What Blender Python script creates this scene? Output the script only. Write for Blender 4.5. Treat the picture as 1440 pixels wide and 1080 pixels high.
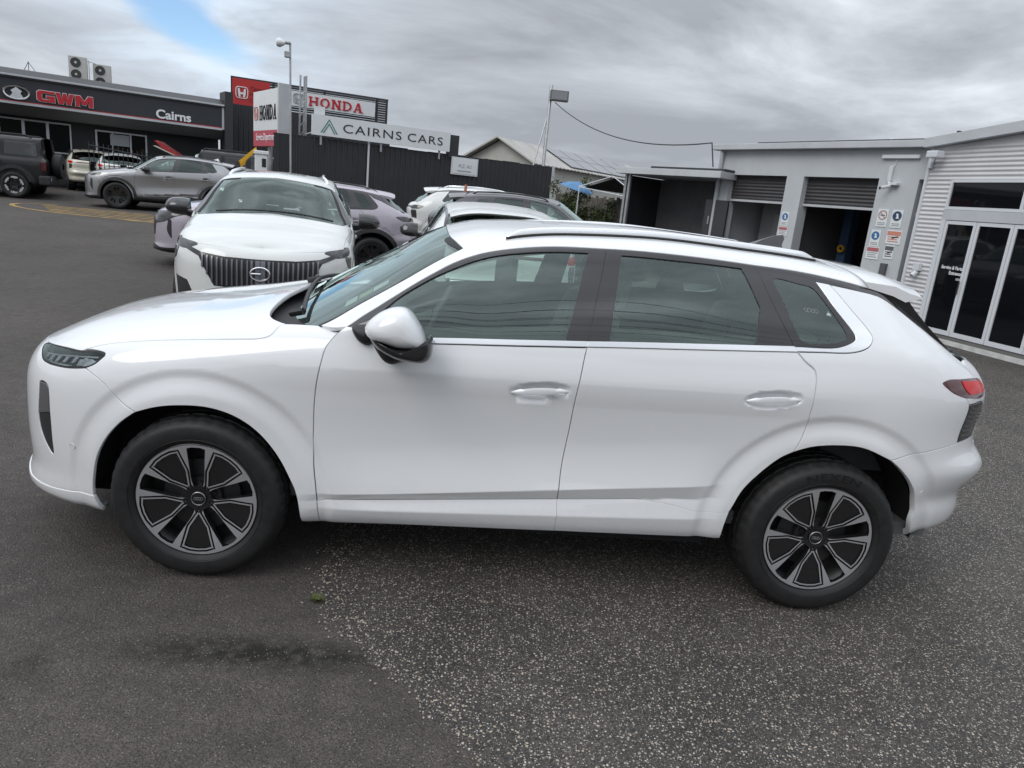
import bpy, bmesh, math, random
import numpy as np
from mathutils import Vector, Matrix, geometry

PI = math.pi
random.seed(7); RNG = np.random.RandomState(11)
scene = bpy.context.scene
COL = scene.collection
for o in list(bpy.data.objects): bpy.data.objects.remove(o)

# ---------------------------------------------------------------- camera
CAM_F, CAM_P = 995.2/1440, (-0.2951, -3.6887, 1.6856)
YAW, PITCH, ROLL = -0.07716, 0.2540, 0.09708
cam = bpy.data.cameras.new('camera'); cam_o = bpy.data.objects.new('camera', cam); COL.objects.link(cam_o)
fw = Vector((-math.sin(YAW)*math.cos(PITCH), math.cos(YAW)*math.cos(PITCH), -math.sin(PITCH)))
r0 = Vector((math.cos(YAW), math.sin(YAW), 0)); u0 = r0.cross(fw)
rt = math.cos(ROLL)*r0+math.sin(ROLL)*u0; up = -math.sin(ROLL)*r0+math.cos(ROLL)*u0
M = Matrix((rt, up, -fw)).transposed().to_4x4(); M.translation = Vector(CAM_P)
cam_o.matrix_world = M
cam.sensor_fit = 'HORIZONTAL'; cam.sensor_width = 36; cam.lens = 36*CAM_F
cam.clip_start = 0.05; cam.clip_end = 6000
scene.camera = cam_o

# ---------------------------------------------------------------- sky, sun, exposure
SUN_EL, SUN_AZ = math.radians(43), math.radians(226)       # azimuth from +Y, clockwise
world = bpy.data.worlds.new('World'); scene.world = world; world.use_nodes = True
def build_world():
    nt = world.node_tree; N = nt.nodes; L = nt.links; N.clear()
    out = N.new('ShaderNodeOutputWorld'); bg = N.new('ShaderNodeBackground'); bg.inputs['Strength'].default_value = 0.14
    sky = N.new('ShaderNodeTexSky'); sky.sky_type = 'NISHITA'; sky.sun_disc = False
    sky.sun_elevation = SUN_EL; sky.sun_rotation = SUN_AZ
    sky.air_density = 1.0; sky.dust_density = 0.0; sky.ozone_density = 4.0
    tc = N.new('ShaderNodeTexCoord')
    # clouds lie on a flat deck overhead: direction / height
    sep = N.new('ShaderNodeSeparateXYZ'); L.new(tc.outputs['Generated'], sep.inputs[0])
    mz = N.new('ShaderNodeMath'); mz.operation = 'MAXIMUM'; mz.inputs[1].default_value = 0.0; L.new(sep.outputs['Z'], mz.inputs[0])
    ad = N.new('ShaderNodeMath'); ad.operation = 'ADD'; ad.inputs[1].default_value = 0.16; L.new(mz.outputs[0], ad.inputs[0])
    dv = N.new('ShaderNodeVectorMath'); dv.operation = 'DIVIDE'; L.new(tc.outputs['Generated'], dv.inputs[0])
    cb = N.new('ShaderNodeCombineXYZ'); L.new(ad.outputs[0], cb.inputs[0]); L.new(ad.outputs[0], cb.inputs[1]); cb.inputs[2].default_value = 1
    L.new(cb.outputs[0], dv.inputs[1])
    def noise(scale, detail, rough, off, dist=0.0, stretch=(1, 1, 1)):
        mp = N.new('ShaderNodeMapping'); mp.inputs['Location'].default_value = off; mp.inputs['Scale'].default_value = stretch
        L.new(dv.outputs[0], mp.inputs['Vector'])
        n = N.new('ShaderNodeTexNoise'); n.inputs['Scale'].default_value = scale; n.inputs['Detail'].default_value = detail
        n.inputs['Roughness'].default_value = rough; n.inputs['Distortion'].default_value = dist
        L.new(mp.outputs[0], n.inputs['Vector']); return n.outputs['Fac']
    def ramp(fac, stops):
        r = N.new('ShaderNodeValToRGB'); L.new(fac, r.inputs[0]); e = r.color_ramp.elements
        while len(e) < len(stops): e.new(0.5)
        for k, (p_, c) in zip(e, stops): k.position = p_; k.color = (*c, 1) if len(c) == 3 else c
        return r.outputs[0]
    big = noise(0.50, 7, 0.52, (3.1, 1.7, 0.3), 0.6, (0.8, 1.15, 1))
    fine = noise(1.3, 8, 0.56, (1.2, 5.0, 2.0), 0.5, (0.8, 1.25, 1))
    def math_(o, a, b, c=None):
        n = N.new('ShaderNodeMath'); n.operation = o
        for k, q in enumerate((a, b, c)):
            if q is None: continue
            if isinstance(q, (int, float)): n.inputs[k].default_value = q
            else: L.new(q, n.inputs[k])
        return n.outputs[0]
    def mrange(v, a, b, c, d_, kind='SMOOTHSTEP'):
        n = N.new('ShaderNodeMapRange'); n.interpolation_type = kind; L.new(v, n.inputs['Value'])
        for k, q in (('From Min', a), ('From Max', b), ('To Min', c), ('To Max', d_)): n.inputs[k].default_value = q
        return n.outputs[0]
    pm = N.new('ShaderNodeMapping'); pm.inputs['Scale'].default_value = (1.0, 1.0, 3.2); pm.inputs['Location'].default_value = (.4, .9, .2); L.new(tc.outputs['Generated'], pm.inputs['Vector'])
    pn = N.new('ShaderNodeTexNoise'); pn.inputs['Scale'].default_value = 2.2; pn.inputs['Detail'].default_value = 9; pn.inputs['Roughness'].default_value = .58; pn.inputs['Distortion'].default_value = .7; L.new(pm.outputs[0], pn.inputs['Vector'])
    mixf = math_('MULTIPLY_ADD', fine, 0.16, math_('MULTIPLY_ADD', big, 0.26, math_('MULTIPLY', pn.outputs['Fac'], .58)))
    cloud = ramp(mixf, [(0.37, (4.6, 4.9, 5.3)), (0.45, (3.5, 3.72, 4.03)), (0.515, (2.75, 2.93, 3.2)), (0.60, (2.0, 2.14, 2.36))])
    # gaps where the deck breaks up to the west: blue behind, thin bright cloud round them
    wn = N.new('ShaderNodeTexNoise'); wn.inputs['Scale'].default_value = 2.2; wn.inputs['Detail'].default_value = 7; L.new(dv.outputs[0], wn.inputs['Vector'])
    wob = N.new('ShaderNodeVectorMath'); wob.operation = 'MULTIPLY_ADD'; L.new(wn.outputs['Color'], wob.inputs[0]); wob.inputs[1].default_value = (.42, .42, 0); L.new(dv.outputs[0], wob.inputs[2])
    gap = None; thin = None
    for (cx, cy, rx, ry) in GAPS:
        mp = N.new('ShaderNodeMapping'); mp.inputs['Location'].default_value = (-(cx+.21)/rx, -(cy+.21)/ry, 0); mp.inputs['Scale'].default_value = (1/rx, 1/ry, 0); L.new(wob.outputs[0], mp.inputs['Vector'])
        ln = N.new('ShaderNodeVectorMath'); ln.operation = 'LENGTH'; L.new(mp.outputs[0], ln.inputs[0])
        g1 = mrange(ln.outputs['Value'], .45, 1.15, 1, 0); t1 = mrange(ln.outputs['Value'], .6, 5.5, 1, 0)
        gap = g1 if gap is None else math_('MAXIMUM', gap, g1); thin = t1 if thin is None else math_('MAXIMUM', thin, t1)
    mt = N.new('ShaderNodeMix'); mt.data_type = 'RGBA'; L.new(math_('MULTIPLY', thin, mrange(fine, .36, .62, 1, .35)), mt.inputs['Factor']); L.new(cloud, mt.inputs['A']); mt.inputs['B'].default_value = (4.1, 4.75, 5.5, 1)
    boost = N.new('ShaderNodeVectorMath'); boost.operation = 'SCALE'; boost.inputs['Scale'].default_value = 0.85; L.new(sky.outputs[0], boost.inputs[0])
    mx = N.new('ShaderNodeMix'); mx.data_type = 'RGBA'
    L.new(math_('MULTIPLY', gap, .97), mx.inputs['Factor']); L.new(mt.outputs['Result'], mx.inputs['A']); L.new(boost.outputs[0], mx.inputs['B'])
    # an overcast dome is brighter overhead than near the horizon
    lum = mrange(mz.outputs[0], .20, 1.0, 1.0, 2.3, 'LINEAR')
    fin = N.new('ShaderNodeVectorMath'); fin.operation = 'SCALE'; L.new(mx.outputs['Result'], fin.inputs[0]); L.new(lum, fin.inputs['Scale'])
    L.new(fin.outputs[0], bg.inputs['Color']); L.new(bg.outputs[0], out.inputs[0])
GAPS = [(-1.05, 2.86, .17, .52)]
build_world()
sun = bpy.data.lights.new('sun', 'SUN'); sun.energy = 0.85; sun.angle = math.radians(36); sun.color = (1.0, 0.965, 0.92)
sun_o = bpy.data.objects.new('sun', sun); COL.objects.link(sun_o)
d = Vector((math.sin(SUN_AZ)*math.cos(SUN_EL), math.cos(SUN_AZ)*math.cos(SUN_EL), math.sin(SUN_EL)))
sun_o.rotation_euler = d.to_track_quat('Z', 'Y').to_euler(); sun_o.location = (0, 0, 30)
scene.view_settings.view_transform = 'Standard'; scene.view_settings.look = 'None'
scene.view_settings.gamma = 1; scene.view_settings.use_curve_mapping = False
scene.view_settings.exposure = 0.48
scene.render.engine = 'CYCLES'; scene.cycles.max_bounces = 8; scene.cycles.transparent_max_bounces = 24
scene.cycles.caustics_reflective = False; scene.cycles.caustics_refractive = False
# ---------------------------------------------------------------- materials
MATS = {}
def mat(name, color=(.5, .5, .5), rough=.5, metal=0., coat=0., spec=.5, noise=None, bump=None, emit=None, coat_rough=.03):
    """plain procedural material; noise = (scale, amount) mottles the colour, bump = (scale, strength, distance)"""
    if name in MATS: return MATS[name]
    m = bpy.data.materials.new(name); m.use_nodes = True; nt = m.node_tree; b = nt.nodes['Principled BSDF']
    b.inputs['Base Color'].default_value = (*color, 1); b.inputs['Roughness'].default_value = rough
    b.inputs['Metallic'].default_value = metal; b.inputs['Coat Weight'].default_value = coat
    b.inputs['Coat Roughness'].default_value = coat_rough; b.inputs['Specular IOR Level'].default_value = spec
    if emit: b.inputs['Emission Color'].default_value = (*emit[0], 1); b.inputs['Emission Strength'].default_value = emit[1]
    if noise or bump:
        tc = nt.nodes.new('ShaderNodeTexCoord')
    if noise:
        n = nt.nodes.new('ShaderNodeTexNoise'); n.inputs['Scale'].default_value = noise[0]; n.inputs['Detail'].default_value = 8; n.inputs['Roughness'].default_value = .62
        nt.links.new(tc.outputs['Object'], n.inputs['Vector'])
        mr = nt.nodes.new('ShaderNodeMapRange'); mr.inputs['From Min'].default_value = .3; mr.inputs['From Max'].default_value = .7
        mr.inputs['To Min'].default_value = 1-noise[1]; mr.inputs['To Max'].default_value = 1+noise[1]
        nt.links.new(n.outputs['Fac'], mr.inputs['Value'])
        mx = nt.nodes.new('ShaderNodeVectorMath'); mx.operation = 'SCALE'; mx.inputs[0].default_value = color
        nt.links.new(mr.outputs[0], mx.inputs['Scale']); nt.links.new(mx.outputs[0], b.inputs['Base Color'])
        mr2 = nt.nodes.new('ShaderNodeMapRange'); mr2.inputs['From Min'].default_value = .3; mr2.inputs['From Max'].default_value = .7
        mr2.inputs['To Min'].default_value = max(0, rough-.12*noise[1]*2); mr2.inputs['To Max'].default_value = min(1, rough+.12*noise[1]*2)
        nt.links.new(n.outputs['Fac'], mr2.inputs['Value']); nt.links.new(mr2.outputs[0], b.inputs['Roughness'])
    if bump:
        n = nt.nodes.new('ShaderNodeTexNoise'); n.inputs['Scale'].default_value = bump[0]; n.inputs['Detail'].default_value = 6
        nt.links.new(tc.outputs['Object'], n.inputs['Vector'])
        bp = nt.nodes.new('ShaderNodeBump'); bp.inputs['Strength'].default_value = bump[1]; bp.inputs['Distance'].default_value = bump[2]
        nt.links.new(n.outputs['Fac'], bp.inputs['Height']); nt.links.new(bp.outputs[0], b.inputs['Normal'])
    MATS[name] = m; return m

def glass(name, tint, ior=1.5, rough=0.0, boost=1.0):
    """thin pane: tinted see-through plus a fresnel mirror"""
    if name in MATS: return MATS[name]
    m = bpy.data.materials.new(name); m.use_nodes = True; nt = m.node_tree; nt.nodes.clear()
    out = nt.nodes.new('ShaderNodeOutputMaterial'); mix = nt.nodes.new('ShaderNodeMixShader')
    tr = nt.nodes.new('ShaderNodeBsdfTransparent'); tr.inputs[0].default_value = (*tint, 1)
    gl = nt.nodes.new('ShaderNodeBsdfGlossy'); gl.inputs['Roughness'].default_value = rough; gl.inputs['Color'].default_value = (.86, 1, .96, 1)
    fr = nt.nodes.new('ShaderNodeFresnel'); fr.inputs['IOR'].default_value = ior
    mu = nt.nodes.new('ShaderNodeMath'); mu.operation = 'MULTIPLY'; mu.use_clamp = True; mu.inputs[1].default_value = boost
    nt.links.new(fr.outputs[0], mu.inputs[0]); nt.links.new(mu.outputs[0], mix.inputs[0])
    nt.links.new(tr.outputs[0], mix.inputs[1]); nt.links.new(gl.outputs[0], mix.inputs[2]); nt.links.new(mix.outputs[0], out.inputs[0])
    MATS[name] = m; return m

# ---------------------------------------------------------------- objects
def link(name, me, parent=None, loc=None, rot=None):
    o = bpy.data.objects.new(name, me); COL.objects.link(o)
    if parent is not None: o.parent = parent
    if loc is not None: o.location = loc
    if rot is not None: o.rotation_euler = rot
    return o
def mesh(name, V, Fc, m, smooth=False, normals=None, mi=None):
    me = bpy.data.meshes.new(name)
    me.from_pydata([tuple(map(float, v)) for v in V], [], [tuple(int(i) for i in f) for f in Fc])
    for x in (m if isinstance(m, (list, tuple)) else [m]): me.materials.append(x)
    if mi is not None: me.polygons.foreach_set('material_index', np.asarray(mi, np.int32))
    if smooth: me.polygons.foreach_set('use_smooth', np.ones(len(me.polygons), bool))
    if normals is not None: me.normals_split_custom_set_from_vertices([tuple(map(float, n)) for n in normals])
    me.update(); return me
def obj(name, V, Fc, m, parent=None, smooth=False, normals=None, loc=None, rot=None, mi=None):
    return link(name, mesh(name, V, Fc, m, smooth, normals, mi), parent, loc, rot)
def tag(o, label=None, cat=None, group=None, kind=None):
    if label: o['label'] = label
    if cat: o['category'] = cat
    if group: o['group'] = group
    if kind: o['kind'] = kind
    return o
def thing(name, label, cat, loc=(0, 0, 0), rz=0., group=None):
    o = bpy.data.objects.new(name, None); COL.objects.link(o); o.location = loc; o.rotation_euler = (0, 0, rz)
    o.empty_display_size = .2
    return tag(o, label, cat, group)
def flat(o, ang=35):
    o.data.polygons.foreach_set('use_smooth', np.ones(len(o.data.polygons), bool))
    o.data.set_sharp_from_angle(angle=math.radians(ang)); return o

class MB:
    """collects simple shapes into ONE mesh"""
    def __init__(s): s.V = []; s.F = []
    def add(s, V, F):
        b = len(s.V); s.V += [tuple(v) for v in V]; s.F += [tuple(i+b for i in f) for f in F]; return s
    def box(s, a, b, ch=0.0):
        (x0, y0, z0), (x1, y1, z1) = a, b
        if ch <= 0:
            V = [(x0,y0,z0),(x1,y0,z0),(x1,y1,z0),(x0,y1,z0),(x0,y0,z1),(x1,y0,z1),(x1,y1,z1),(x0,y1,z1)]
            return s.add(V, [(0,3,2,1),(4,5,6,7),(0,1,5,4),(1,2,6,5),(2,3,7,6),(3,0,4,7)])
        bm = bmesh.new(); bmesh.ops.create_cube(bm, size=1)
        for v in bm.verts: v.co = Vector(((x0+x1)/2+v.co.x*(x1-x0), (y0+y1)/2+v.co.y*(y1-y0), (z0+z1)/2+v.co.z*(z1-z0)))
        bmesh.ops.bevel(bm, geom=list(bm.edges), offset=ch, segments=2, affect='EDGES', profile=.6)
        bm.verts.index_update(); s.add([v.co[:] for v in bm.verts], [[v.index for v in f.verts] for f in bm.faces]); bm.free(); return s
    def tube(s, pts, r, n=8, cap=True):
        pts = [Vector(q) for q in pts]; rs = r if isinstance(r, (list, tuple)) else [r]*len(pts)
        V = []; F = []; prev = None
        for i, q in enumerate(pts):
            t = (pts[min(i+1, len(pts)-1)]-pts[max(i-1, 0)]).normalized()
            if prev is None:
                a = t.orthogonal().normalized()
            else:
                a = (prev-t*prev.dot(t)).normalized()
            prev = a; b = t.cross(a)
            for k in range(n):
                an = 2*PI*k/n; V.append(q+rs[i]*(a*math.cos(an)+b*math.sin(an)))
        for i in range(len(pts)-1):
            for k in range(n):
                F.append((i*n+k, i*n+(k+1) % n, (i+1)*n+(k+1) % n, (i+1)*n+k))
        if cap: F.append(tuple(range(n))[::-1]); F.append(tuple((len(pts)-1)*n+k for k in range(n)))
        return s.add(V, F)
    def lathe(s, prof, c=(0, 0, 0), axis='z', n=32, a0=0., a1=2*PI):
        """prof: (radius, height) along the axis"""
        full = abs(a1-a0-2*PI) < 1e-6; m = n if full else n+1; V = []; F = []
        for (r, h) in prof:
            for k in range(m):
                a = a0+(a1-a0)*k/n; x, y = r*math.cos(a), r*math.sin(a)
                V.append({'z': (c[0]+x, c[1]+y, c[2]+h), 'y': (c[0]+x, c[1]+h, c[2]+y), 'x': (c[0]+h, c[1]+x, c[2]+y)}[axis])
        for i in range(len(prof)-1):
            for k in range(n):
                k2 = (k+1) % m
                F.append((i*m+k, i*m+k2, (i+1)*m+k2, (i+1)*m+k))
        return s.add(V, F)
    def prism(s, pts, h0, h1, axis='y'):
        """closed 2D outline extruded; axis y: pts are (x,z)"""
        n = len(pts)
        def P(a, b, h): return {'y': (a, h, b), 'z': (a, b, h), 'x': (h, a, b)}[axis]
        V = [P(a, b, h0) for a, b in pts]+[P(a, b, h1) for a, b in pts]
        F = [tuple(range(n)), tuple(range(2*n-1, n-1, -1))]+[(i, i+n, (i+1) % n+n, (i+1) % n) for i in range(n)]
        return s.add(V, F)
    def obj(s, name, m, parent=None, smooth=None, loc=None, rot=None):
        me = mesh(name, s.V, s.F, m)
        bm = bmesh.new(); bm.from_mesh(me); bmesh.ops.recalc_face_normals(bm, faces=bm.faces); bm.to_mesh(me); bm.free()
        o = link(name, me, parent, loc, rot)
        if smooth: flat(o, smooth)
        return o

def catmull(P, closed=False, step=.01, sc=(1, 1)):
    P = np.asarray(P, float)
    if len(P) < 3 and not closed:
        L = np.hypot(*((P[1]-P[0])*np.array(sc))); n = max(2, int(L/step)+1)
        return P[0]+(P[1]-P[0])*np.linspace(0, 1, n+1)[:, None]
    Q = np.concatenate([[P[-1]], P, P[:2]]) if closed else np.concatenate([[2*P[0]-P[1]], P, [2*P[-1]-P[-2]]])
    out = []
    S2 = np.array(sc) if len(sc) == P.shape[1] else np.ones(P.shape[1])
    for i in range(1, len(Q)-2):
        p0, p1, p2, p3 = Q[i-1:i+3]
        d = lambda a, b: max(np.linalg.norm((b-a)*S2), 1e-6)**.5
        t0 = 0; t1 = d(p0, p1); t2 = t1+d(p1, p2); t3 = t2+d(p2, p3)
        n = max(1, int(np.linalg.norm((p2-p1)*S2)/step))
        t = np.linspace(t1, t2, n, endpoint=False)[:, None]
        A1 = (t1-t)/(t1-t0)*p0+(t-t0)/(t1-t0)*p1; A2 = (t2-t)/(t2-t1)*p1+(t-t1)/(t2-t1)*p2; A3 = (t3-t)/(t3-t2)*p2+(t-t2)/(t3-t2)*p3
        B1 = (t2-t)/(t2-t0)*A1+(t-t0)/(t2-t0)*A2; B2 = (t3-t)/(t3-t1)*A2+(t-t1)/(t3-t1)*A3
        out.append((t2-t)/(t2-t1)*B1+(t-t1)/(t2-t1)*B2)
    if not closed: out.append(P[-1:])
    return np.concatenate(out)

def inside(poly, Q):
    x, y = Q[:, 0], Q[:, 1]; r = np.zeros(len(Q), bool); n = len(poly)
    for i in range(n):
        (x0, y0), (x1, y1) = poly[i], poly[(i+1) % n]
        if y0 == y1: continue
        c = ((y0 > y) != (y1 > y)) & (x < (x1-x0)*(y-y0)/(y1-y0)+x0); r ^= c
    return r
def area2(p): return .5*np.sum(p[:, 0]*np.roll(p[:, 1], -1)-np.roll(p[:, 0], -1)*p[:, 1])
def inset(p, g):
    s = 1 if area2(p) > 0 else -1
    e = np.roll(p, -1, 0)-p; e /= np.maximum(np.linalg.norm(e, axis=1, keepdims=True), 1e-9)
    n = np.stack([-e[:, 1], e[:, 0]], 1)*s; m = n+np.roll(n, 1, 0); l = np.linalg.norm(m, axis=1, keepdims=True); m /= np.maximum(l, .3)
    return p+m*g
def dedupe(p, eps):
    keep = [0]
    for i in range(1, len(p)):
        if np.linalg.norm(p[i]-p[keep[-1]]) > eps: keep.append(i)
    if np.linalg.norm(p[keep[-1]]-p[keep[0]]) < eps: keep.pop()
    return p[keep]
def fill(loops, h, extra=None, rows=None):
    """triangulate loops[0] minus the other loops with a grid of inner points"""
    out = loops[0]; lo = out.min(0); hi = out.max(0)
    nx, ny = max(2, int((hi[0]-lo[0])/h)), max(2, int((hi[1]-lo[1])/h))
    gx, gy = np.meshgrid(np.linspace(lo[0], hi[0], nx+1), np.linspace(lo[1], hi[1], ny+1), indexing='ij')
    gx[:, 1::2] += h*.5
    G = np.stack([gx.ravel(), gy.ravel()], 1)
    if extra is not None: G = np.concatenate([G, extra])
    ok = inside(out, G)
    for hl in loops[1:]: ok &= ~inside(hl, G)
    G = G[ok]
    B = np.concatenate(loops)
    if len(G):
        d = np.full(len(G), 1e9)
        for k in range(0, len(B), 64): d = np.minimum(d, np.linalg.norm(G[:, None]-B[None, k:k+64], axis=2).min(1))
        G = G[d > h*.45]
    if rows is not None:
        ok = inside(out, rows)
        for hl in loops[1:]: ok &= ~inside(hl, rows)
        rows = rows[ok]
        d = np.full(len(rows), 1e9)
        for k in range(0, len(B), 64): d = np.minimum(d, np.linalg.norm(rows[:, None]-B[None, k:k+64], axis=2).min(1))
        rows = rows[d > .003]
        if len(G) and len(rows):
            d = np.full(len(G), 1e9)
            for k in range(0, len(rows), 64): d = np.minimum(d, np.linalg.norm(G[:, None]-rows[None, k:k+64], axis=2).min(1))
            G = G[d > .008]
        G = np.concatenate([G, rows])
    E = []; b = 0
    for l in loops:
        n = len(l); E += [(b+i, b+(i+1) % n) for i in range(n)]; b += n
    pts = np.concatenate([B, G])
    vs, _, fs, _, _, _ = geometry.delaunay_2d_cdt([Vector((float(a), float(c))) for a, c in pts], E, [], 0, 1e-7)
    vs = np.array([v[:] for v in vs]); fs = np.array([f for f in fs if len(f) == 3])
    c = vs[fs].mean(1); ok = inside(out, c)
    for hl in loops[1:]: ok &= ~inside(hl, c)
    return vs, fs[ok]

def loop_of(S, segs, h):
    """segments (each a smooth run, corners between them) -> closed loop in metric-ish uv, plus scale"""
    A = np.concatenate([np.asarray(s, float) for s in segs])
    e = 4e-3
    du = (S(A[:, 0]+e, A[:, 1])-S(A[:, 0]-e, A[:, 1]))/(2*e); dv = (S(A[:, 0], A[:, 1]+e)-S(A[:, 0], A[:, 1]-e))/(2*e)
    sc = np.array([max(np.median(np.linalg.norm(du, axis=1)), .05), max(np.median(np.linalg.norm(dv, axis=1)), .02)])
    return sc
def build_loop(segs, sc, h):
    out = []
    for s in segs:
        s = np.asarray(s, float)
        if len(s) == 1: out.append(s*sc); continue
        q = catmull(s, step=h*.6, sc=sc)*sc; out.append(q[:-1])
    return dedupe(np.concatenate(out), h*.12)

def panel(name, S, segs, m, parent, h=.018, off=0., gap=.0036, skirt=.016, holes=(), roll=.0025, fine=None, both=True, label=None, closed=False, sub=None, rows=(), join=False):
    """a piece of the shell cut along its outline; rolled edge and skirt; mirrored piece for the far side"""
    sc = loop_of(S, segs, h)
    lp = catmull(segs[0], closed=True, step=h*.6, sc=sc)*sc if closed else build_loop(segs, sc, h)
    lp = dedupe(lp, h*.12)
    if gap: lp = inset(lp, gap)
    loops = [lp]
    for hs in holes:
        hl = catmull(hs[0], closed=True, step=h*.6, sc=sc)*sc if len(hs) == 1 else build_loop(hs, sc, h)
        loops.append(inset(dedupe(hl, h*.12), -gap))
    ex = None
    if fine is not None:
        (u0_, v0_), (u1_, v1_), hf = fine
        a, b = np.meshgrid(np.arange(u0_*sc[0], u1_*sc[0], hf), np.arange(v0_*sc[1], v1_*sc[1], hf)); ex = np.stack([a.ravel(), b.ravel()], 1)
    rw = None
    for r_ in rows:
        q_ = catmull(r_, step=.009, sc=sc)*sc
        for dv_ in (-.011, -.0045, 0, .0045, .011):
            q2 = q_+np.array([0, dv_]); rw = q2 if rw is None else np.concatenate([rw, q2])
    uv, T = fill(loops, h, ex, rw)
    q = uv/sc; P = S(q[:, 0], q[:, 1]); Nn = S.normal(q[:, 0], q[:, 1])
    if (Nn[:, 1].mean() > 0 and abs(Nn[:, 1].mean()) > .2) or (abs(Nn[:, 1].mean()) <= .2 and Nn[:, 2].mean() < 0): Nn = -Nn
    P = P+Nn*off
    # orient faces along the normals
    fn = np.cross(P[T[:, 1]]-P[T[:, 0]], P[T[:, 2]]-P[T[:, 0]]); fl = (fn*Nn[T[:, 0]]).sum(1) < 0; T[fl] = T[fl][:, ::-1]
    mid = np.zeros(len(P), bool)
    if join:
        cn = {}
        for t in T:
            for a, b in ((t[0], t[1]), (t[1], t[2]), (t[2], t[0])): cn[(a, b)] = 1
        for a, b in cn:
            if (b, a) not in cn:
                for w_ in (a, b):
                    if abs(P[w_, 1]) < .05: mid[w_] = True
        P[mid, 1] = 0; Nn[mid, 1] = 0; Nn[mid] /= np.maximum(np.linalg.norm(Nn[mid], axis=1, keepdims=True), 1e-9)
    V = list(P); NV = list(Nn); Fc = [tuple(t) for t in T]
    if skirt:
        cnt = {}
        for t in T:
            for a, b in ((t[0], t[1]), (t[1], t[2]), (t[2], t[0])): cnt[(a, b)] = 1
        be = [(a, b) for (a, b) in cnt if (b, a) not in cnt and not (mid[a] and mid[b])]
        tan = {}
        for a, b in be:
            e_ = P[b]-P[a]
            for w_ in (a, b): tan[w_] = tan.get(w_, 0)+np.cross(e_, Nn[w_])
        r1 = {}; r2 = {}
        for w_, t_ in tan.items():
            t_ = t_/max(np.linalg.norm(t_), 1e-9)
            r1[w_] = len(V); V.append(P[w_]+t_*roll*.7-Nn[w_]*roll); nn = Nn[w_]*.35+t_; NV.append(nn/np.linalg.norm(nn))
            r2[w_] = len(V); V.append(P[w_]+t_*roll*.7-Nn[w_]*(roll+skirt)); NV.append(t_)
        for a, b in be: Fc += [(b, a, r1[a], r1[b]), (r1[b], r1[a], r2[a], r2[b])]
    V = np.array(V); NV = np.array(NV)
    if join:
        k_ = len(V); sg_ = np.array([1, -1, 1])
        o_ = obj(name, np.concatenate([V, V*sg_]), Fc+[tuple(i+k_ for i in f[::-1]) for f in Fc], m, parent, True, np.concatenate([NV, NV*sg_]))
        if label: o_['label'] = label
        return [o_, o_]
    os_ = [obj(name, V, Fc, m, parent, True, NV)]
    if both:
        V2 = V*np.array([1, -1, 1]); N2 = NV*np.array([1, -1, 1])
        os_.append(obj(name, V2, [f[::-1] for f in Fc], m, sub if sub is not None else parent, True, N2))
    if label:
        for o in os_: o['label'] = label
    return os_

def text_mesh(txt, size=1.0, bold=0.0, space=1.0, depth=0.0):
    """letters as mesh data in the xy plane, left/bottom aligned at the origin"""
    cu = bpy.data.curves.new('t', 'FONT'); cu.body = txt; cu.size = size; cu.offset = bold; cu.space_character = space
    cu.extrude = depth; cu.resolution_u = 4
    to = bpy.data.objects.new('t', cu); COL.objects.link(to)
    dg = bpy.context.evaluated_depsgraph_get(); me = bpy.data.meshes.new_from_object(to.evaluated_get(dg))
    bpy.data.objects.remove(to); bpy.data.curves.remove(cu); return me
def lettering(name, txt, m, parent, w=None, h=None, loc=(0, 0, 0), rot=(PI/2, 0, 0), bold=0., space=1., depth=.01):
    """text fitted to width w and/or height h, centre at loc"""
    me = text_mesh(txt, 1., bold, space, 0.02)
    V = np.array([v.co[:] for v in me.vertices]); lo, hi = V.min(0), V.max(0)
    sx = (w/(hi[0]-lo[0])) if w else None; sy = (h/(hi[1]-lo[1])) if h else None
    sx = sx or sy; sy = sy or sx
    V = (V-(lo+hi)/2)*np.array([sx, sy, depth/.04])
    me.vertices.foreach_set('co', V.ravel()); me.materials.clear(); me.materials.append(m); me.name = name; me.update()
    return link(name, me, parent, loc, rot)
# ---------------------------------------------------------------- surfaces
PI = math.pi
XW = 1.5          # where the corners of a body start to wrap
US = 0.75         # u per radian of wrap

def pchip(xk, yk, x):
    xk = np.asarray(xk, float); yk = np.asarray(yk, float); x = np.asarray(x, float)
    h = np.diff(xk); d = np.diff(yk)/h
    m = np.zeros(len(xk))
    if len(xk) == 2:
        m[:] = d[0]
    else:
        for i in range(1, len(xk)-1):
            if d[i-1]*d[i] > 0:
                w1 = 2*h[i]+h[i-1]; w2 = h[i]+2*h[i-1]
                m[i] = (w1+w2)/(w1/d[i-1]+w2/d[i])
        m[0] = d[0]; m[-1] = d[-1]
    i = np.clip(np.searchsorted(xk, x)-1, 0, len(xk)-2)
    t = np.clip((x-xk[i])/h[i], 0, 1)
    return ((2*t**3-3*t**2+1)*yk[i]+(t**3-2*t**2+t)*h[i]*m[i]
            + (-2*t**3+3*t**2)*yk[i+1]+(t**3-t**2)*h[i]*m[i+1])

def smooth(a, n):
    if n < 2: return a
    k = np.hanning(2*n+1); k /= k.sum()
    p = np.concatenate([2*a[0]-a[n:0:-1], a, 2*a[-1]-a[-2:-n-2:-1]])
    return np.convolve(p, k, 'valid')

def sstep(a, b, x):
    t = np.clip((x-a)/(b-a), 0, 1); return t*t*(3-2*t)

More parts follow.
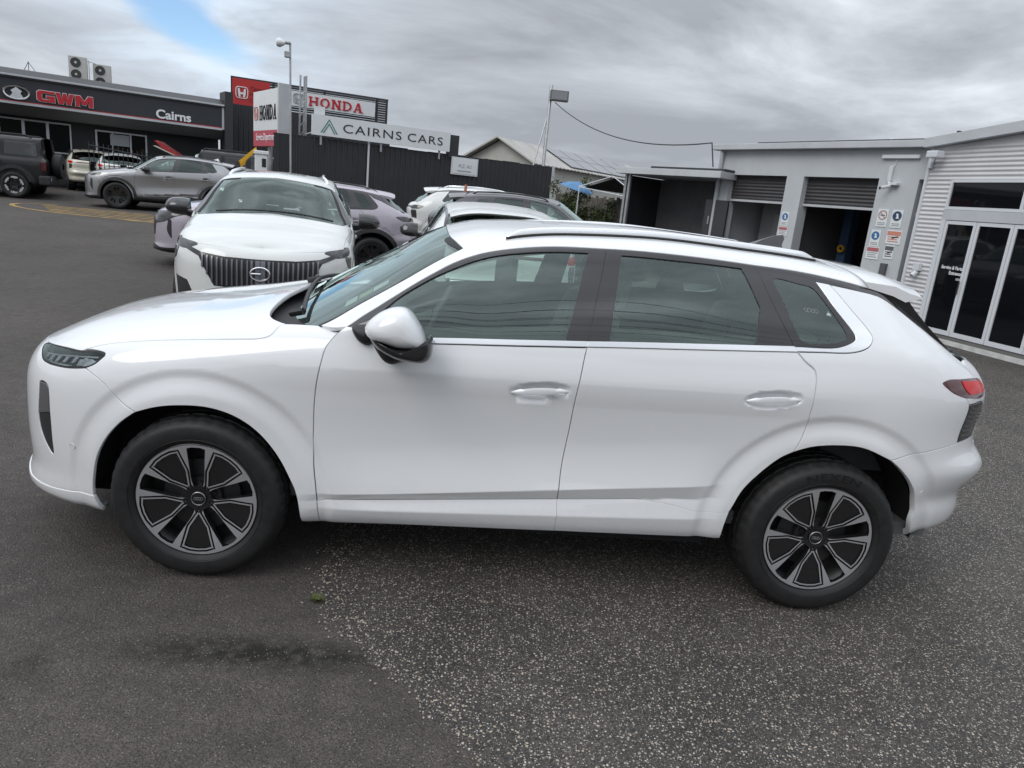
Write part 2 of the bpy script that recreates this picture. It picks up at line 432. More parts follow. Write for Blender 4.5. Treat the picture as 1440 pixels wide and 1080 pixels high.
class Loft:
    """Body shell: rails run from the nose round the side to the tail, a cubic B-spline runs across them.
    rail = (W keys, Z keys, nose, tail); keys are (u, value)."""
    def __init__(s, rails, ua, ub, ef=0.62, er=0.42, disp=None, sm=22, xw=XW):
        s.ua, s.ub, s.disp, s.n, s.xw = ua, ub, disp, len(rails), xw
        N = 900
        s.ug = np.linspace(ua, ub, N); s.T = np.zeros((len(rails), N, 3))
        u = s.ug
        pf = np.clip((-XW-u)/US, 0, PI/2); pr = np.clip((u-XW)/US, 0, PI/2)
        for i, (wk, zk, nf, nr, xk) in enumerate(rails):
            W = smooth(pchip([k[0] for k in wk], [k[1] for k in wk], np.clip(u, -XW, XW)), sm)
            Z = smooth(pchip([k[0] for k in zk], [k[1] for k in zk], u), sm)
            x = np.clip(u, -XW, XW) - (abs(nf)-XW)*np.sin(pf) + (nr-XW)*np.sin(pr)
            if xk: x = x + smooth(pchip([k[0] for k in xk], [k[1] for k in xk], u), sm)
            w = W*np.cos(pf)**ef*np.cos(pr)**er
            s.T[i, :, 0], s.T[i, :, 1], s.T[i, :, 2] = x, w, Z
    def _basis(s, v):
        n = s.n; v = np.clip(v, 0, n-1-1e-9)
        # clamped uniform cubic over n control points, parameter stretched to n-3 spans
        t = v/(n-1)*(n-3); k = np.minimum(t.astype(int), n-4)
        kn = np.concatenate([[0]*3, np.arange(n-2), [n-3]*3]).astype(float)
        out = np.zeros((len(v), 4)); out[:, 0] = 1
        i = k+3
        for p in range(1, 4):
            saved = np.zeros(len(v))
            for r in range(p):
                R = kn[i+r+1]; L = kn[i+1-p+r]
                tmp = out[:, r]/(R-L)
                out[:, r] = saved+(R-t)*tmp; saved = (t-L)*tmp
            out[:, p] = saved
        return k, out
    def base(s, u, v):
        u = np.clip(np.asarray(u, float), s.ua, s.ub); v = np.asarray(v, float)
        f = (u-s.ua)/(s.ub-s.ua)*(len(s.ug)-1); i = np.minimum(f.astype(int), len(s.ug)-2); f = (f-i)[:, None]
        k, B = s._basis(v)
        P = np.zeros((len(u), 3))
        for j in range(4):
            P += B[:, j:j+1]*(s.T[k+j, i]*(1-f)+s.T[k+j, i+1]*f)
        return P
    def __call__(s, u, v):
        P = s.base(u, v)
        if s.disp is not None:
            P[:, 1] += s.disp(P[:, 0], P[:, 1], P[:, 2])
        P[:, 1] *= -1           # the camera-side half: y negative
        return P
    def normal(s, u, v, e=2e-3):
        u = np.asarray(u, float); v = np.asarray(v, float)
        a = s(np.clip(u+e, s.ua, s.ub), v)-s(np.clip(u-e, s.ua, s.ub), v)
        b = s(u, np.clip(v+e*6, 0, s.n-1))-s(u, np.clip(v-e*6, 0, s.n-1))
        n = np.cross(a, b); l = np.linalg.norm(n, axis=1, keepdims=True); n = n/np.maximum(l, 1e-12)
        return n
# ---------------------------------------------------------------- the white car's shell
def K5(*v): return list(zip((-1.5, -0.9, 0.0, 0.9, 1.5), v))
def rail(W, Z, f, r, x=None):
    """W, Z at five side stations; f = (nose x, z at the corner, z at the middle); r the same for the tail."""
    zk = [(-XW-US*PI/2, f[2]), (-XW-US*0.8, f[1])]+K5(*Z)+[(XW+US*0.8, r[1]), (XW+US*PI/2, r[2])]
    return (K5(*W), zk, f[0], r[0], x)
WALL = [
 rail((.74,.80,.80,.80,.74), (.225,.245,.26,.285,.31), (-2.2,.22,.22), (2.10,.345,.35)),
 rail((.862,.878,.885,.885,.868), (.235,.262,.275,.30,.325), (-2.31,.232,.23), (2.20,.365,.37)),
 rail((.886,.902,.905,.903,.894), (.31,.355,.366,.385,.43), (-2.32,.295,.29), (2.235,.455,.46)),
 rail((.893,.903,.905,.905,.905), (.40,.425,.44,.458,.51), (-2.275,.37,.36), (2.20,.53,.53)),
 rail((.900,.905,.906,.908,.914), (.48,.482,.488,.512,.58), (-2.285,.455,.45), (2.21,.60,.60)),
 rail((.906,.902,.893,.902,.920), (.58,.58,.59,.61,.67), (-2.285,.57,.57), (2.325,.69,.69)),
 rail((.908,.900,.891,.902,.922), (.70,.71,.72,.74,.79), (-2.28,.685,.68), (2.175,.80,.80)),
 rail((.905,.909,.911,.914,.921), (.81,.85,.88,.90,.91), (-2.275,.775,.76), (2.195,.93,.93)),
 rail((.888,.912,.928,.929,.920), (.91,.96,.985,1.00,1.02), (-2.25,.85,.83), (2.215,1.03,1.04)),
 rail((.845,.874,.894,.894,.882), (1.0,1.09,1.145,1.185,1.20), (-2.20,.925,.885), (2.14,1.145,1.14)),
]
def railx(keys, r, front=(-2.1, 1, 1)):
    """cabin rail: keys (u, w, z), tail (x, z 45, z 90)"""
    wk = [(k[0], k[1]) for k in keys]; zk = [(k[0], k[2]) for k in keys]+[(XW+US*0.4, r[1]), (XW+US*0.8, r[2]), (XW+US*PI/2, r[3])]
    return (wk, zk, -2.1, r[0], None)
HOOD = [
 rail((.71,.76,.76,.76,.76), (1.05,1.135,1.14,1.14,1.14), (-2.15,.97,.89), (2.1,1.1,1.1)),
 rail((.43,.46,.46,.46,.46), (1.085,1.18,1.19,1.19,1.19), (-2.12,1.005,.90), (2.1,1.1,1.1)),
 rail((0,0,0,0,0), (1.095,1.195,1.2,1.2,1.2), (-2.11,1.015,.905), (2.1,1.1,1.1)),
]
CABIN = [
 railx([(-1.1,.84,1.10),(-.93,.865,1.10),(-.73,.868,1.14),(-.404,.825,1.245),(-.173,.795,1.30),(.124,.79,1.335),(.553,.785,1.36),(.965,.785,1.35),(1.5,.79,1.32)], (2.10,1.27,1.205,1.16)),
 railx([(-1.1,.81,1.085),(-.93,.835,1.095),(-.73,.835,1.165),(-.404,.742,1.36),(-.173,.692,1.447),(.124,.668,1.512),(.553,.660,1.540),(.965,.665,1.512),(1.5,.675,1.44)], (2.035,1.335,1.24,1.18)),
 railx([(-1.1,.77,1.045),(-.93,.755,1.12),(-.73,.70,1.245),(-.404,.62,1.443),(-.25,.605,1.508),(-.173,.60,1.522),(.124,.595,1.548),(.553,.59,1.568),(.965,.592,1.555),(1.5,.60,1.495)], (2.00,1.41,1.30,1.22)),
 railx([(-1.1,.42,1.11),(-.93,.42,1.215),(-.73,.42,1.33),(-.404,.40,1.513),(-.25,.39,1.555),(.124,.39,1.580),(.553,.39,1.594),(.965,.39,1.578),(1.5,.40,1.52)], (1.98,1.45,1.34,1.26)),
 railx([(-1.1,0,1.15),(-.93,0,1.25),(-.73,0,1.365),(-.404,0,1.54),(-.25,0,1.575),(.124,0,1.600),(.553,0,1.612),(.965,0,1.597),(1.5,0,1.545)], (1.96,1.48,1.37,1.29)),
]
HANDLES = ((0.035, 0.945), (1.012, 0.985))
def hero_disp(x, w, z):
    d = np.zeros_like(x)
    for cx, r0 in ((-1.34, .425), (1.34, .445)):
        r = np.hypot(x-cx, z-.36)
        d += (.013*(1-sstep(r0+.015, r0+.095, r))-.008*(1-sstep(r0+.095, r0+.135, r)))*sstep(.02, .2, z)*sstep(.5, .75, w)
    ms = sstep(-1.0, -.55, x)*(1-sstep(.70, .93, x))*sstep(.7, .8, w)
    z1 = .502+.0965*x; z2 = .4545+.0735*x; z3 = .3885+.0415*x; zb = .3135+.0249*x
    k = np.where(z > z1, .020*np.clip(1-(z-z1)/.20, 0, 1)**1.4, np.where(z > z2, .020-.026*(z1-z)/np.maximum(z1-z2, .01), np.where(z > z3, -.006+.019*(z2-z)/np.maximum(z2-z3, .01), .013*np.clip((z-zb)/(z3-zb), 0, 1))))
    d += ms*k
    mr_ = sstep(1.62, 1.9, x)
    d += mr_*(.008*np.exp(-((z-.70)/.055)**2)-.009*np.exp(-((z-.555)/.05)**2))
    zc = .968+.018*(x+.9)
    d += .0065*np.clip(1-np.abs(z-zc)/.10, 0, 1)*sstep(-1.5, -.7, x)*(1-sstep(1.0, 1.6, x))*sstep(.7, .8, w)
    for hx, hz in HANDLES:
        q = np.abs((x-hx)/.132)**2.2+np.abs((z-hz-.012*(x-hx)/.135)/.040)**2.2
        d -= .032*(1-sstep(.20, 1.0, q))
    return d
SF = Loft(WALL+HOOD, -XW-US*PI/2+1e-4, -.60, disp=hero_disp, sm=26)
SK = Loft(WALL+CABIN, -1.08, XW+US*PI/2-1e-4, disp=hero_disp, sm=16)
# outlines of the panels on the shell, in the shell's own (u, v)
UV = {
 'HS': [(-1.8349,9.45),(-1.7725,9.666),(-1.6305,9.836),(-1.3879,9.783),(-1.1946,9.642),(-1.0985,9.613),(-1.0633,9.736),(-1.0499,9.983),(-1.0396,10.242),(-1.019,10.366)],
 'LAMP': [(-2.2237,9.317),(-2.1909,9.551),(-1.978,9.473),(-1.8542,9.331),(-1.7634,9.319),(-1.73,9.181),(-1.7273,9.023),(-1.7606,8.593),(-1.8001,8.359),(-1.8885,8.296),(-2.0228,8.368),(-2.1035,8.524),(-2.1691,8.914)],
 'FBL': [(-1.8001,8.359),(-1.6993,7.557),(-1.641,6.81),(-1.5703,6.296)],
 'ARF_T': [(-1.5703,6.296),(-1.4941,6.558),(-1.4057,6.669),(-1.2867,6.606),(-1.1756,6.236),(-1.081,5.565),(-1.0051,4.562),(-0.9544,3.164),(-0.9306,1.722),(-0.92,0.435)],
 'ARF_F': [(-1.5703,6.296),(-1.6376,5.702),(-1.7009,4.874),(-1.7451,3.859),(-1.7707,2.364),(-1.7668,1.612)],
 'ARF_L': [(-1.7668,1.612),(-1.7447,1.004),(-1.7354,0.609)],
 'LIPS': [(-2.221,1.388),(-2.0383,1.425),(-1.8837,1.561),(-1.7668,1.612)],
 'LIPB': [(-2.2255,1.035),(-2.0935,0.702),(-1.9815,0.338),(-1.8402,0.432),(-1.7354,0.609)],
 'INT': [(-2.067,7.186),(-2.0017,7.092),(-1.9861,5.688),(-1.9835,4.594),(-1.9875,3.691),(-2.0248,4.018),(-2.073,4.815),(-2.0829,5.461),(-2.0687,6.478)],
 'SPL_F': [(-0.9188,1.729),(-0.8502,1.718)],
 'COWL': [(-1.019,10.366),(-1.0864,10.697),(-1.1144,10.941),(-1.1266,11.262),(-1.1243,11.687),(-1.0917,11.902)],
 'FTOP': [(-1.019,10.366),(-0.8748,10.293),(-0.7714,10.297)],
 'DF_F': [(-0.7714,10.297),(-0.8088,9.665),(-0.8373,9.145),(-0.8469,8.695),(-0.861,7.916),(-0.8702,7.041),(-0.8726,6.118),(-0.8696,4.614),(-0.8583,3.218),(-0.8502,1.718)],
 'DFL_F': [(-0.8502,1.718),(-0.8424,0.375)],
 'DF': [(-0.761,10.667),(-0.8053,9.516),(-0.8365,8.91),(-0.8469,8.455),(-0.861,7.696),(-0.8702,6.846),(-0.8726,5.948),(-0.8696,4.486),(-0.8583,3.129),(-0.8502,1.67)],
 'DFL': [(-0.8502,1.67),(-0.8424,0.365)],
 'SPL1': [(-0.8502,1.67),(-0.6637,1.871),(-0.2668,2.296),(0.1648,2.784)],
 'SPL2': [(0.1648,2.784),(0.4793,3.087),(0.589,3.103),(0.6744,2.87),(0.7602,2.466),(0.84,2.352),(0.9159,2.456)],
 'BOT1': [(-0.8424,0.365),(-0.5296,0.533),(-0.1867,0.613),(0.1667,0.649)],
 'BOT2': [(0.1667,0.649),(0.5488,0.624),(0.9055,0.59)],
 'DB': [(0.2123,9.192),(0.206,8.954),(0.1893,7.884),(0.1771,6.193),(0.1624,4.748),(0.1648,2.784)],
 'DBL': [(0.1648,2.784),(0.1667,0.649)],
 'DBU': [(0.2855,11.892),(0.2684,11.101),(0.2403,10.26),(0.2123,9.192)],
 'DR': [(1.0929,9.343),(1.1284,9.092),(1.1716,8.869),(1.1819,8.687),(1.1837,8.422),(1.1831,7.946),(1.1811,7.379),(1.181,6.698),(1.1487,5.82)],
 'ARR_F': [(1.1487,5.82),(1.0931,5.559),(1.0172,4.906),(0.9576,4.085),(0.9159,2.456)],
 'ARR_FL': [(0.9159,2.456),(0.9046,1.157),(0.9055,0.59)],
 'ARR_T': [(1.1487,5.82),(1.2234,6.003),(1.3286,6.067),(1.438,5.981),(1.5789,5.477)],
 'ARR_R': [(1.5789,5.477),(1.6278,5.088),(1.6904,4.373),(1.7615,3.34),(1.7952,2.288),(1.7942,1.282),(1.8568,0.213),(1.7994,0.316)],
 'RBT': [(1.5789,5.477),(1.7029,5.741),(1.8607,5.963),(1.9831,6.12)],
 'TL': [(1.7952,8.769),(1.8538,8.911),(2.1505,9.028),(2.2101,8.733),(2.2175,8.288),(1.9637,8.238),(1.8627,8.461)],
 'LL': [(1.9938,7.897),(2.1681,7.898),(2.197,7.459),(2.1665,6.251),(1.9822,6.152)],
 'QE': [(1.9822,6.152),(1.9948,7.333),(1.9938,7.897),(1.9636,8.226)],
 'CHB': [(-0.4335,9.171),(-0.1515,9.162),(0.2123,9.192)],
 'CHT': [(-0.4351,9.339),(-0.153,9.307),(0.2169,9.32)],
 'CHB2': [(0.2123,9.192),(0.636,9.243),(1.0929,9.343)],
 'CHT2': [(0.2169,9.32),(0.6351,9.375),(1.0791,9.474)],
 'CHQO': [(1.0929,9.343),(1.1931,9.366),(1.3267,9.412),(1.3842,9.528),(1.414,9.681),(1.4286,9.932),(1.4084,10.252),(1.3457,10.857),(1.2712,11.616)],
 'CHQI': [(1.0791,9.474),(1.2764,9.544),(1.346,9.793),(1.3509,9.911),(1.2671,10.848),(1.209,11.603)],
 'FT': [(-0.761,10.667),(-0.7051,11.418),(-0.6343,11.678),(-0.5504,11.801),(-0.4372,11.921),(-0.3645,12.037),(-0.2564,12.094),(-0.1457,12.112),(-0.0337,12.095),(0.0792,12.038),(0.2855,11.892)],
 'FT2': [(0.2855,11.892),(0.5777,11.772),(0.9365,11.858)],
 'FT3': [(0.9365,11.858),(1.1342,11.967),(1.3005,11.993),(1.4876,11.984)],
 'BKL': [(1.946,10.327),(1.7958,11.087),(1.5851,11.529),(1.4843,11.655),(1.3836,11.635),(1.2712,11.616)],
 'GF': [(-0.6196,11.302),(-0.5683,11.582),(-0.4672,11.717),(-0.3625,11.805),(-0.2551,11.872),(-0.145,11.892),(-0.0335,11.839),(0.0788,11.77),(0.2086,11.7)],
 'GF_B': [(0.2086,11.7),(0.1207,9.337)],
 'GF_C': [(0.1207,9.337),(-0.1817,9.313),(-0.4465,9.352)],
 'GF_D': [(-0.4465,9.352),(-0.5277,9.983),(-0.6196,11.302)],
 'GR': [(0.3492,11.614),(0.5754,11.538),(0.8751,11.619)],
 'GR_B': [(0.8751,11.619),(0.9437,10.473)],
 'GR_C': [(0.9437,10.473),(0.9143,9.453)],
 'GR_D': [(0.9143,9.453),(0.5964,9.372),(0.3015,9.338)],
 'GR_E': [(0.3015,9.338),(0.3492,11.614)],
 'DU': [(0.9365,11.858),(0.9938,10.737),(1.0791,9.474)],
 'GQ': [(1.0145,11.376),(1.135,11.384),(1.1867,11.332),(1.2196,11.073),(1.3131,9.973),(1.3145,9.839),(1.2777,9.7),(1.125,9.623),(1.1038,9.753),(1.0455,10.785)],
 'WSN': [(-0.3229,12.615),(-0.5015,12.368),(-0.7296,12.28),(-0.8715,11.865)],
 'WST': [(-0.3229,12.615),(-0.3601,13.093),(-0.3896,13.421)],
 'WSB': [(-0.8715,11.865),(-0.9354,12.387),(-0.9786,12.733),(-1.0199,13.081)],
 'SPG': [(1.4938,11.964),(1.4675,12.599),(1.57,13.747)],
 'RAIL': [(-0.1584,12.708),(-0.0846,12.822),(0.114,13.01),(0.4327,13.036),(0.9152,13.063),(1.1711,13.25),(1.3397,13.424)],
 'CREASE': [(-0.9186,2.06),(-0.6591,2.541),(-0.394,3.03),(-0.1271,3.46),(0.1485,3.81),(0.506,4.154),(0.7639,4.343)],
 'SILLC': [(-0.8323,1.22),(-0.389,1.459),(0.1688,1.669),(0.527,1.821),(0.7654,1.893)],
 'SHLD': [(-0.8485,7.627),(-0.4243,7.765),(0.0385,7.822),(0.4431,8.019),(0.8892,8.141),(1.1632,8.169)],
}
# ---------------------------------------------------------------- materials used by cars
def paint(name, c, metal=0., rough=.42, flake=False):
    return mat('paint '+name, c, rough=rough, metal=metal, coat=1., coat_rough=.025, noise=(1.3, .012))
WHITE = paint('white', (.80, .812, .825), rough=.32)
WHITE.node_tree.nodes['Principled BSDF'].inputs['Coat IOR'].default_value = 1.65
def road_dust(m):
    # fine road dust low on the panels, in streaks and specks
    nt = m.node_tree; b = nt.nodes['Principled BSDF']; src = b.inputs['Base Color'].links[0].from_socket
    tc = nt.nodes.new('ShaderNodeTexCoord'); sp = nt.nodes.new('ShaderNodeSeparateXYZ'); nt.links.new(tc.outputs['Object'], sp.inputs[0])
    mr = nt.nodes.new('ShaderNodeMapRange'); mr.inputs['From Min'].default_value = .62; mr.inputs['From Max'].default_value = .26; nt.links.new(sp.outputs['Z'], mr.inputs['Value'])
    n = nt.nodes.new('ShaderNodeTexNoise'); n.inputs['Scale'].default_value = 42; n.inputs['Detail'].default_value = 9; n.inputs['Roughness'].default_value = .7; nt.links.new(tc.outputs['Object'], n.inputs['Vector'])
    m2 = nt.nodes.new('ShaderNodeMapRange'); m2.inputs['From Min'].default_value = .45; m2.inputs['From Max'].default_value = .75; m2.inputs['To Max'].default_value = .12; nt.links.new(n.outputs['Fac'], m2.inputs['Value'])
    mu = nt.nodes.new('ShaderNodeMath'); mu.operation = 'MULTIPLY'; nt.links.new(mr.outputs[0], mu.inputs[0]); nt.links.new(m2.outputs[0], mu.inputs[1])
    mx = nt.nodes.new('ShaderNodeMix'); mx.data_type = 'RGBA'; nt.links.new(mu.outputs[0], mx.inputs['Factor']); nt.links.new(src, mx.inputs['A']); mx.inputs['B'].default_value = (.30, .265, .225, 1); nt.links.new(mx.outputs['Result'], b.inputs['Base Color'])
road_dust(WHITE)
BLACKTRIM = mat('gloss black trim', (.022, .021, .023), rough=.12, coat=.6)
PLASTIC = mat('black plastic', (.022, .022, .023), rough=.55, noise=(40, .15))
DARK = mat('dark underside', (.010, .010, .011), rough=.9)
RUBBER = mat('tyre rubber', (.0115, .0115, .0120), rough=.60, noise=(40, .35))
RUBBER_MARK = mat('tyre lettering', (.002, .002, .002), rough=.7)
CHROME = mat('satin chrome', (.86, .87, .88), rough=.16, metal=1.)
SILVERTRIM = mat('silver anodised trim', (.93, .94, .95), rough=.17, metal=.85)
MACHINED = mat('machined alloy', (.62, .62, .64), rough=.36, metal=.75)
GLOSSBLACK = mat('gloss black wheel', (.012, .012, .013), rough=.16, coat=.4)
DISC = mat('brake disc', (.07, .07, .07), rough=.45, metal=.7)
INTERIOR = mat('dark interior', (.10, .102, .104), rough=.75, noise=(12, .15))
SEAT = mat('seat cloth', (.17, .17, .175), rough=.85, noise=(30, .2))
LINER = mat('pale headliner', (.48, .48, .46), rough=.9)
SEAM = mat('rubber seal', (.012, .012, .012), rough=.6)
SIDEGLASS = glass('side glass', (.74, .87, .81), ior=1.5, boost=2.7)
SCREEN = glass('windscreen glass', (.62, .72, .68), ior=1.5, boost=1.7)
TINT = glass('privacy glass', (.16, .18, .18), ior=1.5, boost=1.7)
LENS = glass('clear lens', (.92, .95, .97), ior=1.45, boost=1.2)
REDLENS = mat('red lens', (.60, .004, .006), rough=.12, coat=.2, spec=.3)
DARKRED = mat('smoked red lens', (.075, .006, .010), rough=.08, coat=1.)
SMOKE = mat('smoked lens', (.03, .03, .033), rough=.1, coat=1.)
LED = mat('lamp reflector', (.72, .74, .78), rough=.18, metal=.7)
STICKER_W = mat('pale sticker', (.62, .72, .68), rough=.6)
STICKER_G = mat('green sticker', (.28, .42, .12), rough=.6)

# ---------------------------------------------------------------- wheels
def tyre_data(R, r, w, lug=False):
    """lathe about y; outer face at y = 0, inner at y = w"""
    a = R-r
    pr = [(r-.004, .022), (r+.004, .004), (r+.010, -.002), (r+.20*a, -.009), (r+.22*a, -.0075), (r+.24*a, -.0100), (r+.40*a, -.0125), (r+.62*a, -.0115), (r+.76*a, -.0065), (r+.785*a, -.0025), (r+.88*a, .006),
          (R-.011, .016), (R-.004, .026), (R-.001, .036), (R-.001, .060), (R-.009, .062), (R-.009, .070), (R, .072), (R, w*.5-.006), (R-.009, w*.5-.004), (R-.009, w*.5+.004), (R, w*.5+.006),
          (R, w-.072), (R-.009, w-.07), (R-.009, w-.062), (R-.001, w-.06), (R-.004, w-.026), (R-.03, w-.004), (r+.4*a, w+.006), (r, w-.02)]
    n = 160; V = []; F = []; m = len(pr)
    for k in range(n):
        an = 2*PI*k/n; notch = (k % 4 == 0)
        for i, (q, h) in enumerate(pr):
            qq = q
            if 10 <= i <= 14 and notch: qq = q-(.010 if lug else .0045)
            if i in (17, 18, 21, 22) and (k+2) % 5 == 0: qq = q-.005
            V.append((qq*math.cos(an), h, qq*math.sin(an)))
    for k in range(n):
        for i in range(m-1):
            F.append((k*m+i, ((k+1) % n)*m+i, ((k+1) % n)*m+i+1, k*m+i+1))
    return V, F
def face_plate(R, depth, holes, hub, h=.012):
    """spoked face: disc of radius R minus holes; y(r) = depth(r)"""
    t = np.linspace(0, 2*PI, 120, endpoint=False)
    loops = [np.stack([R*np.cos(t), R*np.sin(t)], 1)]+holes
    uv, T = fill(loops, h)
    P = np.stack([uv[:, 0], depth(np.hypot(uv[:, 0], uv[:, 1])), uv[:, 1]], 1)
    fn = np.cross(P[T[:, 1]]-P[T[:, 0]], P[T[:, 2]]-P[T[:, 0]]); fl = fn[:, 1] > 0; T[fl] = T[fl][:, ::-1]
    V = list(P); Fc = [tuple(x) for x in T]; mi = [0]*len(Fc)
    cnt = set()
    for x in T:
        for a, b in ((x[0], x[1]), (x[1], x[2]), (x[2], x[0])): cnt.add((a, b))
    be = [(a, b) for a, b in cnt if (b, a) not in cnt]; r1 = {}; r2 = {}
    for a, b in be:
        for w_ in (a, b):
            if w_ not in r1:
                r1[w_] = len(V); V.append(P[w_]+np.array([0, .003, 0])); r2[w_] = len(V); V.append(P[w_]*np.array([1, 1, 1])+np.array([0, .028, 0]))
    for a, b in be:
        Fc.append((b, a, r1[a], r1[b])); mi.append(1); Fc.append((r1[b], r1[a], r2[a], r2[b])); mi.append(1)
    return V, Fc, mi
def rotp(p_, a): c, s_ = math.cos(a), math.sin(a); p_ = np.asarray(p_, float); return np.stack([p_[:, 0]*c-p_[:, 1]*s_, p_[:, 0]*s_+p_[:, 1]*c], 1)
def sub_line(pts, step):
    out = []; n = len(pts)
    for i in range(n):
        a, b = np.asarray(pts[i], float), np.asarray(pts[(i+1) % n], float); k = max(1, int(np.linalg.norm(b-a)/step))
        out += [a+(b-a)*j/k for j in range(k)]
    return np.array(out)
WHEELS = {}
def wheel_kit(style, R=.358, r=.247, w=.235):
    """mesh data of one wheel: name -> mesh"""
    if style in WHEELS: return WHEELS[style]
    K = {}
    V, F = tyre_data(R, r, w, lug=style == 'offroad'); K['tyre'] = mesh('tyre', V, F, RUBBER, True)
    K['tyre'].set_sharp_from_angle(angle=math.radians(40))
    mb = MB(); mb.lathe([(r+.002, .006), (r-.004, .016), (r-.014, .022), (r-.03, .06), (r-.035, w-.03), (r, w-.015)], axis='y', n=48)
    mb.lathe([(.001, .10), (r-.03, .10)], axis='y', n=40)
    K['barrel'] = mesh('rim', mb.V, mb.F, mat('rim barrel', (.012, .012, .013), rough=.5), True)
    mb = MB(); mb.lathe([(.05, .075), (.158, .075), (.158, .09), (.05, .09)], axis='y', n=40); K['brake_disc'] = mesh('brake_disc', mb.V, mb.F, DISC)
    Ri = r-.003 if style == 'hero' else r-.008
    holes = []; ins = []
    facem = MACHINED
    if style == 'hero':
        for k in range(5):
            a = 2*PI*k/5
            pet = [(0, -.175), (.20, -.50), (.300, -.895), (.15, -.952), (0, -.966), (-.15, -.952), (-.300, -.895), (-.20, -.50)]
            slot = [(.075, .215), (.104, .32), (.117, .42), (.124, .55), (.152, .93), (.07, .955), (-.07, .955), (-.152, .93), (-.124, .55), (-.117, .42), (-.104, .32), (-.075, .215)]
            holes.append(rotp(sub_line(np.array(pet)*Ri, .012), a)); ins.append(rotp(sub_line(inset(np.array(pet)*Ri, .0015), .012), a))
            holes.append(rotp(sub_line(np.array(slot)*Ri, .012), a))
        dep = lambda q: .004+.030*np.clip(1-q/Ri, 0, 1)**1.3
        lipm = MACHINED
    elif style == 'offroad':
        for k in range(6):
            a = 2*PI*k/6
            holes.append(rotp(sub_line(np.array([(.17, .40), (.28, .60), (.30, .72), (-.30, .72), (-.28, .60), (-.17, .40)])*Ri, .015), a))
        dep = lambda q: .002+.02*np.clip(1-q/Ri, 0, 1); facem = GLOSSBLACK; lipm = GLOSSBLACK
    else:
        for k in range(5):
            a = 2*PI*k/5
            holes.append(rotp(sub_line(np.array([(.10, .32), (.36, .76), (.26, .90), (.09, .90), (.03, .5)])*Ri, .015), a+.06))
            holes.append(rotp(sub_line(np.array([(-.03, .32), (-.03, .88), (-.24, .88), (-.20, .60)])*Ri, .015), a+.06))
        dep = lambda q: .004+.03*np.clip(1-q/Ri, 0, 1)
        facem = {'dark': GLOSSBLACK, 'silver': MACHINED}.get(style, MACHINED); lipm = facem
    V, F, mi = face_plate(Ri, dep, holes, .05, .014)
    if style == 'hero':
        for j_, f_ in enumerate(F):
            if len(f_) == 3 and np.hypot(*np.mean([(V[i][0], V[i][2]) for i in f_], 0)) < .25*Ri: mi[j_] = 1
    K['rim_face'] = mesh('rim_face', V, F, [facem, GLOSSBLACK], False, None, mi)
    if style == 'hero':
        for m_ in K['rim_face'].polygons: m_.use_smooth = False
        V = []; F = []
        for q in ins:
            uv, T = fill([q], .02); b = len(V)
            V += [(a, .011+.024*max(0, 1-math.hypot(a, c)/Ri), c) for a, c in uv]
            F += [tuple(int(i)+b for i in t) for t in T]
        K['blade_insert'] = mesh('blade_insert', V, F, GLOSSBLACK)
        V = []; F = []
        for q in ins:
            uv, T = fill([inset(q, .0065), inset(q, .0125)], .02); b = len(V)
            V += [(a, .0035+.027*max(0, 1-math.hypot(a, c)/Ri), c) for a, c in uv]
            F += [tuple(int(i)+b for i in t) for t in T]
        K['blade_edge'] = mesh('blade_edge', V, F, MACHINED)
    if style == 'offroad':
        mb = MB()
        for k in range(6):
            a0 = 2*PI*(k+.06)/6; a1 = 2*PI*(k+.80)/6
            mb.lathe([(Ri*.80, .0), (Ri*.80, -.006), (Ri*.985, -.006), (Ri*.985, .004)], axis='y', n=8, a0=a0, a1=a1)
            mb.lathe([(Ri*.70, .002), (Ri*.70, -.005), (Ri*.82, -.006)], axis='y', n=3, a0=a0+.25, a1=a0+.45)
        K['rim_ring'] = mesh('rim_ring', mb.V, mb.F, MACHINED)
    mb = MB(); mb.lathe([(r-.004, .007), (r-.002, .003), (r, .003), (r+.003, .006)] if style == 'hero' else [(r-.009, .005), (r-.005, -.001), (r-.001, -.0015), (r+.003, .006)], axis='y', n=72); K['lip'] = mesh('lip', mb.V, mb.F, GLOSSBLACK if style == 'hero' else lipm, True)
    mb = MB()
    y0 = dep(np.array([.03]))[0]
    mb.lathe([(.0305, y0+.02), (.0305, y0-.004), (.0275, y0-.008), (.0005, y0-.008)], axis='y', n=28); K['hub_cap'] = mesh('hub_cap', mb.V, mb.F, GLOSSBLACK, False)
    mb = MB()
    for k in range(5):
        a = 2*PI*k/5+PI/2; mb.lathe([(.0005, y0+.012), (.010, y0+.012), (.0115, y0+.03)], c=(.058*math.cos(a), .004, .058*math.sin(a)), axis='y', n=8)
    mb.lathe([(.03, y0+.026), (.085, y0+.026), (.09, y0+.05)], axis='y', n=30)
    K['lug_nuts'] = mesh('lug_nuts', mb.V, mb.F, mat('dark nuts', (.05, .05, .052), rough=.35, metal=.6))
    mb = MB()
    if style == 'hero':
        for k in range(4):
            c = ((k-1.5)*.0085, y0-.0085, 0); mb.lathe([(.0046, 0), (.0052, -.0012), (.0064, -.0012), (.0070, 0)], c=c, axis='y', n=16)
        mb.lathe([(.0272, y0-.0078), (.0285, y0-.0092), (.0302, y0-.0078)], axis='y', n=28)
        K['badge'] = mesh('badge', mb.V, mb.F, mat('dull badge', (.35, .35, .36), rough=.35, metal=.8))
    WHEELS[style] = K; return K
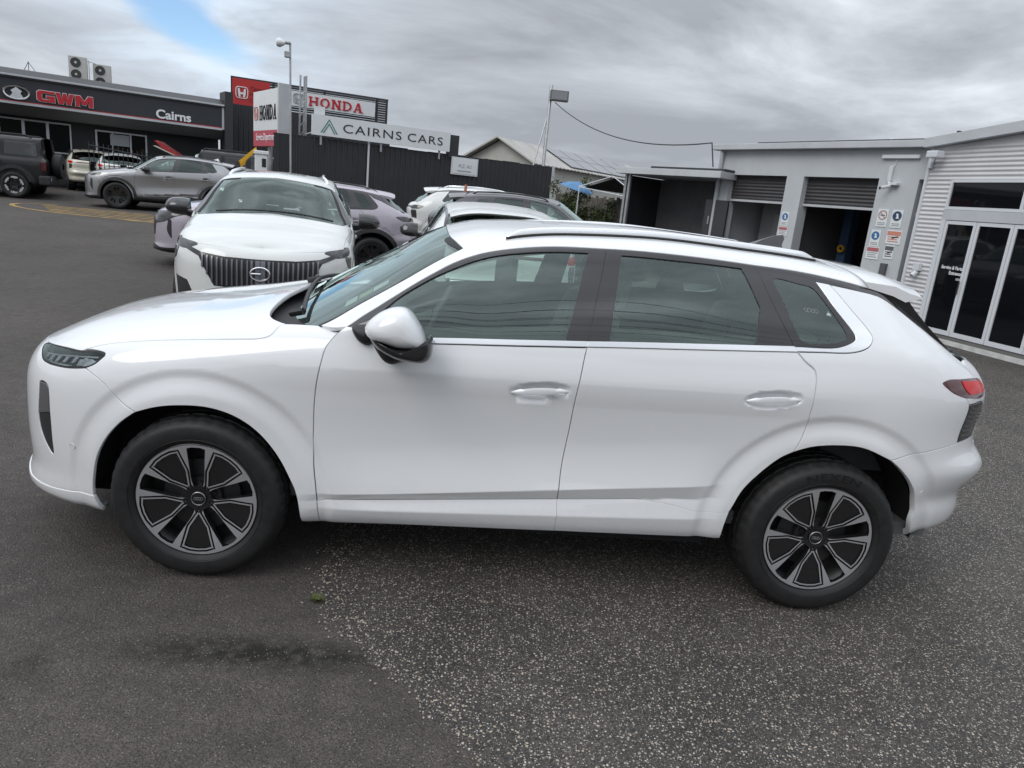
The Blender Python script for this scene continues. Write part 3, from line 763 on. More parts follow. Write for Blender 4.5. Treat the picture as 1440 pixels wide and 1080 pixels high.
def put_wheel(parent, style, x, y, z, far=False, steer=0., spin=0., **kw):
    K = wheel_kit(style, **kw)
    w_ = link('wheel', K['barrel'], parent, (x, y, z), (0, (0 if far else 0), (PI if far else 0)+steer))
    for k, me in K.items():
        if k != 'barrel': link(k, me, w_)
    if spin: w_.rotation_euler = Matrix.Rotation((PI if far else 0)+steer, 3, 'Z').to_4x4().to_euler(); w_.rotation_euler.rotate_axis('Y', spin)
    return w_

def inflate(outline, y0, y1, n=7, p=2.4, e=.5, back=.96, centre=None):
    """solid whose (x,z) outline shrinks towards a rounded outer end at y1"""
    o = np.asarray(outline, float); c = np.asarray(centre, float) if centre is not None else o.mean(0); V = []; F = []; m = len(o)
    ts = [-.0]+list(np.sin(np.linspace(0, PI/2, n)))
    V += [(q[0], y0, q[1]) for q in c+(o-c)*back]
    for t in np.sin(np.linspace(0, PI/2*.985, n)):
        s_ = (1-t**p)**e; yy = y0+(y1-y0)*(.25+.75*t)
        V += [(q[0], yy, q[1]) for q in c+(o-c)*s_]
    for i in range(n):
        for k in range(m): F.append((i*m+k, i*m+(k+1) % m, (i+1)*m+(k+1) % m, (i+1)*m+k))
    F.append(tuple(range(m))); F.append(tuple(n*m+k for k in range(m))[::-1])
    return V, F
def ob_fix(name, V, F, m, parent, ang=40):
    mb = MB(); mb.add(V, F); return mb.obj(name, m, parent, smooth=ang)
def mirror_y(o, parent=None):
    me = o.data.copy(); V = np.empty(len(me.vertices)*3); me.vertices.foreach_get('co', V); V = V.reshape(-1, 3); V[:, 1] *= -1
    me.vertices.foreach_set('co', V.ravel()); me.flip_normals(); me.update()
    return link(o.name.split('.')[0], me, parent if parent is not None else o.parent)

LILAC = paint('lilac', (.44, .40, .455), metal=.25, rough=.4); SILVERP = paint('silver', (.36, .36, .37), metal=.75, rough=.38)
BLACKP = mat('paint black', (.008, .008, .009), rough=.28, coat=.35); GREYP = paint('graphite', (.055, .055, .06), metal=.5, rough=.35); CREAM = paint('cream', (.62, .60, .50), rough=.4)
WHITE2 = paint('second white', (.68, .695, .68), rough=.4); REDP = paint('red', (.45, .02, .03), rough=.35)
def uv_of(S, pts, mode='side', ulim=None, vlim=None):
    """surface parameters of points given as (x,z) seen from the side or (w,z) seen from the end"""
    u = np.linspace(*(ulim or (S.ua, S.ub)), 160); v = np.linspace(*(vlim or (0, S.n-1)), 120)
    U, V = np.meshgrid(u, v, indexing='ij'); U = U.ravel(); V = V.ravel(); P = S(U, V); Q = np.stack([P[:, 0] if mode == 'side' else -P[:, 1], P[:, 2]], 1)
    out = []
    for p_ in pts:
        d_ = ((Q-np.array(p_))**2).sum(1); i = np.argsort(d_)[:4]; w_ = 1/(d_[i]+1e-6)
        a_, b_ = float((U[i]*w_).sum()/w_.sum()), float((V[i]*w_).sum()/w_.sum())
        if mode == 'side':
            for _ in range(6):
                q = S(np.array([a_, a_+1e-4, a_]), np.array([b_, b_, b_+1e-4]))[:, [0, 2]]; J = np.stack([(q[1]-q[0])/1e-4, (q[2]-q[0])/1e-4], 1)
                if abs(np.linalg.det(J)) < 1e-7: break
                st = np.clip(np.linalg.solve(J, np.array(p_)-q[0]), -.1, .1); a_ = float(np.clip(a_+st[0], S.ua, S.ub)); b_ = float(np.clip(b_+st[1], 0, S.n-1))
        out.append((a_, b_))
    return out
def gz(x, y):
    t = min(1, max(0, (y-7)/12)); t2 = min(1, max(0, (y-19.5)/3)); return .30*t*t*(3-2*t)+.22*t2*t2*(3-2*t2)
def at(x, y): return (x, y, gz(x, y))
# ---------------------------------------------------------------- ground
def nodes(name):
    m = bpy.data.materials.new(name); m.use_nodes = True; nt = m.node_tree; b = nt.nodes['Principled BSDF']
    tc = nt.nodes.new('ShaderNodeTexCoord').outputs['Object']
    def nz(scale, detail=6, rough=.6):
        n = nt.nodes.new('ShaderNodeTexNoise'); n.inputs['Scale'].default_value = scale; n.inputs['Detail'].default_value = detail; n.inputs['Roughness'].default_value = rough
        nt.links.new(tc, n.inputs['Vector']); return n.outputs['Fac']
    def vor(scale, rnd=1.0, vec=None):
        n = nt.nodes.new('ShaderNodeTexVoronoi'); n.inputs['Scale'].default_value = scale; n.inputs['Randomness'].default_value = rnd; nt.links.new(vec or tc, n.inputs['Vector']); return n
    def mr(v, a, b_, c=0., d_=1.):
        n = nt.nodes.new('ShaderNodeMapRange'); n.inputs['From Min'].default_value = a; n.inputs['From Max'].default_value = b_; n.inputs['To Min'].default_value = c; n.inputs['To Max'].default_value = d_; nt.links.new(v, n.inputs['Value']); return n.outputs[0]
    def op(o, a, b_=None):
        n = nt.nodes.new('ShaderNodeMath'); n.operation = o
        for i, q in enumerate((a, b_)):
            if q is None: continue
            if isinstance(q, (int, float)): n.inputs[i].default_value = q
            else: nt.links.new(q, n.inputs[i])
        return n.outputs[0]
    def mixc(f, a, b_):
        n = nt.nodes.new('ShaderNodeMix'); n.data_type = 'RGBA'; nt.links.new(f, n.inputs['Factor'])
        for k, q in (('A', a), ('B', b_)):
            if isinstance(q, tuple): n.inputs[k].default_value = (*q, 1)
            else: nt.links.new(q, n.inputs[k])
        return n.outputs['Result']
    def bump(hgt, st, dist):
        n = nt.nodes.new('ShaderNodeBump'); n.inputs['Strength'].default_value = st; n.inputs['Distance'].default_value = dist; nt.links.new(hgt, n.inputs['Height']); nt.links.new(n.outputs[0], b.inputs['Normal'])
    return m, nt, b, tc, nz, vor, mr, op, mixc, bump
def asphalt():
    m, nt, b, tc, nz, vor, mr, op, mixc, bump = nodes('worn asphalt')
    v = vor(105); rnd = nt.nodes.new('ShaderNodeSeparateColor'); nt.links.new(v.outputs['Color'], rnd.inputs[0])
    speck = op('MULTIPLY', op('GREATER_THAN', rnd.outputs[0], .86), mr(v.outputs['Distance'], .16, .36, 1, 0))
    v2 = vor(290); r2 = nt.nodes.new('ShaderNodeSeparateColor'); nt.links.new(v2.outputs['Color'], r2.inputs[0])
    grain = mr(r2.outputs[0], 0, 1, .50, 1.6)
    big = mr(nz(.45, 9, .62), .3, .7, .78, 1.2); mid = mr(nz(9, 6), .3, .7, .82, 1.18)
    base = nt.nodes.new('ShaderNodeVectorMath'); base.operation = 'SCALE'; base.inputs[0].default_value = (.077, .068, .062)
    nt.links.new(op('MULTIPLY', op('MULTIPLY', big, mid), grain), base.inputs['Scale'])
    # damp mossy streak and oil marks
    st = mr(nz(1.6, 7, .65), .60, .72)
    sp = nt.nodes.new('ShaderNodeMapping'); sp.inputs['Location'].default_value = (.92/.42, 1.40/.075, 0); sp.inputs['Scale'].default_value = (1/.42, 1/.075, 0); nt.links.new(tc, sp.inputs['Vector'])
    sl_ = nt.nodes.new('ShaderNodeVectorMath'); sl_.operation = 'LENGTH'; nt.links.new(sp.outputs[0], sl_.inputs[0])
    st = op('MAXIMUM', st, op('MULTIPLY', mr(sl_.outputs['Value'], .3, 1.7, 2.0, 0), mr(nz(14, 8, .7), .34, .56)))
    col = mixc(op('MULTIPLY', st, .62), base.outputs[0], (.018, .018, .013))
    col = mixc(speck, col, (.26, .245, .225))
    nt.links.new(col, b.inputs['Base Color']); b.inputs['Roughness'].default_value = .82; b.inputs['Specular IOR Level'].default_value = .35
    bump(op('ADD', op('MULTIPLY', r2.outputs[0], .6), mr(v.outputs['Distance'], 0, .6, 1, 0)), .8, .005)
    return m
def chipseal():
    m, nt, b, tc, nz, vor, mr, op, mixc, bump = nodes('chip seal')
    warp = nt.nodes.new('ShaderNodeTexNoise'); warp.inputs['Scale'].default_value = 90; nt.links.new(tc, warp.inputs['Vector'])
    wv = nt.nodes.new('ShaderNodeVectorMath'); wv.operation = 'SCALE'; wv.inputs['Scale'].default_value = .008; nt.links.new(warp.outputs['Color'], wv.inputs[0])
    wa = nt.nodes.new('ShaderNodeVectorMath'); wa.operation = 'ADD'; nt.links.new(tc, wa.inputs[0]); nt.links.new(wv.outputs[0], wa.inputs[1])
    def chips(scale, dens, r):
        v = vor(scale, 1., wa.outputs[0]); c = nt.nodes.new('ShaderNodeSeparateColor'); nt.links.new(v.outputs['Color'], c.inputs[0])
        lim = op('MULTIPLY', op('ADD', mr(c.outputs[1], 0, 1, .35, 1.0), 0), r)
        hit = op('LESS_THAN', v.outputs['Distance'], lim); on = op('LESS_THAN', c.outputs[0], dens)
        return op('MULTIPLY', hit, on), c
    patch = mr(nz(1.1, 6, .6), .32, .68, .55, 1.25)
    h1, c1 = chips(88, .55, .42); h2, c2 = chips(150, .62, .44)
    v3 = vor(170); r3 = nt.nodes.new('ShaderNodeSeparateColor'); nt.links.new(v3.outputs['Color'], r3.inputs[0])
    base = nt.nodes.new('ShaderNodeVectorMath'); base.operation = 'SCALE'; base.inputs[0].default_value = (.053, .047, .042)
    nt.links.new(op('MULTIPLY', mr(r3.outputs[0], 0, 1, .4, 1.7), patch), base.inputs['Scale'])
    stone = nt.nodes.new('ShaderNodeValToRGB'); nt.links.new(c1.outputs[2], stone.inputs[0]); e = stone.color_ramp.elements
    e[0].position = 0; e[0].color = (.20, .18, .155, 1); e[1].position = 1; e[1].color = (.62, .59, .54, 1); k = e.new(.5); k.color = (.34, .305, .265, 1); k = e.new(.75); k.color = (.42, .345, .275, 1)
    st2 = nt.nodes.new('ShaderNodeValToRGB'); nt.links.new(c2.outputs[2], st2.inputs[0]); e = st2.color_ramp.elements
    e[0].color = (.10, .095, .085, 1); e[1].color = (.56, .53, .48, 1)
    col = mixc(h2, base.outputs[0], st2.outputs[0]); col = mixc(h1, col, stone.outputs[0])
    nt.links.new(col, b.inputs['Base Color']); b.inputs['Roughness'].default_value = .75
    bump(op('ADD', op('ADD', op('MULTIPLY', h1, 1.0), op('MULTIPLY', h2, .7)), op('MULTIPLY', r3.outputs[0], .5)), .7, .005)
    return m
ASPH = asphalt(); CHIP = chipseal()
xs = list(np.linspace(-900, 900, 7)); xs = sorted(set(xs+list(np.linspace(-60, 60, 13)))); ysl = sorted(set([-900, -300, -60, -20, 0, 4]+list(np.linspace(6, 24, 37))+[30, 60, 300, 900]))
V = [(x, y, gz(x, y)) for y in ysl for x in xs]; nx = len(xs)
Fc = [(j*nx+i, j*nx+i+1, (j+1)*nx+i+1, (j+1)*nx+i) for j in range(len(ysl)-1) for i in range(nx-1)]
tag(obj('ground', V, Fc, ASPH, smooth=True), kind='structure')
# chip seal patch with its ragged edge
SEAMLINE = [(-.30, 9), (-.55, 5), (-.80, 2.2), (-.86, .6), (-.84, -.39), (-.83, -.71), (-.80, -1.01), (-.72, -1.16), (-.57, -1.34), (-.43, -1.48), (-.27, -1.69), (-.11, -1.89), (.08, -2.15), (.4, -2.7), (.9, -3.6), (1.6, -5.2), (2.4, -9)]
sl = catmull(np.array(SEAMLINE), step=.03); rr_ = np.random.RandomState(3)
jit = smooth(rr_.normal(0, .022, len(sl)), 2); sl = sl+np.stack([jit, jit*.4], 1)
Vp = [(x, y, gz(x, y)+.004) for x, y in sl]+[(x, y, gz(x, y)-.002) for x, y in sl+np.array([-.02, -.012])]
n_ = len(sl); right = [(max(7.3, x+1), y) for x, y in sl]
Vp += [(7.9+.0*y, y, gz(x, y)+.004) for x, y in right]
Fc = [(i, i+1, n_+i+1, n_+i) for i in range(n_-1)]+[(i, 2*n_+i, 2*n_+i+1, i+1) for i in range(n_-1)]
tag(obj('chip_seal_paving', Vp, Fc, CHIP), kind='structure')
# loose stone along the ragged edge
STONE = mat('loose stone', (.33, .28, .22), rough=.85, noise=(60, .5)); V = []; Fc = []
for k in range(2600):
    i = rr_.randint(0, n_-1); c = sl[i]+rr_.normal(0, 1, 2)*np.array([.055, .035])+np.array([.02, .01])
    if not (-3 < c[1] < -.2): continue
    r_ = rr_.uniform(.0022, .0065); b = len(V); zz = .004+r_*.35
    a0 = rr_.uniform(0, 6); q = [(c[0]+r_*math.cos(a0+2*PI*j/5)*rr_.uniform(.7, 1.2), c[1]+r_*math.sin(a0+2*PI*j/5)*rr_.uniform(.7, 1.2), zz*rr_.uniform(.6, 1.1)) for j in range(5)]
    V += q+[(c[0], c[1], zz+r_*.6)]; Fc += [(b+j, b+(j+1) % 5, b+5) for j in range(5)]
tag(obj('loose_gravel', V, Fc, STONE), 'loose pale stones along the edge of the chip seal paving', 'gravel', kind='stuff')
WEEDM = mat('weed leaf', (.09, .12, .03), rough=.7, noise=(30, .4)); V = []; Fc = []
for k in range(90):
    a = rr_.uniform(0, 2*PI); d_ = rr_.uniform(0, .028); l = rr_.uniform(.012, .035); b = len(V); c = np.array([-.81+d_*math.cos(a), -1.04+d_*math.sin(a)*.7])
    e = np.array([math.cos(a), math.sin(a)]); s_ = np.array([-e[1], e[0]])*.003
    V += [(*(c-s_), .004), (*(c+s_), .004), (*(c+e*l*.6), .006+l*.6)]; Fc.append((b, b+1, b+2))
tag(obj('weed', V, Fc, WEEDM), 'tiny green weed at the paving edge near the front wheel', 'weed')
# yellow hatching on the far lot
YEL = mat('worn yellow paint', (.30, .20, .07), rough=.8, noise=(3, .6)); g = thing('road_marking', 'worn yellow hatched lines on the asphalt before the silver SUV', 'road marking', (0, 0, 0))
def strip(pts, w_, name='painted_line'):
    pts = catmull(np.array(pts), step=.4) if len(pts) > 2 else np.array(pts, float); V = []
    for i, q in enumerate(pts):
        t = pts[min(i+1, len(pts)-1)]-pts[max(i-1, 0)]; t = t/np.linalg.norm(t); nn = np.array([-t[1], t[0]])*w_/2
        for s_ in (-1, 1): c = q+nn*s_; V.append((c[0], c[1], gz(*c)+.006))
    obj(name, V, [(2*i, 2*i+1, 2*i+3, 2*i+2) for i in range(len(pts)-1)], YEL, g)
strip([(-8.5, 15.6), (-11.2, 15.8), (-12.6, 16.6), (-12.9, 17.4), (-12.2, 18.0)], .12)
for k in range(6): strip([(-12.4+.25*k, 17.6-.36*k), (-8.0, 17.5-.42*k)], .13)

# wooded hills across the street, behind the viewer
rs_ = np.random.RandomState(4); hx = np.linspace(-900, 900, 61); hz = smooth(rs_.uniform(8, 60, 61), 4)
V = []
for x, z in zip(hx, hz): V += [(x, -420+30*math.sin(x/90), -1), (x, -470+25*math.sin(x/70), z*.7), (x, -540, z), (x, -700, -1)]
tag(obj('hills', V, [(4*i+k, 4*i+4+k, 4*i+5+k, 4*i+1+k) for i in range(60) for k in range(3)], mat('wooded hill', (.035, .050, .030), rough=.9, noise=(.05, .4)), smooth=True), kind='structure')

# ---------------------------------------------------------------- buildings and signs
def frame(name, label, cat, A, B, group=None):
    """local x runs from A to B along the front, local y into the building"""
    return thing(name, label, cat, (A[0], A[1], 0), math.atan2(B[1]-A[1], B[0]-A[0]), group)
def corr(name, m, parent, x0, x1, z0, z1, pitch, amp, y=0., horiz=False, trap=False, n=6, both=False):
    """corrugated sheet; ribs run vertically, or horizontally"""
    L = (z1-z0) if horiz else (x1-x0); k = max(2, int(round(L/pitch))); V = []; ts = []
    for i in range(k):
        if trap: ts += [((i+f)*L/k, a) for f, a in ((0, 0), (.62, 0), (.70, 1), (.90, 1), (.98, 0))]
        else: ts += [((i+j/n)*L/k, .5-.5*math.cos(2*PI*j/n)) for j in range(n)]
    ts.append((L, 0))
    for t, a in ts:
        V += [(x0, y-a*amp, z0+t), (x1, y-a*amp, z0+t)] if horiz else [(x0+t, y-a*amp, z0), (x0+t, y-a*amp, z1)]
    F_ = [(2*i, 2*i+1, 2*i+3, 2*i+2) for i in range(len(ts)-1)]
    o = obj(name, V, F_, m, parent); flat(o, 50) if not trap else None; return o
def bx(name, m, parent, a, b, ch=0.): return MB().box(a, b, ch).obj(name, m, parent)
CHAR = mat('charcoal steel', (.035, .036, .040), rough=.55, noise=(2.5, .18)); CHAR2 = mat('charcoal fascia', (.030, .034, .042), rough=.5, noise=(1.2, .08))
DKWALL = mat('dark painted wall', (.022, .022, .025), rough=.7, noise=(2, .2)); WHT = mat('white sign face', (.76, .79, .80), rough=.45, noise=(3, .04)); REDS = mat('red sign face', (.52, .035, .035), rough=.45, noise=(3, .06))
GREYB = mat('grey render', (.52, .545, .565), rough=.75, noise=(1.4, .07), bump=(60, .15, .004)); LIGHTM = mat('pale zinc trim', (.52, .54, .56), rough=.45, noise=(2, .08)); ZINC = mat('galvanised steel', (.42, .43, .44), rough=.42, metal=.6, noise=(6, .2))
OFFW = mat('off white corrugated', (.62, .62, .63), rough=.45, noise=(1.5, .06)); WFRAME = mat('white powder coat', (.66, .68, .71), rough=.4); PANE = mat('dark window pane', (.006, .007, .009), rough=.03, spec=.28)
RSHUT = mat('roller shutter', (.060, .058, .061), rough=.5, noise=(4, .12)); INKB = mat('black print', (.015, .015, .017), rough=.6); INKR = mat('red print', (.50, .02, .03), rough=.5); INKG = mat('teal print', (.02, .20, .17), rough=.5); INKW = mat('white print', (.80, .82, .83), rough=.5)
CONC = mat('concrete', (.22, .21, .20), rough=.85, noise=(4, .2), bump=(40, .3, .004)); BLUEP = mat('blue sign print', (.05, .16, .36), rough=.5); ORNG = mat('orange sign print', (.62, .25, .17), rough=.5)
ROOFW = mat('weathered pale roofing', (.40, .39, .37), rough=.7, noise=(.8, .2)); SOLAR = mat('solar panel', (.025, .028, .04), rough=.15, coat=.5); YELLOW = mat('yellow paint', (.65, .36, .02), rough=.5)

# --- showroom on the left
sh = frame('showroom', 'dark car showroom with grey fascia and red lettering at the left', 'building', (-16.58, 23.0), (-10.45, 26.7))
bx('wall', DKWALL, sh, (-4, 1.3, -.3), (7.3, 12, 4.2)); 
fa = bx('fascia', CHAR2, sh, (-4, 0, 3.36), (7.16, .5, 4.10))
bx('fascia_trim', LIGHTM, fa, (7.16, -.03, 3.28), (7.24, .5, 4.12)); bx('red_stripe', INKR, fa, (-4, -.012, 3.335), (7.16, .5, 3.36)); bx('grey_stripe', LIGHTM, fa, (-4, -.006, 3.25), (7.16, .5, 3.335))
MB().prism([(0.05, 3.25), (1.3, 3.25), (1.3, 2.92), (.55, 2.92)], -4, 7.3, 'x').obj('soffit', mat('grey soffit', (.10, .10, .105), rough=.7), sh)
bx('gutter', LIGHTM, sh, (-4, -.10, 4.15), (7.24, .06, 4.21), .01); MB().prism([(-.06, 4.21), (.6, 4.45), (.8, 4.45), (.8, 4.10), (-.06, 4.10)], -4, 7.24, 'x').obj('roof', CHAR, sh)
bx('end_post', CHAR, sh, (7.26, -.1, -.3), (7.56, .8, 4.72))
for k in range(5):
    x0 = -1.62+.74*k; w_ = bx('window', WFRAME, sh, (x0, 1.24, 1.75), (x0+.74, 1.32, 2.84)); bx('pane', PANE, w_, (x0+.05, 1.225, 1.80), (x0+.69, 1.25, 2.78))
d_ = bx('door', WFRAME, sh, (2.86, 1.22, .1), (4.62, 1.32, 2.76))
for x0, x1, z0, z1, mm in ((2.92, 3.40, .2, 2.70, PANE), (3.46, 4.02, .2, 2.70, PANE), (4.08, 4.56, .2, 2.70, PANE)): bx('pane', mm, d_, (x0, 1.205, z0), (x1, 1.23, z1))
bx('door_notice', mat('pale notice', (.36, .38, .40), rough=.6), d_, (3.35, 1.19, 2.25), (4.0, 1.20, 2.66))
def stroke_letters(name, m, parent, polys, x, z, s_, y0, y1):
    mb = MB()
    for pl in polys: mb.prism([(x+a*s_[0], z+b*s_[1]) for a, b in pl], y0, y1)
    return mb.obj(name, m, parent)
Gp = [[(0, .15), (.15, 0), (1, 0), (1, .58), (.52, .58), (.52, .40), (.72, .40), (.72, .22), (.30, .22), (.26, .27), (.26, .73), (.30, .78), (1, .78), (1, 1), (.15, 1), (0, .85)]]
Wp = [[(0, 1), (.18, 0), (.42, 0), (.52, .52), (.62, 0), (.86, 0), (1.04, 1), (.80, 1), (.72, .42), (.61, 1), (.43, 1), (.32, .42), (.24, 1)]]
Mp = [[(0, 0), (0, 1), (.28, 1), (.52, .5), (.76, 1), (1.04, 1), (1.04, 0), (.80, 0), (.80, .58), (.60, .16), (.44, .16), (.24, .58), (.24, 0)]]
for k, (pl, x0) in enumerate(((Gp, 1.05), (Wp, 1.60), (Mp, 2.19))):
    o = stroke_letters('letter', INKR, fa, pl, x0, 3.44, (.52, .36), -.09, -.0)
    q = np.array(pl[0])*np.array([.52, .36])+np.array([x0, 3.44]); q2 = inset(q, -.022); MB().prism([tuple(v) for v in q2], -.05, -.001).obj('letter_edge', INKW, o)
lettering('letter_row', 'Cairns', INKW, fa, w=1.22, h=.33, loc=(5.40, -.03, 3.555), bold=.025, depth=.06)
mb = MB(); mb.tube([(.46+.36*math.cos(a), -.06, 3.63+.205*math.sin(a)) for a in np.linspace(0, 2*PI, 41)], .038, 6, cap=False)
mb.prism([(.46, 3.80), (.62, 3.68), (.57, 3.60), (.66, 3.47), (.46, 3.43), (.26, 3.47), (.35, 3.60), (.30, 3.68)], -.10, -.02); mb.prism([(.46, 3.80), (.52, 3.62), (.46, 3.50), (.40, 3.62)], -.14, -.10); mb.obj('emblem', CHROME, fa)
def aircon(loc, rz, label):
    t = thing('air_conditioner', label, 'air conditioner', loc, rz, 'roof air conditioners'); bx('casing', mat('aged white casing', (.55, .55, .52), rough=.6, noise=(3, .1)), t, (-.30, 0, 0), (.30, .32, .86), .015)
    for z in (.22, .64): MB().lathe([(.001, -.012), (.05, -.012), (.055, -.02), (.165, -.02), (.175, -.004)], c=(-.06, 0, z), axis='y', n=20).obj('fan_grille', mat('fan dark', (.05, .05, .05), rough=.6), t); MB().lathe([(.001, -.022), (.045, -.022), (.045, -.012)], c=(-.06, 0, z), axis='y', n=14).obj('fan_hub', mat('aged white casing'), t)
    MB().box((-.28, .02, -.35), (-.24, .3, 0)).box((.24, .02, -.35), (.28, .3, 0)).obj('stand', ZINC, t)
aircon((-15.62, 26.2, 4.50), .35, 'left of two white fan units on the showroom roof'); aircon((-15.0, 26.75, 4.36), .35, 'right of two white fan units on the showroom roof')
bx('roof_deck', CHAR, sh, (-4, .8, 4.12), (7.24, 6, 4.2))
t = thing('roof_antenna', 'thin antenna with crossbars above the roof fan units', 'antenna', (-15.4, 26.6, 4.3)); MB().tube([(0, 0, 0), (0, 0, 1.0)], .012, 5).obj('mast', ZINC, t); MB().tube([(-.2, 0, .98), (.22, .05, .92)], .010, 4).tube([(-.1, -.1, .95), (-.1, .1, .95)], .008, 4).tube([(.1, -.1, .94), (.1, .1, .94)], .008, 4).obj('crossbar', ZINC, t)
t = thing('roof_antenna', 'wire tripod antenna on the showroom roof above the round emblem', 'antenna', (-17.3, 26.0, 4.35)); MB().tube([(0, 0, 0), (0, 0, .62)], .012, 4).tube([(-.35, 0, 0), (0, 0, .6)], .010, 4).tube([(.45, 0, 0), (0, 0, .6)], .010, 4).obj('mast', CHAR, t)
# --- steel picket railing
t = frame('picket_railing', 'black steel picket railing at the showroom stairs', 'railing', (-12.8, 21.1), (-10.4, 22.5))
for k in range(22): MB().tube([(.14*k, 0, .2), (.14*k, 0, 2.22-.015*k)], .013, 5).obj('picket', CHAR, t)
for z0, z1 in ((2.1, 1.77), (.65, .65)): MB().tube([(0, 0, z0), (3.0, 0, z1)], .02, 5).obj('rail', CHAR, t)
# --- tall dark wall and the roof sign behind it
tw = frame('tall_wall', 'tall charcoal ribbed wall under the red and white roof sign', 'wall', (-10.75, 28.0), (-4.0, 30.9))
for k in range(9): corr('sheet', CHAR, tw, .78*k, .78*(k+1), -.3, 4.42, .19, .035, trap=True)
bx('back', CHAR, tw, (0, .05, -.3), (7.0, .6, 4.36))
hs = frame('roof_sign', 'long slatted roof sign with red panel and white panel lettered in red', 'sign', (-10.9, 29.2), (-4.6, 31.8)); 
fr_ = MB(); fr_.box((0, .06, 5.55), (6.85, .14, 5.63)).box((0, .06, 4.38), (.06, .14, 5.63)).box((6.76, .06, 4.55), (6.84, .14, 5.6)).box((1.3, .06, 4.55), (6.84, .14, 4.62)); fr_.obj('sign_frame', CHAR, hs)
for k in range(9): bx('slat', CHAR, hs, (1.45, .08, 4.64+.102*k), (6.76, .12, 4.722+.102*k))
for x in (1.7, 3.9, 6.3): bx('strut', CHAR, hs, (x, .12, 3.9), (x+.09, .22, 5.55))
r_ = bx('red_panel', REDS, hs, (.05, -.02, 4.42), (1.58, .05, 5.56)); w_ = bx('white_panel', WHT, hs, (2.08, -.03, 4.77), (6.22, .05, 5.39))
def h_mark(m, parent, cx, cz, s_, y):
    mb = MB(); P = [(-.30, .30), (-.34, .0), (-.28, -.27), (0, -.30), (.28, -.27), (.34, 0), (.30, .30), (0, .33)]
    q = catmull(np.array(P), closed=True, step=.08)*s_; mb.tube([(cx+a, y, cz+b) for a, b in list(q)+[q[0]]], .028*s_, 5, cap=False)
    for sg in (-1, 1): mb.prism([(cx+sg*a*s_, cz+b*s_) for a, b in ((.24, .26), (.13, .26), (.085, -.0), (.07, -.24), (.18, -.24), (.22, 0))], y-.01, y+.02)
    mb.prism([(cx+a*s_, cz+b*s_) for a, b in ((-.09, .03), (.09, .03), (.085, -.08), (-.085, -.08))], y-.01, y+.02); return mb.obj('emblem', m, parent)
h_mark(INKW, r_, .43, 4.99, .70, -.035)
for k, tx in enumerate(('Cairns', 'Honda', 'C')): lettering('small_text', tx, mat('dark red print', (.16, .01, .012), rough=.6), r_, h=.15, loc=(1.05+(.17*0 if tx != 'C' else -.24), -.028, 5.23-.24*k), depth=.01)
def slab(word, x, z, w_, h_):
    """slab-serif capitals: list of (letter polygons)"""
    out = []; n = len(word); cw = w_/n
    for i, c in enumerate(word):
        X = x+cw*i; P = []; a = cw*.86; st = a*.20; sf = a*.08; t = h_*.12
        def R(x0, z0, x1, z1): P.append([(X+x0, z+z0), (X+x1, z+z0), (X+x1, z+z1), (X+x0, z+z1)])
        def stem(x0): R(x0, t, x0+st, h_-t); R(x0-sf, 0, x0+st+sf, t); R(x0-sf, h_-t, x0+st+sf, h_)
        if c == 'H': stem(sf); stem(a-st-sf); R(sf+st, h_*.42, a-st-sf, h_*.58)
        elif c in 'OD':
            k = 18; x0 = 0 if c == 'O' else sf
            for j in range(k):
                a0 = 2*PI*j/k; a1 = 2*PI*(j+1)/k
                if c == 'D' and not (math.cos((a0+a1)/2) > -.05): continue
                cx, rx = (a/2, a/2) if c == 'O' else (a*.35, a*.62)
                f = lambda an, q: (X+cx+math.cos(an)*(rx-q*st*1.05), z+h_/2+math.sin(an)*(h_/2-q*t))
                P.append([f(a0, 0), f(a1, 0), f(a1, 1), f(a0, 1)])
            if c == 'D': stem(sf); R(sf+st, 0, a*.38, t); R(sf+st, h_-t, a*.38, h_)
        elif c == 'N': stem(sf); stem(a-st-sf); P.append([(X+sf, z+h_), (X+sf+st*1.1, z+h_), (X+a-sf, z), (X+a-sf-st*1.1, z)])
        elif c == 'A':
            P.append([(X+a*.06, z), (X+a*.06+st*.7, z), (X+a*.56, z+h_), (X+a*.40, z+h_)]); P.append([(X+a*.66, z), (X+a*.66+st*1.15, z), (X+a*.62, z+h_), (X+a*.42, z+h_)])
            R(a*.26, h_*.26, a*.74, h_*.38); R(-.02*a, 0, a*.30, t*.8); R(a*.58, 0, a*1.02, t*.8)
        out.append(P)
    return out
def slab_word(m, parent, word, x, z, w_, h_, y):
    for P in slab(word, x, z, w_, h_):
        mb = MB()
        for j, pl in enumerate(P): mb.prism(pl, y-.012-.0008*j, y+.01)
        mb.obj('letter', m, parent)
slab_word(INKR, w_, 'HONDA', 3.22, 4.86, 2.5, .40, -.045); h_mark(ZINC, w_, 2.78, 5.08, .62, -.045)
# --- two-sided pylon sign
py = frame('pylon_sign', 'upright white and red sign panel at the corner of the fence', 'sign', (-8.0, 22.5), (-6.64, 20.4))
bx('white_face', WHT, py, (.02, 0, 3.12), (2.56, .10, 4.36)); bx('red_face', mat('faded red sign face', (.50, .10, .13), rough=.5), py, (.02, 0, 2.62), (2.50, .10, 3.118)); bx('edge', LIGHTM, py, (2.56, -.02, 2.9), (2.66, .35, 4.5), .01)
MB().tube([(1.2, .2, -.2), (1.2, .2, 3.2)], .08, 8).obj('post', ZINC, py)
slab_word(INKB, py, 'HONDA', .72, 3.44, 1.76, .46, -.004); h_mark(mat('pale red print', (.55, .26, .26)), py, .36, 3.66, .62, -.006)
lettering('small_text', 'Service Department', INKW, py, w=2.0, h=.30, loc=(1.35, -.006, 2.88), depth=.012)
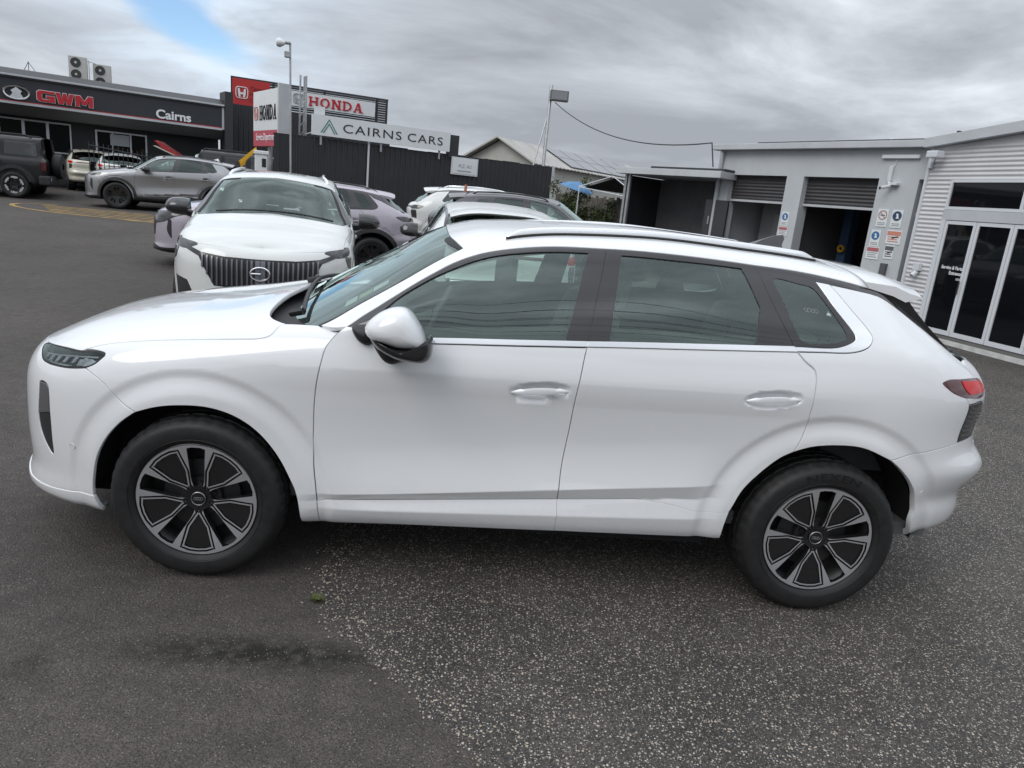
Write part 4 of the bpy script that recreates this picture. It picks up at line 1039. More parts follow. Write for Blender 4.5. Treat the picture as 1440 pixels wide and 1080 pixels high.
# --- ribbed fence with its signs
fe = frame('fence', 'charcoal ribbed steel fence behind the parked cars', 'fence', (-6.62, 19.95), (2.65, 24.4))
ns = 14; sw = 10.28/ns
for k in range(ns): corr('sheet', CHAR, fe, sw*k, sw*(k+1), -.2, 3.0+.012*((k*7) % 3), sw/4, .032, trap=True)
bx('post', WFRAME, fe, (2.99, -.07, 0), (3.05, -.045, 3.1)); bx('post', LIGHTM, fe, (10.22, -.06, -.1), (10.32, .06, 3.02)); bx('top_cap', CHAR, fe, (-.02, .0, 2.96), (10.2, .05, 2.99))
for k in range(5): bx('backing_rail', CHAR, fe, (.05+2.05*k, .01, 1.4), (2.0+2.05*k, .06, 1.5))
bx('end_block', CHAR, fe, (5.90, -.05, 2.9), (6.27, .2, 3.66))
cs = frame('name_sign', 'long white sign with green chevron on top of the ribbed fence', 'sign', (-6.62, 19.95), (2.65, 24.4))
bx('sign_face', WHT, cs, (1.12, -.16, 3.08), (5.88, -.10, 3.70)); bx('tab', WHT, cs, (1.22, -.05, 3.70), (1.55, 0, 3.95))
for x in (1.4, 3.4, 5.5): bx('bracket', ZINC, cs, (x, -.10, 2.8), (x+.06, -.04, 3.6))
lettering('letter_row', 'CAIRNS', INKB, cs, w=1.98, h=.26, loc=(3.11, -.166, 3.385), space=1.15, depth=.012, bold=-.004); lettering('letter_row', 'CARS', INKB, cs, w=1.28, h=.26, loc=(4.96, -.166, 3.385), space=1.15, depth=.012, bold=-.004)
mb = MB()
for sg in (-1, 1):
    for o_, w0 in ((0, .028), (.085, .028)): mb.prism([(1.67+sg*a, b) for a, b in ((0, 3.60-o_*1.5), (0, 3.555-o_*1.5), (.24-o_*.9, 3.17), (.275-o_*.9, 3.17))], -.17, -.155)
mb.obj('chevron', INKG, cs)
ss = frame('notice_board', 'small pale square notice board on the ribbed fence', 'sign', (-6.62, 19.95), (2.65, 24.4)); bx('board', WFRAME, ss, (6.02, -.09, 2.35), (7.06, -.05, 2.95)); bx('board_face', WHT, ss, (6.07, -.10, 2.40), (7.01, -.085, 2.90))
lettering('small_text', 'M.Z. AU', mat('grey print', (.35, .36, .37)), ss, w=.5, h=.12, loc=(6.55, -.104, 2.66), depth=.006); bx('print_line', mat('grey print'), ss, (6.25, -.106, 2.47), (6.8, -.101, 2.51))
# --- poles
t = thing('speaker_pole', 'thin steel pole topped by a white horn lamp beside the pylon sign', 'pole', (-6.0, 19.7, 0)); MB().tube([(0, 0, 0), (-.08, .1, 3.2), (-.16, .25, 5.62)], .032, 8).obj('mast', ZINC, t, smooth=50)
MB().tube([(-.16, .22, 5.60), (-.36, .10, 5.58)], .05, 8).obj('arm', ZINC, t); MB().lathe([(.001, -.02), (.11, 0), (.13, .08), (.07, .20), (.03, .24)], c=(-.50, .06, 5.56), axis='x', n=14).obj('horn', WHT, t, smooth=50); bx('lamp_bracket', ZINC, t, (-.30, .1, 5.18), (-.12, .24, 5.36), .02)
t = thing('lattice_mast', 'short lattice steel mast standing next to the thin pole', 'mast', (-6.15, 21.2, 0))
for dx, dy in ((0, 0), (.22, .05), (.1, .25)): MB().tube([(dx, dy, 0), (dx*.8+.02, dy*.8, 4.9)], .035, 6).obj('upright', ZINC, t)
for k in range(14): MB().tube([(.0, 0, .3*k+.3), (.2, .05, .3*k+.6)], .015, 4).obj('brace', ZINC, t)
MB().tube([(.2, 0, 3.1), (1.3, .1, 3.6)], .02, 5).tube([(1.3, 0, 3.1), (.4, .1, 3.6)], .02, 5).obj('guy_strut', ZINC, t)
t = thing('floodlight_pole', 'leaning steel pole with a square floodlight above the fence end', 'pole', (2.3, 25.2, 0)); MB().tube([(.05, 0, 0), (.05, .2, 3.1), (.12, .9, 6.15)], .065, 8).obj('mast', ZINC, t, smooth=50)
MB().tube([(-.45, .1, 2.6), (.1, .7, 5.2)], .03, 6).obj('stay', ZINC, t)
fl = bx('floodlight', mat('grey lamp body', (.16, .16, .16), rough=.5), t, (-.18, -.12, 5.55), (.55, .12, 5.95), .03); fl.location = (.25, .6, 0); fl.rotation_euler = (0, .0, 0)
bx('lamp_glass', mat('lamp glass grey', (.25, .26, .27), rough=.2), fl, (-.12, -.14, 5.60), (.49, -.118, 5.90))
cab = [(2.6, 25.8, 5.55)]
pA, pB = np.array((2.6, 25.8, 5.5)), np.array((5.35, 14.1, 3.46)); cpts = [tuple(pA+(pB-pA)*t-np.array((0, 0, .55*4*t*(1-t)))) for t in np.linspace(0, 1, 20)]+[(5.42, 13.95, 2.9)]
tag(MB().tube(cpts, .017, 5).obj('overhead_cable', CHAR, None), 'black cable sagging from the floodlight pole to the carport', 'cable')
# --- charger cabinet and yellow boom by the corner
t = thing('charger_cabinet', 'white cabinet with dark screen below the pylon sign', 'cabinet', (-6.38, 17.75, gz(0, 17.7)), .3); bx('casing', WHT, t, (-.17, 0, 0), (.17, .28, 2.0), .03); bx('screen', INKB, t, (.02, -.012, 1.62), (.13, .0, 1.85)); bx('head', WHT, t, (-.20, -.03, 1.96), (.20, .3, 2.06), .02); MB().tube([(-.1, -.03, .9), (-.05, -.10, 1.2), (.03, -.03, 1.5)], .018, 6).obj('lead', INKB, t)
t = thing('yellow_boom', 'raised yellow boom arm left of the white cabinet', 'boom gate', (-7.05, 17.8, 0), .1); MB().prism([(0, 1.98), (.10, 1.92), (.52, 2.34), (.50, 2.44)], -.03, .03).obj('arm', YELLOW, t); MB().prism([(.04, 1.95), (.10, 1.84), (.14, 1.90), (.19, 1.92), (.24, 2.04), (.30, 2.16), (.26, 2.22)], -.02, .02).obj('tab', YELLOW, t); MB().box((-.05, -.05, 0), (.05, .05, 2.0)).obj('post', CHAR, t)
t = thing('raised_panel', 'glossy red panel tilted up behind the silver SUV', 'car panel', (-10.35, 21.3, 0), .2)
MB().prism([(-.34, 2.43), (-.26, 2.44), (.42, 2.02), (.42, 1.98), (-.1, 2.22)], -.5, .5).obj('panel', REDP, t); MB().prism([(-.38, 2.27), (-.30, 2.28), (.40, 1.99), (.40, 1.96)], -.5, .5).obj('inner_panel', CREAM, t); MB().tube([(.4, 0, 2.0), (.4, 0, .3)], .03, 5).obj('stay', CHAR, t)

# --- shed beyond the fence
t = frame('gabled_shed', 'pale gabled shed with long grey roof behind the fence', 'building', (-.6, 36.0), (2.6, 33.6))
L_ = 15.5; wl = mat('pale shed wall', (.50, .50, .46), rough=.8, noise=(1, .1))
MB().prism([(-.1, -.3), (3.9, -.3), (3.9, 3.62), (1.9, 4.62), (-.1, 3.62)], 0, L_).obj('wall', wl, t)
for s_, nm in ((-1, 'roof'), (1, 'roof')):
    V = []; k = 40
    for j in range(k*2+1):
        y = -.35+(L_+.7)*j/(k*2); a = .035 if j % 2 else 0
        V += [(1.9, y, 4.70+a), (1.9+s_*2.35, y, 4.70-1.18+a), (1.9+s_*2.35, y, 4.66-1.18+a)]
    obj(nm, V, [(3*j, 3*j+1, 3*j+4, 3*j+3) for j in range(2*k)]+[(3*j+1, 3*j+2, 3*j+5, 3*j+4) for j in range(2*k)], ROOFW, t)
bx('barge_board', wl, t, (-.45, -.42, 3.48), (-.35, L_, 3.60))
MB().prism([(-.45, 3.50), (1.9, 4.68), (1.9, 4.76), (-.45, 3.60)], -.42, -.36).prism([(1.9, 4.68), (4.25, 3.50), (4.25, 3.60), (1.9, 4.76)], -.42, -.36).obj('barge_board', wl, t)
for i in range(2):
    for k in range(6):
        y = 3.8+1.75*k; x0, x1 = 2.1+1.0*i, 3.06+1.0*i; zf = lambda x: 4.80-(x-1.9)*.502
        MB().add([(x0, y, zf(x0)), (x1, y, zf(x1)), (x1, y+1.68, zf(x1)), (x0, y+1.68, zf(x0)), (x0, y, zf(x0)-.04), (x1, y, zf(x1)-.04), (x1, y+1.68, zf(x1)-.04), (x0, y+1.68, zf(x0)-.04)], [(0,1,2,3),(4,7,6,5),(0,4,5,1),(1,5,6,2),(2,6,7,3),(3,7,4,0)]).obj('solar_panel', SOLAR, t)
tag(MB().prism([(-1.6, 0), (1.2, 0), (1.2, 3.55), (.6, 3.65), (-1.6, 3.45)], 40, 44).obj('far_shed', wl, None), 'distant low shed roof left of the gabled shed', 'building')
# --- low timber fence, shade frame, umbrella, shrubs between fence and carport
t = frame('timber_fence', 'weathered timber paling fence beyond the yard', 'fence', (2.9, 24.8), (5.2, 20.2)); TIM = mat('weathered timber', (.13, .12, .105), rough=.85, noise=(6, .35))
for k in range(34): bx('paling', TIM, t, (.155*k, -.01*(k % 2), 0), (.155*k+.14, .03, 2.05+.05*math.sin(k*2.3)))
t = thing('shade_frame', 'white pole frame with dark shade cloth beside the carport', 'canopy', (3.9, 19.6, 0), -.9)
for x, y in ((-1.2, 0), (.9, 0), (-1.2, 2), (.9, 2)): MB().tube([(x, y, 0), (x+.03, y, 2.35)], .018, 6).obj('pole', WFRAME, t)
MB().tube([(-1.2, 0, 2.3), (-.2, .5, 2.72), (.9, 0, 2.35)], .016, 6).tube([(-1.2, 0, 2.3), (-1.2, 2, 2.3)], .016, 6).tube([(-1.2, 0, 2.3), (.9, 0, 2.1)], .014, 6).obj('rafter', WFRAME, t)
obj('shade_cloth', [(-1.1, .1, 2.28), (-.2, .6, 2.66), (.9, .1, 2.30), (.9, 2, 2.3), (-1.1, 2, 2.25)], [(0, 1, 2, 3, 4)], mat('shade cloth', (.035, .036, .04), rough=.9), t)
t = thing('beach_umbrella', 'tilted blue umbrella canopy over the shrub', 'umbrella', (3.2, 21.2, 2.28)); MB().lathe([(.62, -.06), (.60, -.04), (.36, .10), (.01, .20)], n=8).obj('canopy', mat('blue canopy', (.09, .22, .40), rough=.7), t, rot=(.12, .22, 0)); MB().tube([(.1, 0, -2.1), (0, 0, .2)], .018, 5).obj('pole', WFRAME, t)
LEAF = [mat('leaf '+n, c, rough=.6, noise=(9, .3)) for n, c in (('dark', (.030, .050, .016)), ('mid', (.055, .085, .024)), ('light', (.10, .13, .035)))]
def shrub(label, loc, R_, n, seed, trunk=.5):
    rs = np.random.RandomState(seed); t = thing('shrub', label, 'shrub', loc, 0, 'shrubs beyond the fence')
    mb = MB()
    for k in range(6):
        a = rs.uniform(0, 6.28); mb.tube([(0, 0, 0), (.2*R_[0]*math.cos(a), .2*R_[1]*math.sin(a), trunk*.6), (.6*R_[0]*math.cos(a), .6*R_[1]*math.sin(a), trunk+R_[2]*.8)], [.03, .022, .01], 5)
    mb.obj('stem', mat('bark', (.08, .065, .05), rough=.9), t)
    V = []; F_ = []; mi = []
    cl = [(rs.normal(0, .45, 3)*np.array(R_)+np.array([0, 0, trunk+R_[2]*.6])) for _ in range(26)]
    for k in range(n):
        c = cl[rs.randint(26)]+rs.normal(0, .16, 3)*np.array(R_); s_ = rs.uniform(.03, .07); a = rs.normal(0, 1, 3); a /= np.linalg.norm(a); b = np.cross(a, rs.normal(0, 1, 3)); b /= np.linalg.norm(b); i = len(V)
        V += [c-a*s_, c+b*s_*.45, c+a*s_, c-b*s_*.45]; F_.append((i, i+1, i+2, i+3)); mi.append(rs.choice(3, p=(.45, .38, .17)))
    obj('foliage', V, F_, LEAF, t, mi=mi)
shrub('leafy green shrub at the end of the ribbed fence', (3.15, 21.6, 0), (.75, .7, .95), 3800, 5, .9)
shrub('dark shrub by the timber fence left of the carport', (4.2, 21.0, 0), (.55, .6, .75), 2200, 6, .7)
# --- carport
t = frame('carport', 'low grey carport lined with dark ribbed sheet', 'carport', (3.75, 16.1), (5.75, 13.6)); MB().box((-.15, -.25, 2.64), (3.1, 4.2, 2.80), .01).obj('roof', LIGHTM, t); bx('roof_edge', CHAR, t, (.9, -.1, 2.80), (3.1, 4, 2.86))
corr('back_sheet', mat('dark grey ribbed sheet', (.12, .12, .125), rough=.6, noise=(2, .15)), t, .0, 2.3, 0, 2.62, .075, .016, y=1.6); bx('rail', CHAR, t, (0, 1.50, 1.05), (2.3, 1.57, 1.12)); bx('side_wall', CHAR, t, (-.04, .1, 0), (.02, 4, 2.62))  # back sheet in one mottled dark grey
for x in (.0, .12): bx('post', ZINC, t, (x, 0, 0), (x+.07, .07, 2.64))
bx('side_wall', CHAR, t, (2.3, .9, 0), (2.36, 4, 2.62)); d_ = bx('door', mat('charcoal door', (.045, .047, .052), rough=.5), t, (2.42, .35, 0), (3.05, .42, 2.15)); bx('latch', ZINC, d_, (2.56, .32, 1.55), (2.59, .36, 1.75)); bx('back_wall', DKWALL, t, (0, 4.0, 0), (3.1, 4.1, 2.6))
# --- workshop
wk = frame('workshop', 'grey workshop with roller doors behind the foreground roof', 'building', (5.7, 14.4), (8.1, 9.6))
wl_ = MB()
for a, b, c, d_ in ((0, .44, -.3, 2.77), (2.14, 2.60, -.3, 2.77), (4.38, 5.20, -.3, 2.77), (5.34, 5.6, -.3, 2.77), (0, 5.6, 2.77, 3.36)): wl_.box((a, 0, c), (b, .28, d_))
wl_.obj('wall', GREYB, wk); bx('side_wall', GREYB, wk, (-.02, .285, -.3), (.2, 8, 3.34)); bx('roof_fascia', LIGHTM, wk, (-.14, -.20, 3.33), (5.62, .05, 3.46), .01); bx('roof', LIGHTM, wk, (-.10, .06, 3.37), (5.62, 8, 3.44))
for k in range(7): bx('solar_panel', SOLAR, wk, (.9+.68*k, .25, 3.50), (1.54+.68*k, 1.6, 3.54))
bx('vent_stub', CHAR, wk, (5.45, .4, 3.44), (5.51, .46, 3.68))
for x0, x1, zo in ((.44, 2.14, 2.21), (2.60, 4.38, 2.20), (5.20, 5.34, 2.15)):
    cu = corr('roller_door', RSHUT, wk, x0, x1, zo, 2.80, .075, .02, y=.16, horiz=True, n=4); bx('bottom_rail', LIGHTM, cu, (x0, .125, zo-.05), (x1, .165, zo))
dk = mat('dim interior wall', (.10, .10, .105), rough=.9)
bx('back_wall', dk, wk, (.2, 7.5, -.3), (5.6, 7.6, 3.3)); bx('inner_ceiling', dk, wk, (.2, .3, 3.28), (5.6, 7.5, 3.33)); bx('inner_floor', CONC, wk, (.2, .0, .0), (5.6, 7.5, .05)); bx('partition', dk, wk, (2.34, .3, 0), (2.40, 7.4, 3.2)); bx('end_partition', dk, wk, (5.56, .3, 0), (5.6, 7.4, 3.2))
iw = bx('inner_wall', mat('pale inner wall', (.52, .53, .54), rough=.8), wk, (.3, 1.5, 0), (1.62, 1.6, 3.2)); bx('inner_door', mat('pale door', (.62, .63, .64), rough=.6), iw, (.75, 1.46, 0), (1.2, 1.49, 1.95)); bx('notice', INKB, iw, (.95, 1.47, 2.02), (1.2, 1.49, 2.15))
bx('red_cabinet', mat('dark red cabinet', (.28, .015, .015), rough=.5), wk, (5.1, .6, 0), (5.35, 1.2, 1.75))
MB().tube([(.15, -.09, 3.30), (.15, -.09, 3.20), (.13, -.05, 3.05), (.13, -.05, 0)], .05, 10).obj('downpipe', LIGHTM, wk, smooth=50)
t = frame('light_batten', 'white strip light fixed high on the grey workshop wall', 'light', (5.7, 14.4), (8.1, 9.6)); bx('diffuser', INKW, t, (4.38, -.07, 3.14), (5.14, 0, 3.21), .012)
t = frame('security_camera', 'small security camera under a pale conduit box on the workshop wall', 'camera', (5.7, 14.4), (8.1, 9.6)); bx('box', WFRAME, t, (4.58, -.06, 2.72), (4.66, 0, 3.0), .01); MB().tube([(4.62, -.03, 2.70), (4.70, -.12, 2.62), (4.60, -.2, 2.58)], .035, 8).obj('body', WFRAME, t, smooth=40); bx('bracket', WFRAME, t, (4.66, -.12, 2.64), (4.84, 0, 2.69), .01); MB().tube([(4.585, -.215, 2.57), (4.58, -.225, 2.568)], .028, 8).obj('lens', INKB, t); MB().tube([(4.66, -.01, 3.0), (4.68, -.01, 3.14)], .01, 4).obj('conduit', WFRAME, t)
def plate(label, s0, z0, w_, h_, kind, mcol=None):
    t = frame('safety_sign', label, 'sign', (5.7, 14.4), (8.1, 9.6), 'safety signs on the workshop piers'); b_ = bx('plate', WHT, t, (s0-w_/2, -.012, z0-h_/2), (s0+w_/2, 0, z0+h_/2))
    if kind in ('disc', 'ring'):
        r_ = w_*.42; cz = z0+h_*.16
        MB().lathe([(.001 if kind == 'disc' else r_*.78, -.016), (r_, -.016), (r_, -.011)], c=(s0, 0, cz), axis='y', n=20).obj('disc', mcol, b_)
        if kind == 'disc':
            MB().prism([(s0-.30*r_, cz+.45*r_), (s0+.2*r_, cz+.5*r_), (s0+.35*r_, cz-.1*r_), (s0+.5*r_, cz-.5*r_), (s0-.2*r_, cz-.55*r_), (s0-.05*r_, cz)], -.019, -.017).obj('pictogram', INKW, b_)
        else:
            MB().prism([(s0-.6*r_, cz+.5*r_), (s0-.5*r_, cz+.62*r_), (s0+.6*r_, cz-.5*r_), (s0+.5*r_, cz-.62*r_)], -.019, -.013).obj('bar', mcol, b_); bx('pictogram', INKB, b_, (s0-.5*r_, -.0155, cz-.12*r_), (s0+.5*r_, -.0125, cz+.08*r_))
        for k in range(2): bx('print_line', mat('grey print'), b_, (s0-w_*.36, -.015, z0-h_*(.30+.10*k)), (s0+w_*.36, -.0115, z0-h_*(.25+.10*k)))
    else:
        bx('header', mcol, b_, (s0-w_*.46, -.016, z0+h_*.14), (s0+w_*.46, -.011, z0+h_*.44))
        for k in range(3): bx('print_line', mat('grey print') if kind == 'head' else mcol, b_, (s0-w_*.38, -.015, z0-h_*(.02+.16*k)), (s0+w_*(.38-.1*(k % 2)), -.0115, z0+h_*(.05-.16*k)))
        if kind == 'head2': MB().prism([(s0-.1*w_, z0-.1*h_), (s0+.35*w_, z0+.05*h_), (s0+.3*w_, z0+.1*h_), (s0-.12*w_, z0)], -.019, -.0165).obj('pictogram', INKB, b_)
plate('no smoking sign, upper left of the pier signs', 4.63, 2.02, .22, .34, 'ring', mat('grey red ring', (.40, .24, .23)))
plate('dark navy disc sign, upper right of the pier signs', 4.93, 2.02, .22, .34, 'disc', mat('navy print', (.03, .06, .12)))
plate('blue disc sign, middle left of the pier signs', 4.57, 1.62, .20, .32, 'disc', BLUEP)
plate('orange bordered notice, middle right of the pier signs', 4.95, 1.67, .30, .26, 'head2', ORNG)
plate('red headed danger notice, lower left of the pier signs', 4.58, 1.33, .27, .24, 'head', mat('dull red print', (.45, .14, .15)))
plate('small dark printed notice, lower right of the pier signs', 4.92, 1.38, .19, .26, 'head2', mat('dark grey print', (.12, .12, .13)))
plate('blue disc sign on the pier between the two roller doors', 2.30, 1.84, .19, .30, 'disc', BLUEP)
plate('red headed notice on the pier between the two roller doors', 2.30, 1.57, .24, .20, 'head', mat('dull red print'))
t = frame('wall_meter', 'dark meter box low on the workshop pier', 'box', (5.7, 14.4), (8.1, 9.6)); bx('box', mat('grey meter', (.10, .10, .11), rough=.5), t, (4.84, -.08, .92), (4.96, 0, 1.16), .01)
t = frame('workbench', 'cluttered workbench inside the wider roller door bay', 'bench', (5.7, 14.4), (8.1, 9.6)); bx('top', TIM, t, (2.55, 2.6, .95), (4.2, 3.3, 1.02))
for k in range(9): MB().lathe([(.001, 0), (.05, 0), (.05, .16), (.02, .20), (.001, .21)], c=(2.75+.17*k, 2.85+.1*(k % 3), 1.02), n=10).obj('bottle', [mat('tin red', (.30, .05, .04)), mat('tin pale', (.45, .45, .42)), mat('tin blue', (.06, .12, .25))][k % 3], t)
for x in (2.6, 4.1): bx('leg', CHAR, t, (x, 2.7, .05), (x+.06, 2.76, .95))
t = frame('vehicle_hoist', 'two post vehicle hoist in the wider roller door bay', 'hoist', (5.7, 14.4), (8.1, 9.6))
for x in (2.62, 4.05): bx('post', mat('hoist blue', (.05, .09, .17), rough=.5), t, (x, 1.6, .05), (x+.22, 1.85, 2.6))
MB().lathe([(.05, -.03), (.085, -.03), (.085, .03), (.05, .03)], c=(2.78, 1.5, 1.30), axis='y', n=18).obj('hose_reel', YELLOW, t)
t = frame('tyre_stack', 'stack of tyres just inside the narrow roller door bay', 'tyres', (5.7, 14.4), (8.1, 9.6))
for k in range(4): MB().lathe([(.20, 0), (.33, .02), (.34, .10), (.33, .18), (.20, .20)], c=(1.85, 1.0, .05+.2*k), n=22).obj('tyre', RUBBER, t)
tag(MB().tube([(-.50, 12.2, gz(0, 12.2)), (-.50, 12.2, 1.55), (-.47, 12.2, 1.90)], .03, 8).obj('marker_post', mat('faded orange plastic', (.50, .20, .12), rough=.6), None), 'faded orange marker post standing between the cars before the fence', 'post')
# --- office with corrugated cladding
of = frame('office', 'pale corrugated office with dark glass doors at the right edge', 'building', (8.0, 9.2), (8.6, 6.2))
corr('cladding', OFFW, of, -.20, .36, .12, 2.72, .076, .016, horiz=True, n=8); corr('cladding', OFFW, of, -.20, 6.0, 2.72, 3.32, .076, .016, horiz=True, n=8)
bx('corner_trim', WFRAME, of, (-.25, -.03, .1), (-.19, .2, 3.34)); corr('cladding', OFFW, of, 3.36, 6.0, .12, 2.72, .076, .016, horiz=True, n=8); bx('inner_wall', GREYB, of, (3.36, .02, 0), (6, .21, 2.72)); bx('wall_core', GREYB, of, (-.19, .22, 0), (6, 6, 3.3)); bx('inner_wall', DKWALL, of, (-.18, .02, 0), (.36, .21, 3.3)); bx('upper_core', DKWALL, of, (.36, .02, 2.74), (6, .21, 3.3))
MB().prism([(-.30, 3.30), (6.2, 3.86), (6.2, 4.04), (-.30, 3.46)], -.16, .1).obj('roof_fascia', LIGHTM, of); MB().prism([(-.30, 3.31), (6.2, 3.87), (6.2, 3.98), (-.30, 3.43)], .11, 6).obj('roof', LIGHTM, of)
MB().prism([(-.2, 3.30), (6.1, 3.30), (6.1, 3.86)], -.005, .015).obj('gable_infill', OFFW, of)
wf = MB()
for a, b, c, d_ in ((.36, 3.36, 2.70, 2.74), (.36, 3.36, 2.24, 2.29), (.36, .41, 2.29, 2.70), (1.80, 1.86, 2.29, 2.70), (3.3, 3.36, 2.29, 2.70)): wf.box((a, -.03, c), (b, .05, d_))
wf.obj('window_frame', WFRAME, of); bx('beam', LIGHTM, of, (.36, -.04, 2.06), (3.36, .04, 2.235)); bx('door_jamb', WFRAME, of, (3.21, -.04, .08), (3.36, .05, 2.06))
for x0, x1 in ((.41, 1.80), (1.86, 3.3)): bx('window', PANE, of, (x0, .0, 2.29), (x1, .02, 2.70))
bx('door_jamb', WFRAME, of, (.36, -.04, .08), (.45, .05, 2.06))
for x0, x1 in ((.455, 1.095), (1.105, 1.795), (1.805, 2.50), (2.51, 3.2)):
    fr_ = MB().box((x0, -.03, .09), (x0+.055, .02, 2.05)).box((x1-.055, -.03, .09), (x1, .02, 2.05)).box((x0+.055, -.03, 1.99), (x1-.055, .02, 2.05)).box((x0+.055, -.03, .09), (x1-.055, .02, .17)); dd = fr_.obj('glass_door', WFRAME, of); bx('pane', PANE, dd, (x0+.055, -.01, .17), (x1-.055, .0, 1.99))
    if x0 < 1: MB().tube([(x1-.03, -.06, .82), (x1-.03, -.06, 1.05)], .012, 6).obj('handle', INKB, dd); 
lettering('small_text', 'Service & Parts', INKW, of, w=.44, h=.062, loc=(.805, -.016, 1.255), bold=.02, depth=.006); lettering('small_text', 'Entrance', INKW, of, w=.255, h=.062, loc=(.90, -.016, 1.165), bold=.02, depth=.006); bx('small_plate', mat('grey print'), of, (.94, -.018, 1.05), (1.03, -.012, 1.09))
MB().box((-.2, -.42, -.1), (6, -.0, .075)).obj('step', mat('dark step', (.10, .095, .09), rough=.8, noise=(5, .2)), of); bx('step_edge', mat('white kerb paint', (.58, .58, .56), rough=.7, noise=(6, .2)), of, (-.2, -.46, -.1), (6, -.421, .078))
t = frame('wall_socket', 'white outlet box with cap on the corrugated wall beside the doors', 'box', (8.0, 9.2), (8.6, 6.2)); bx('box', WFRAME, t, (.02, -.10, 1.12), (.16, -.016, 1.26), .01); MB().tube([(.09, -.05, 1.10), (.09, -.14, 1.02)], .045, 10).obj('cap', WFRAME, t, smooth=40)
t = frame('wall_floodlight', 'white floodlight bracketed at the top corner of the corrugated wall', 'light', (8.0, 9.2), (8.6, 6.2)); bx('body', WFRAME, t, (-.06, -.30, 3.10), (.18, -.12, 3.22), .02); MB().tube([(.0, -.12, 3.13), (-.12, -.03, 3.05)], .02, 6).obj('arm', WFRAME, t); bx('box', WFRAME, t, (-.2, -.08, 2.94), (-.12, -.016, 3.06), .01)
# --- street behind the camera: power poles whose wires the side glass mirrors
def power_pole(x, y, label):
    t = thing('power_pole', label, 'pole', (x, y, 0), 0, 'street power poles'); MB().tube([(0, 0, 0), (0, 0, 10.5)], [.17, .12], 10).obj('mast', mat('pole timber', (.12, .10, .085), rough=.9, noise=(4, .3)), t)
    for z in (10.0, 8.9, 7.8): bx('cross_arm', mat('pole timber'), t, (-.06, -1.0, z), (.06, 1.0, z+.12))
power_pole(-22, -7.2, 'timber power pole across the street, left end of the wires'); power_pole(20, -7.8, 'timber power pole across the street, right end of the wires')
pl_ = thing('power_line', 'bundle of thin overhead wires mirrored in the foreground car windows', 'power line')
for z in (10.1, 9.0, 7.9, 7.2):
    for dy in (-.9, 0, .9):
        pts = [(-22+42*t, -7.2+dy-.6*t, z-.9*4*t*(1-t)*.5) for t in np.linspace(0, 1, 16)]
        MB().tube(pts, .013, 5).obj('wire', CHAR, pl_)
# ---------------------------------------------------------------- the white car in front
def rev(a): return list(a)[::-1]
def seats(car, xs, rows=2, z0=.45, m=SEAT, ys=(-.37, .37)):
    for r_ in range(rows):
        for y in (ys if r_ == 0 else (-.42, 0, .42)):
            x = xs[r_]; wd = .25 if r_ == 0 else .20
            mb = MB(); mb.box((x-.30, y-wd, z0-.05), (x+.20, y+wd, z0+.13), .05)
            V = []; b = MB(); b.box((-.07, -wd, 0), (.07, wd, .62), .055)
            for v in b.V:
                zz = v[2]; taper = 1-.16*max(0, zz-.35)/.27
                V.append((x+.20+v[0]*(1-.25*zz)+zz*.30, y+v[1]*taper, z0+.08+zz))
            mb.add(V, b.F)
            s_ = mb.obj('seat', m, car, smooth=50)
            hb = MB(); hb.box((-.05, -.13, 0), (.05, .13, .19), .045)
            hb2 = MB(); hb2.add([(x+.415+v[0]+v[2]*.12, y+v[1]*(1-.5*max(0, v[2]-.1)), z0+.72+v[2]) for v in hb.V], hb.F)
            hb2.obj('headrest', m, s_, smooth=50)
FIN = [(1.488, 1.452), (1.60, 1.440), (1.655, 1.424), (1.703, 1.377), (1.770, 1.319), (1.909, 1.209), (1.761, 1.288), (1.591, 1.387), (1.513, 1.424)]
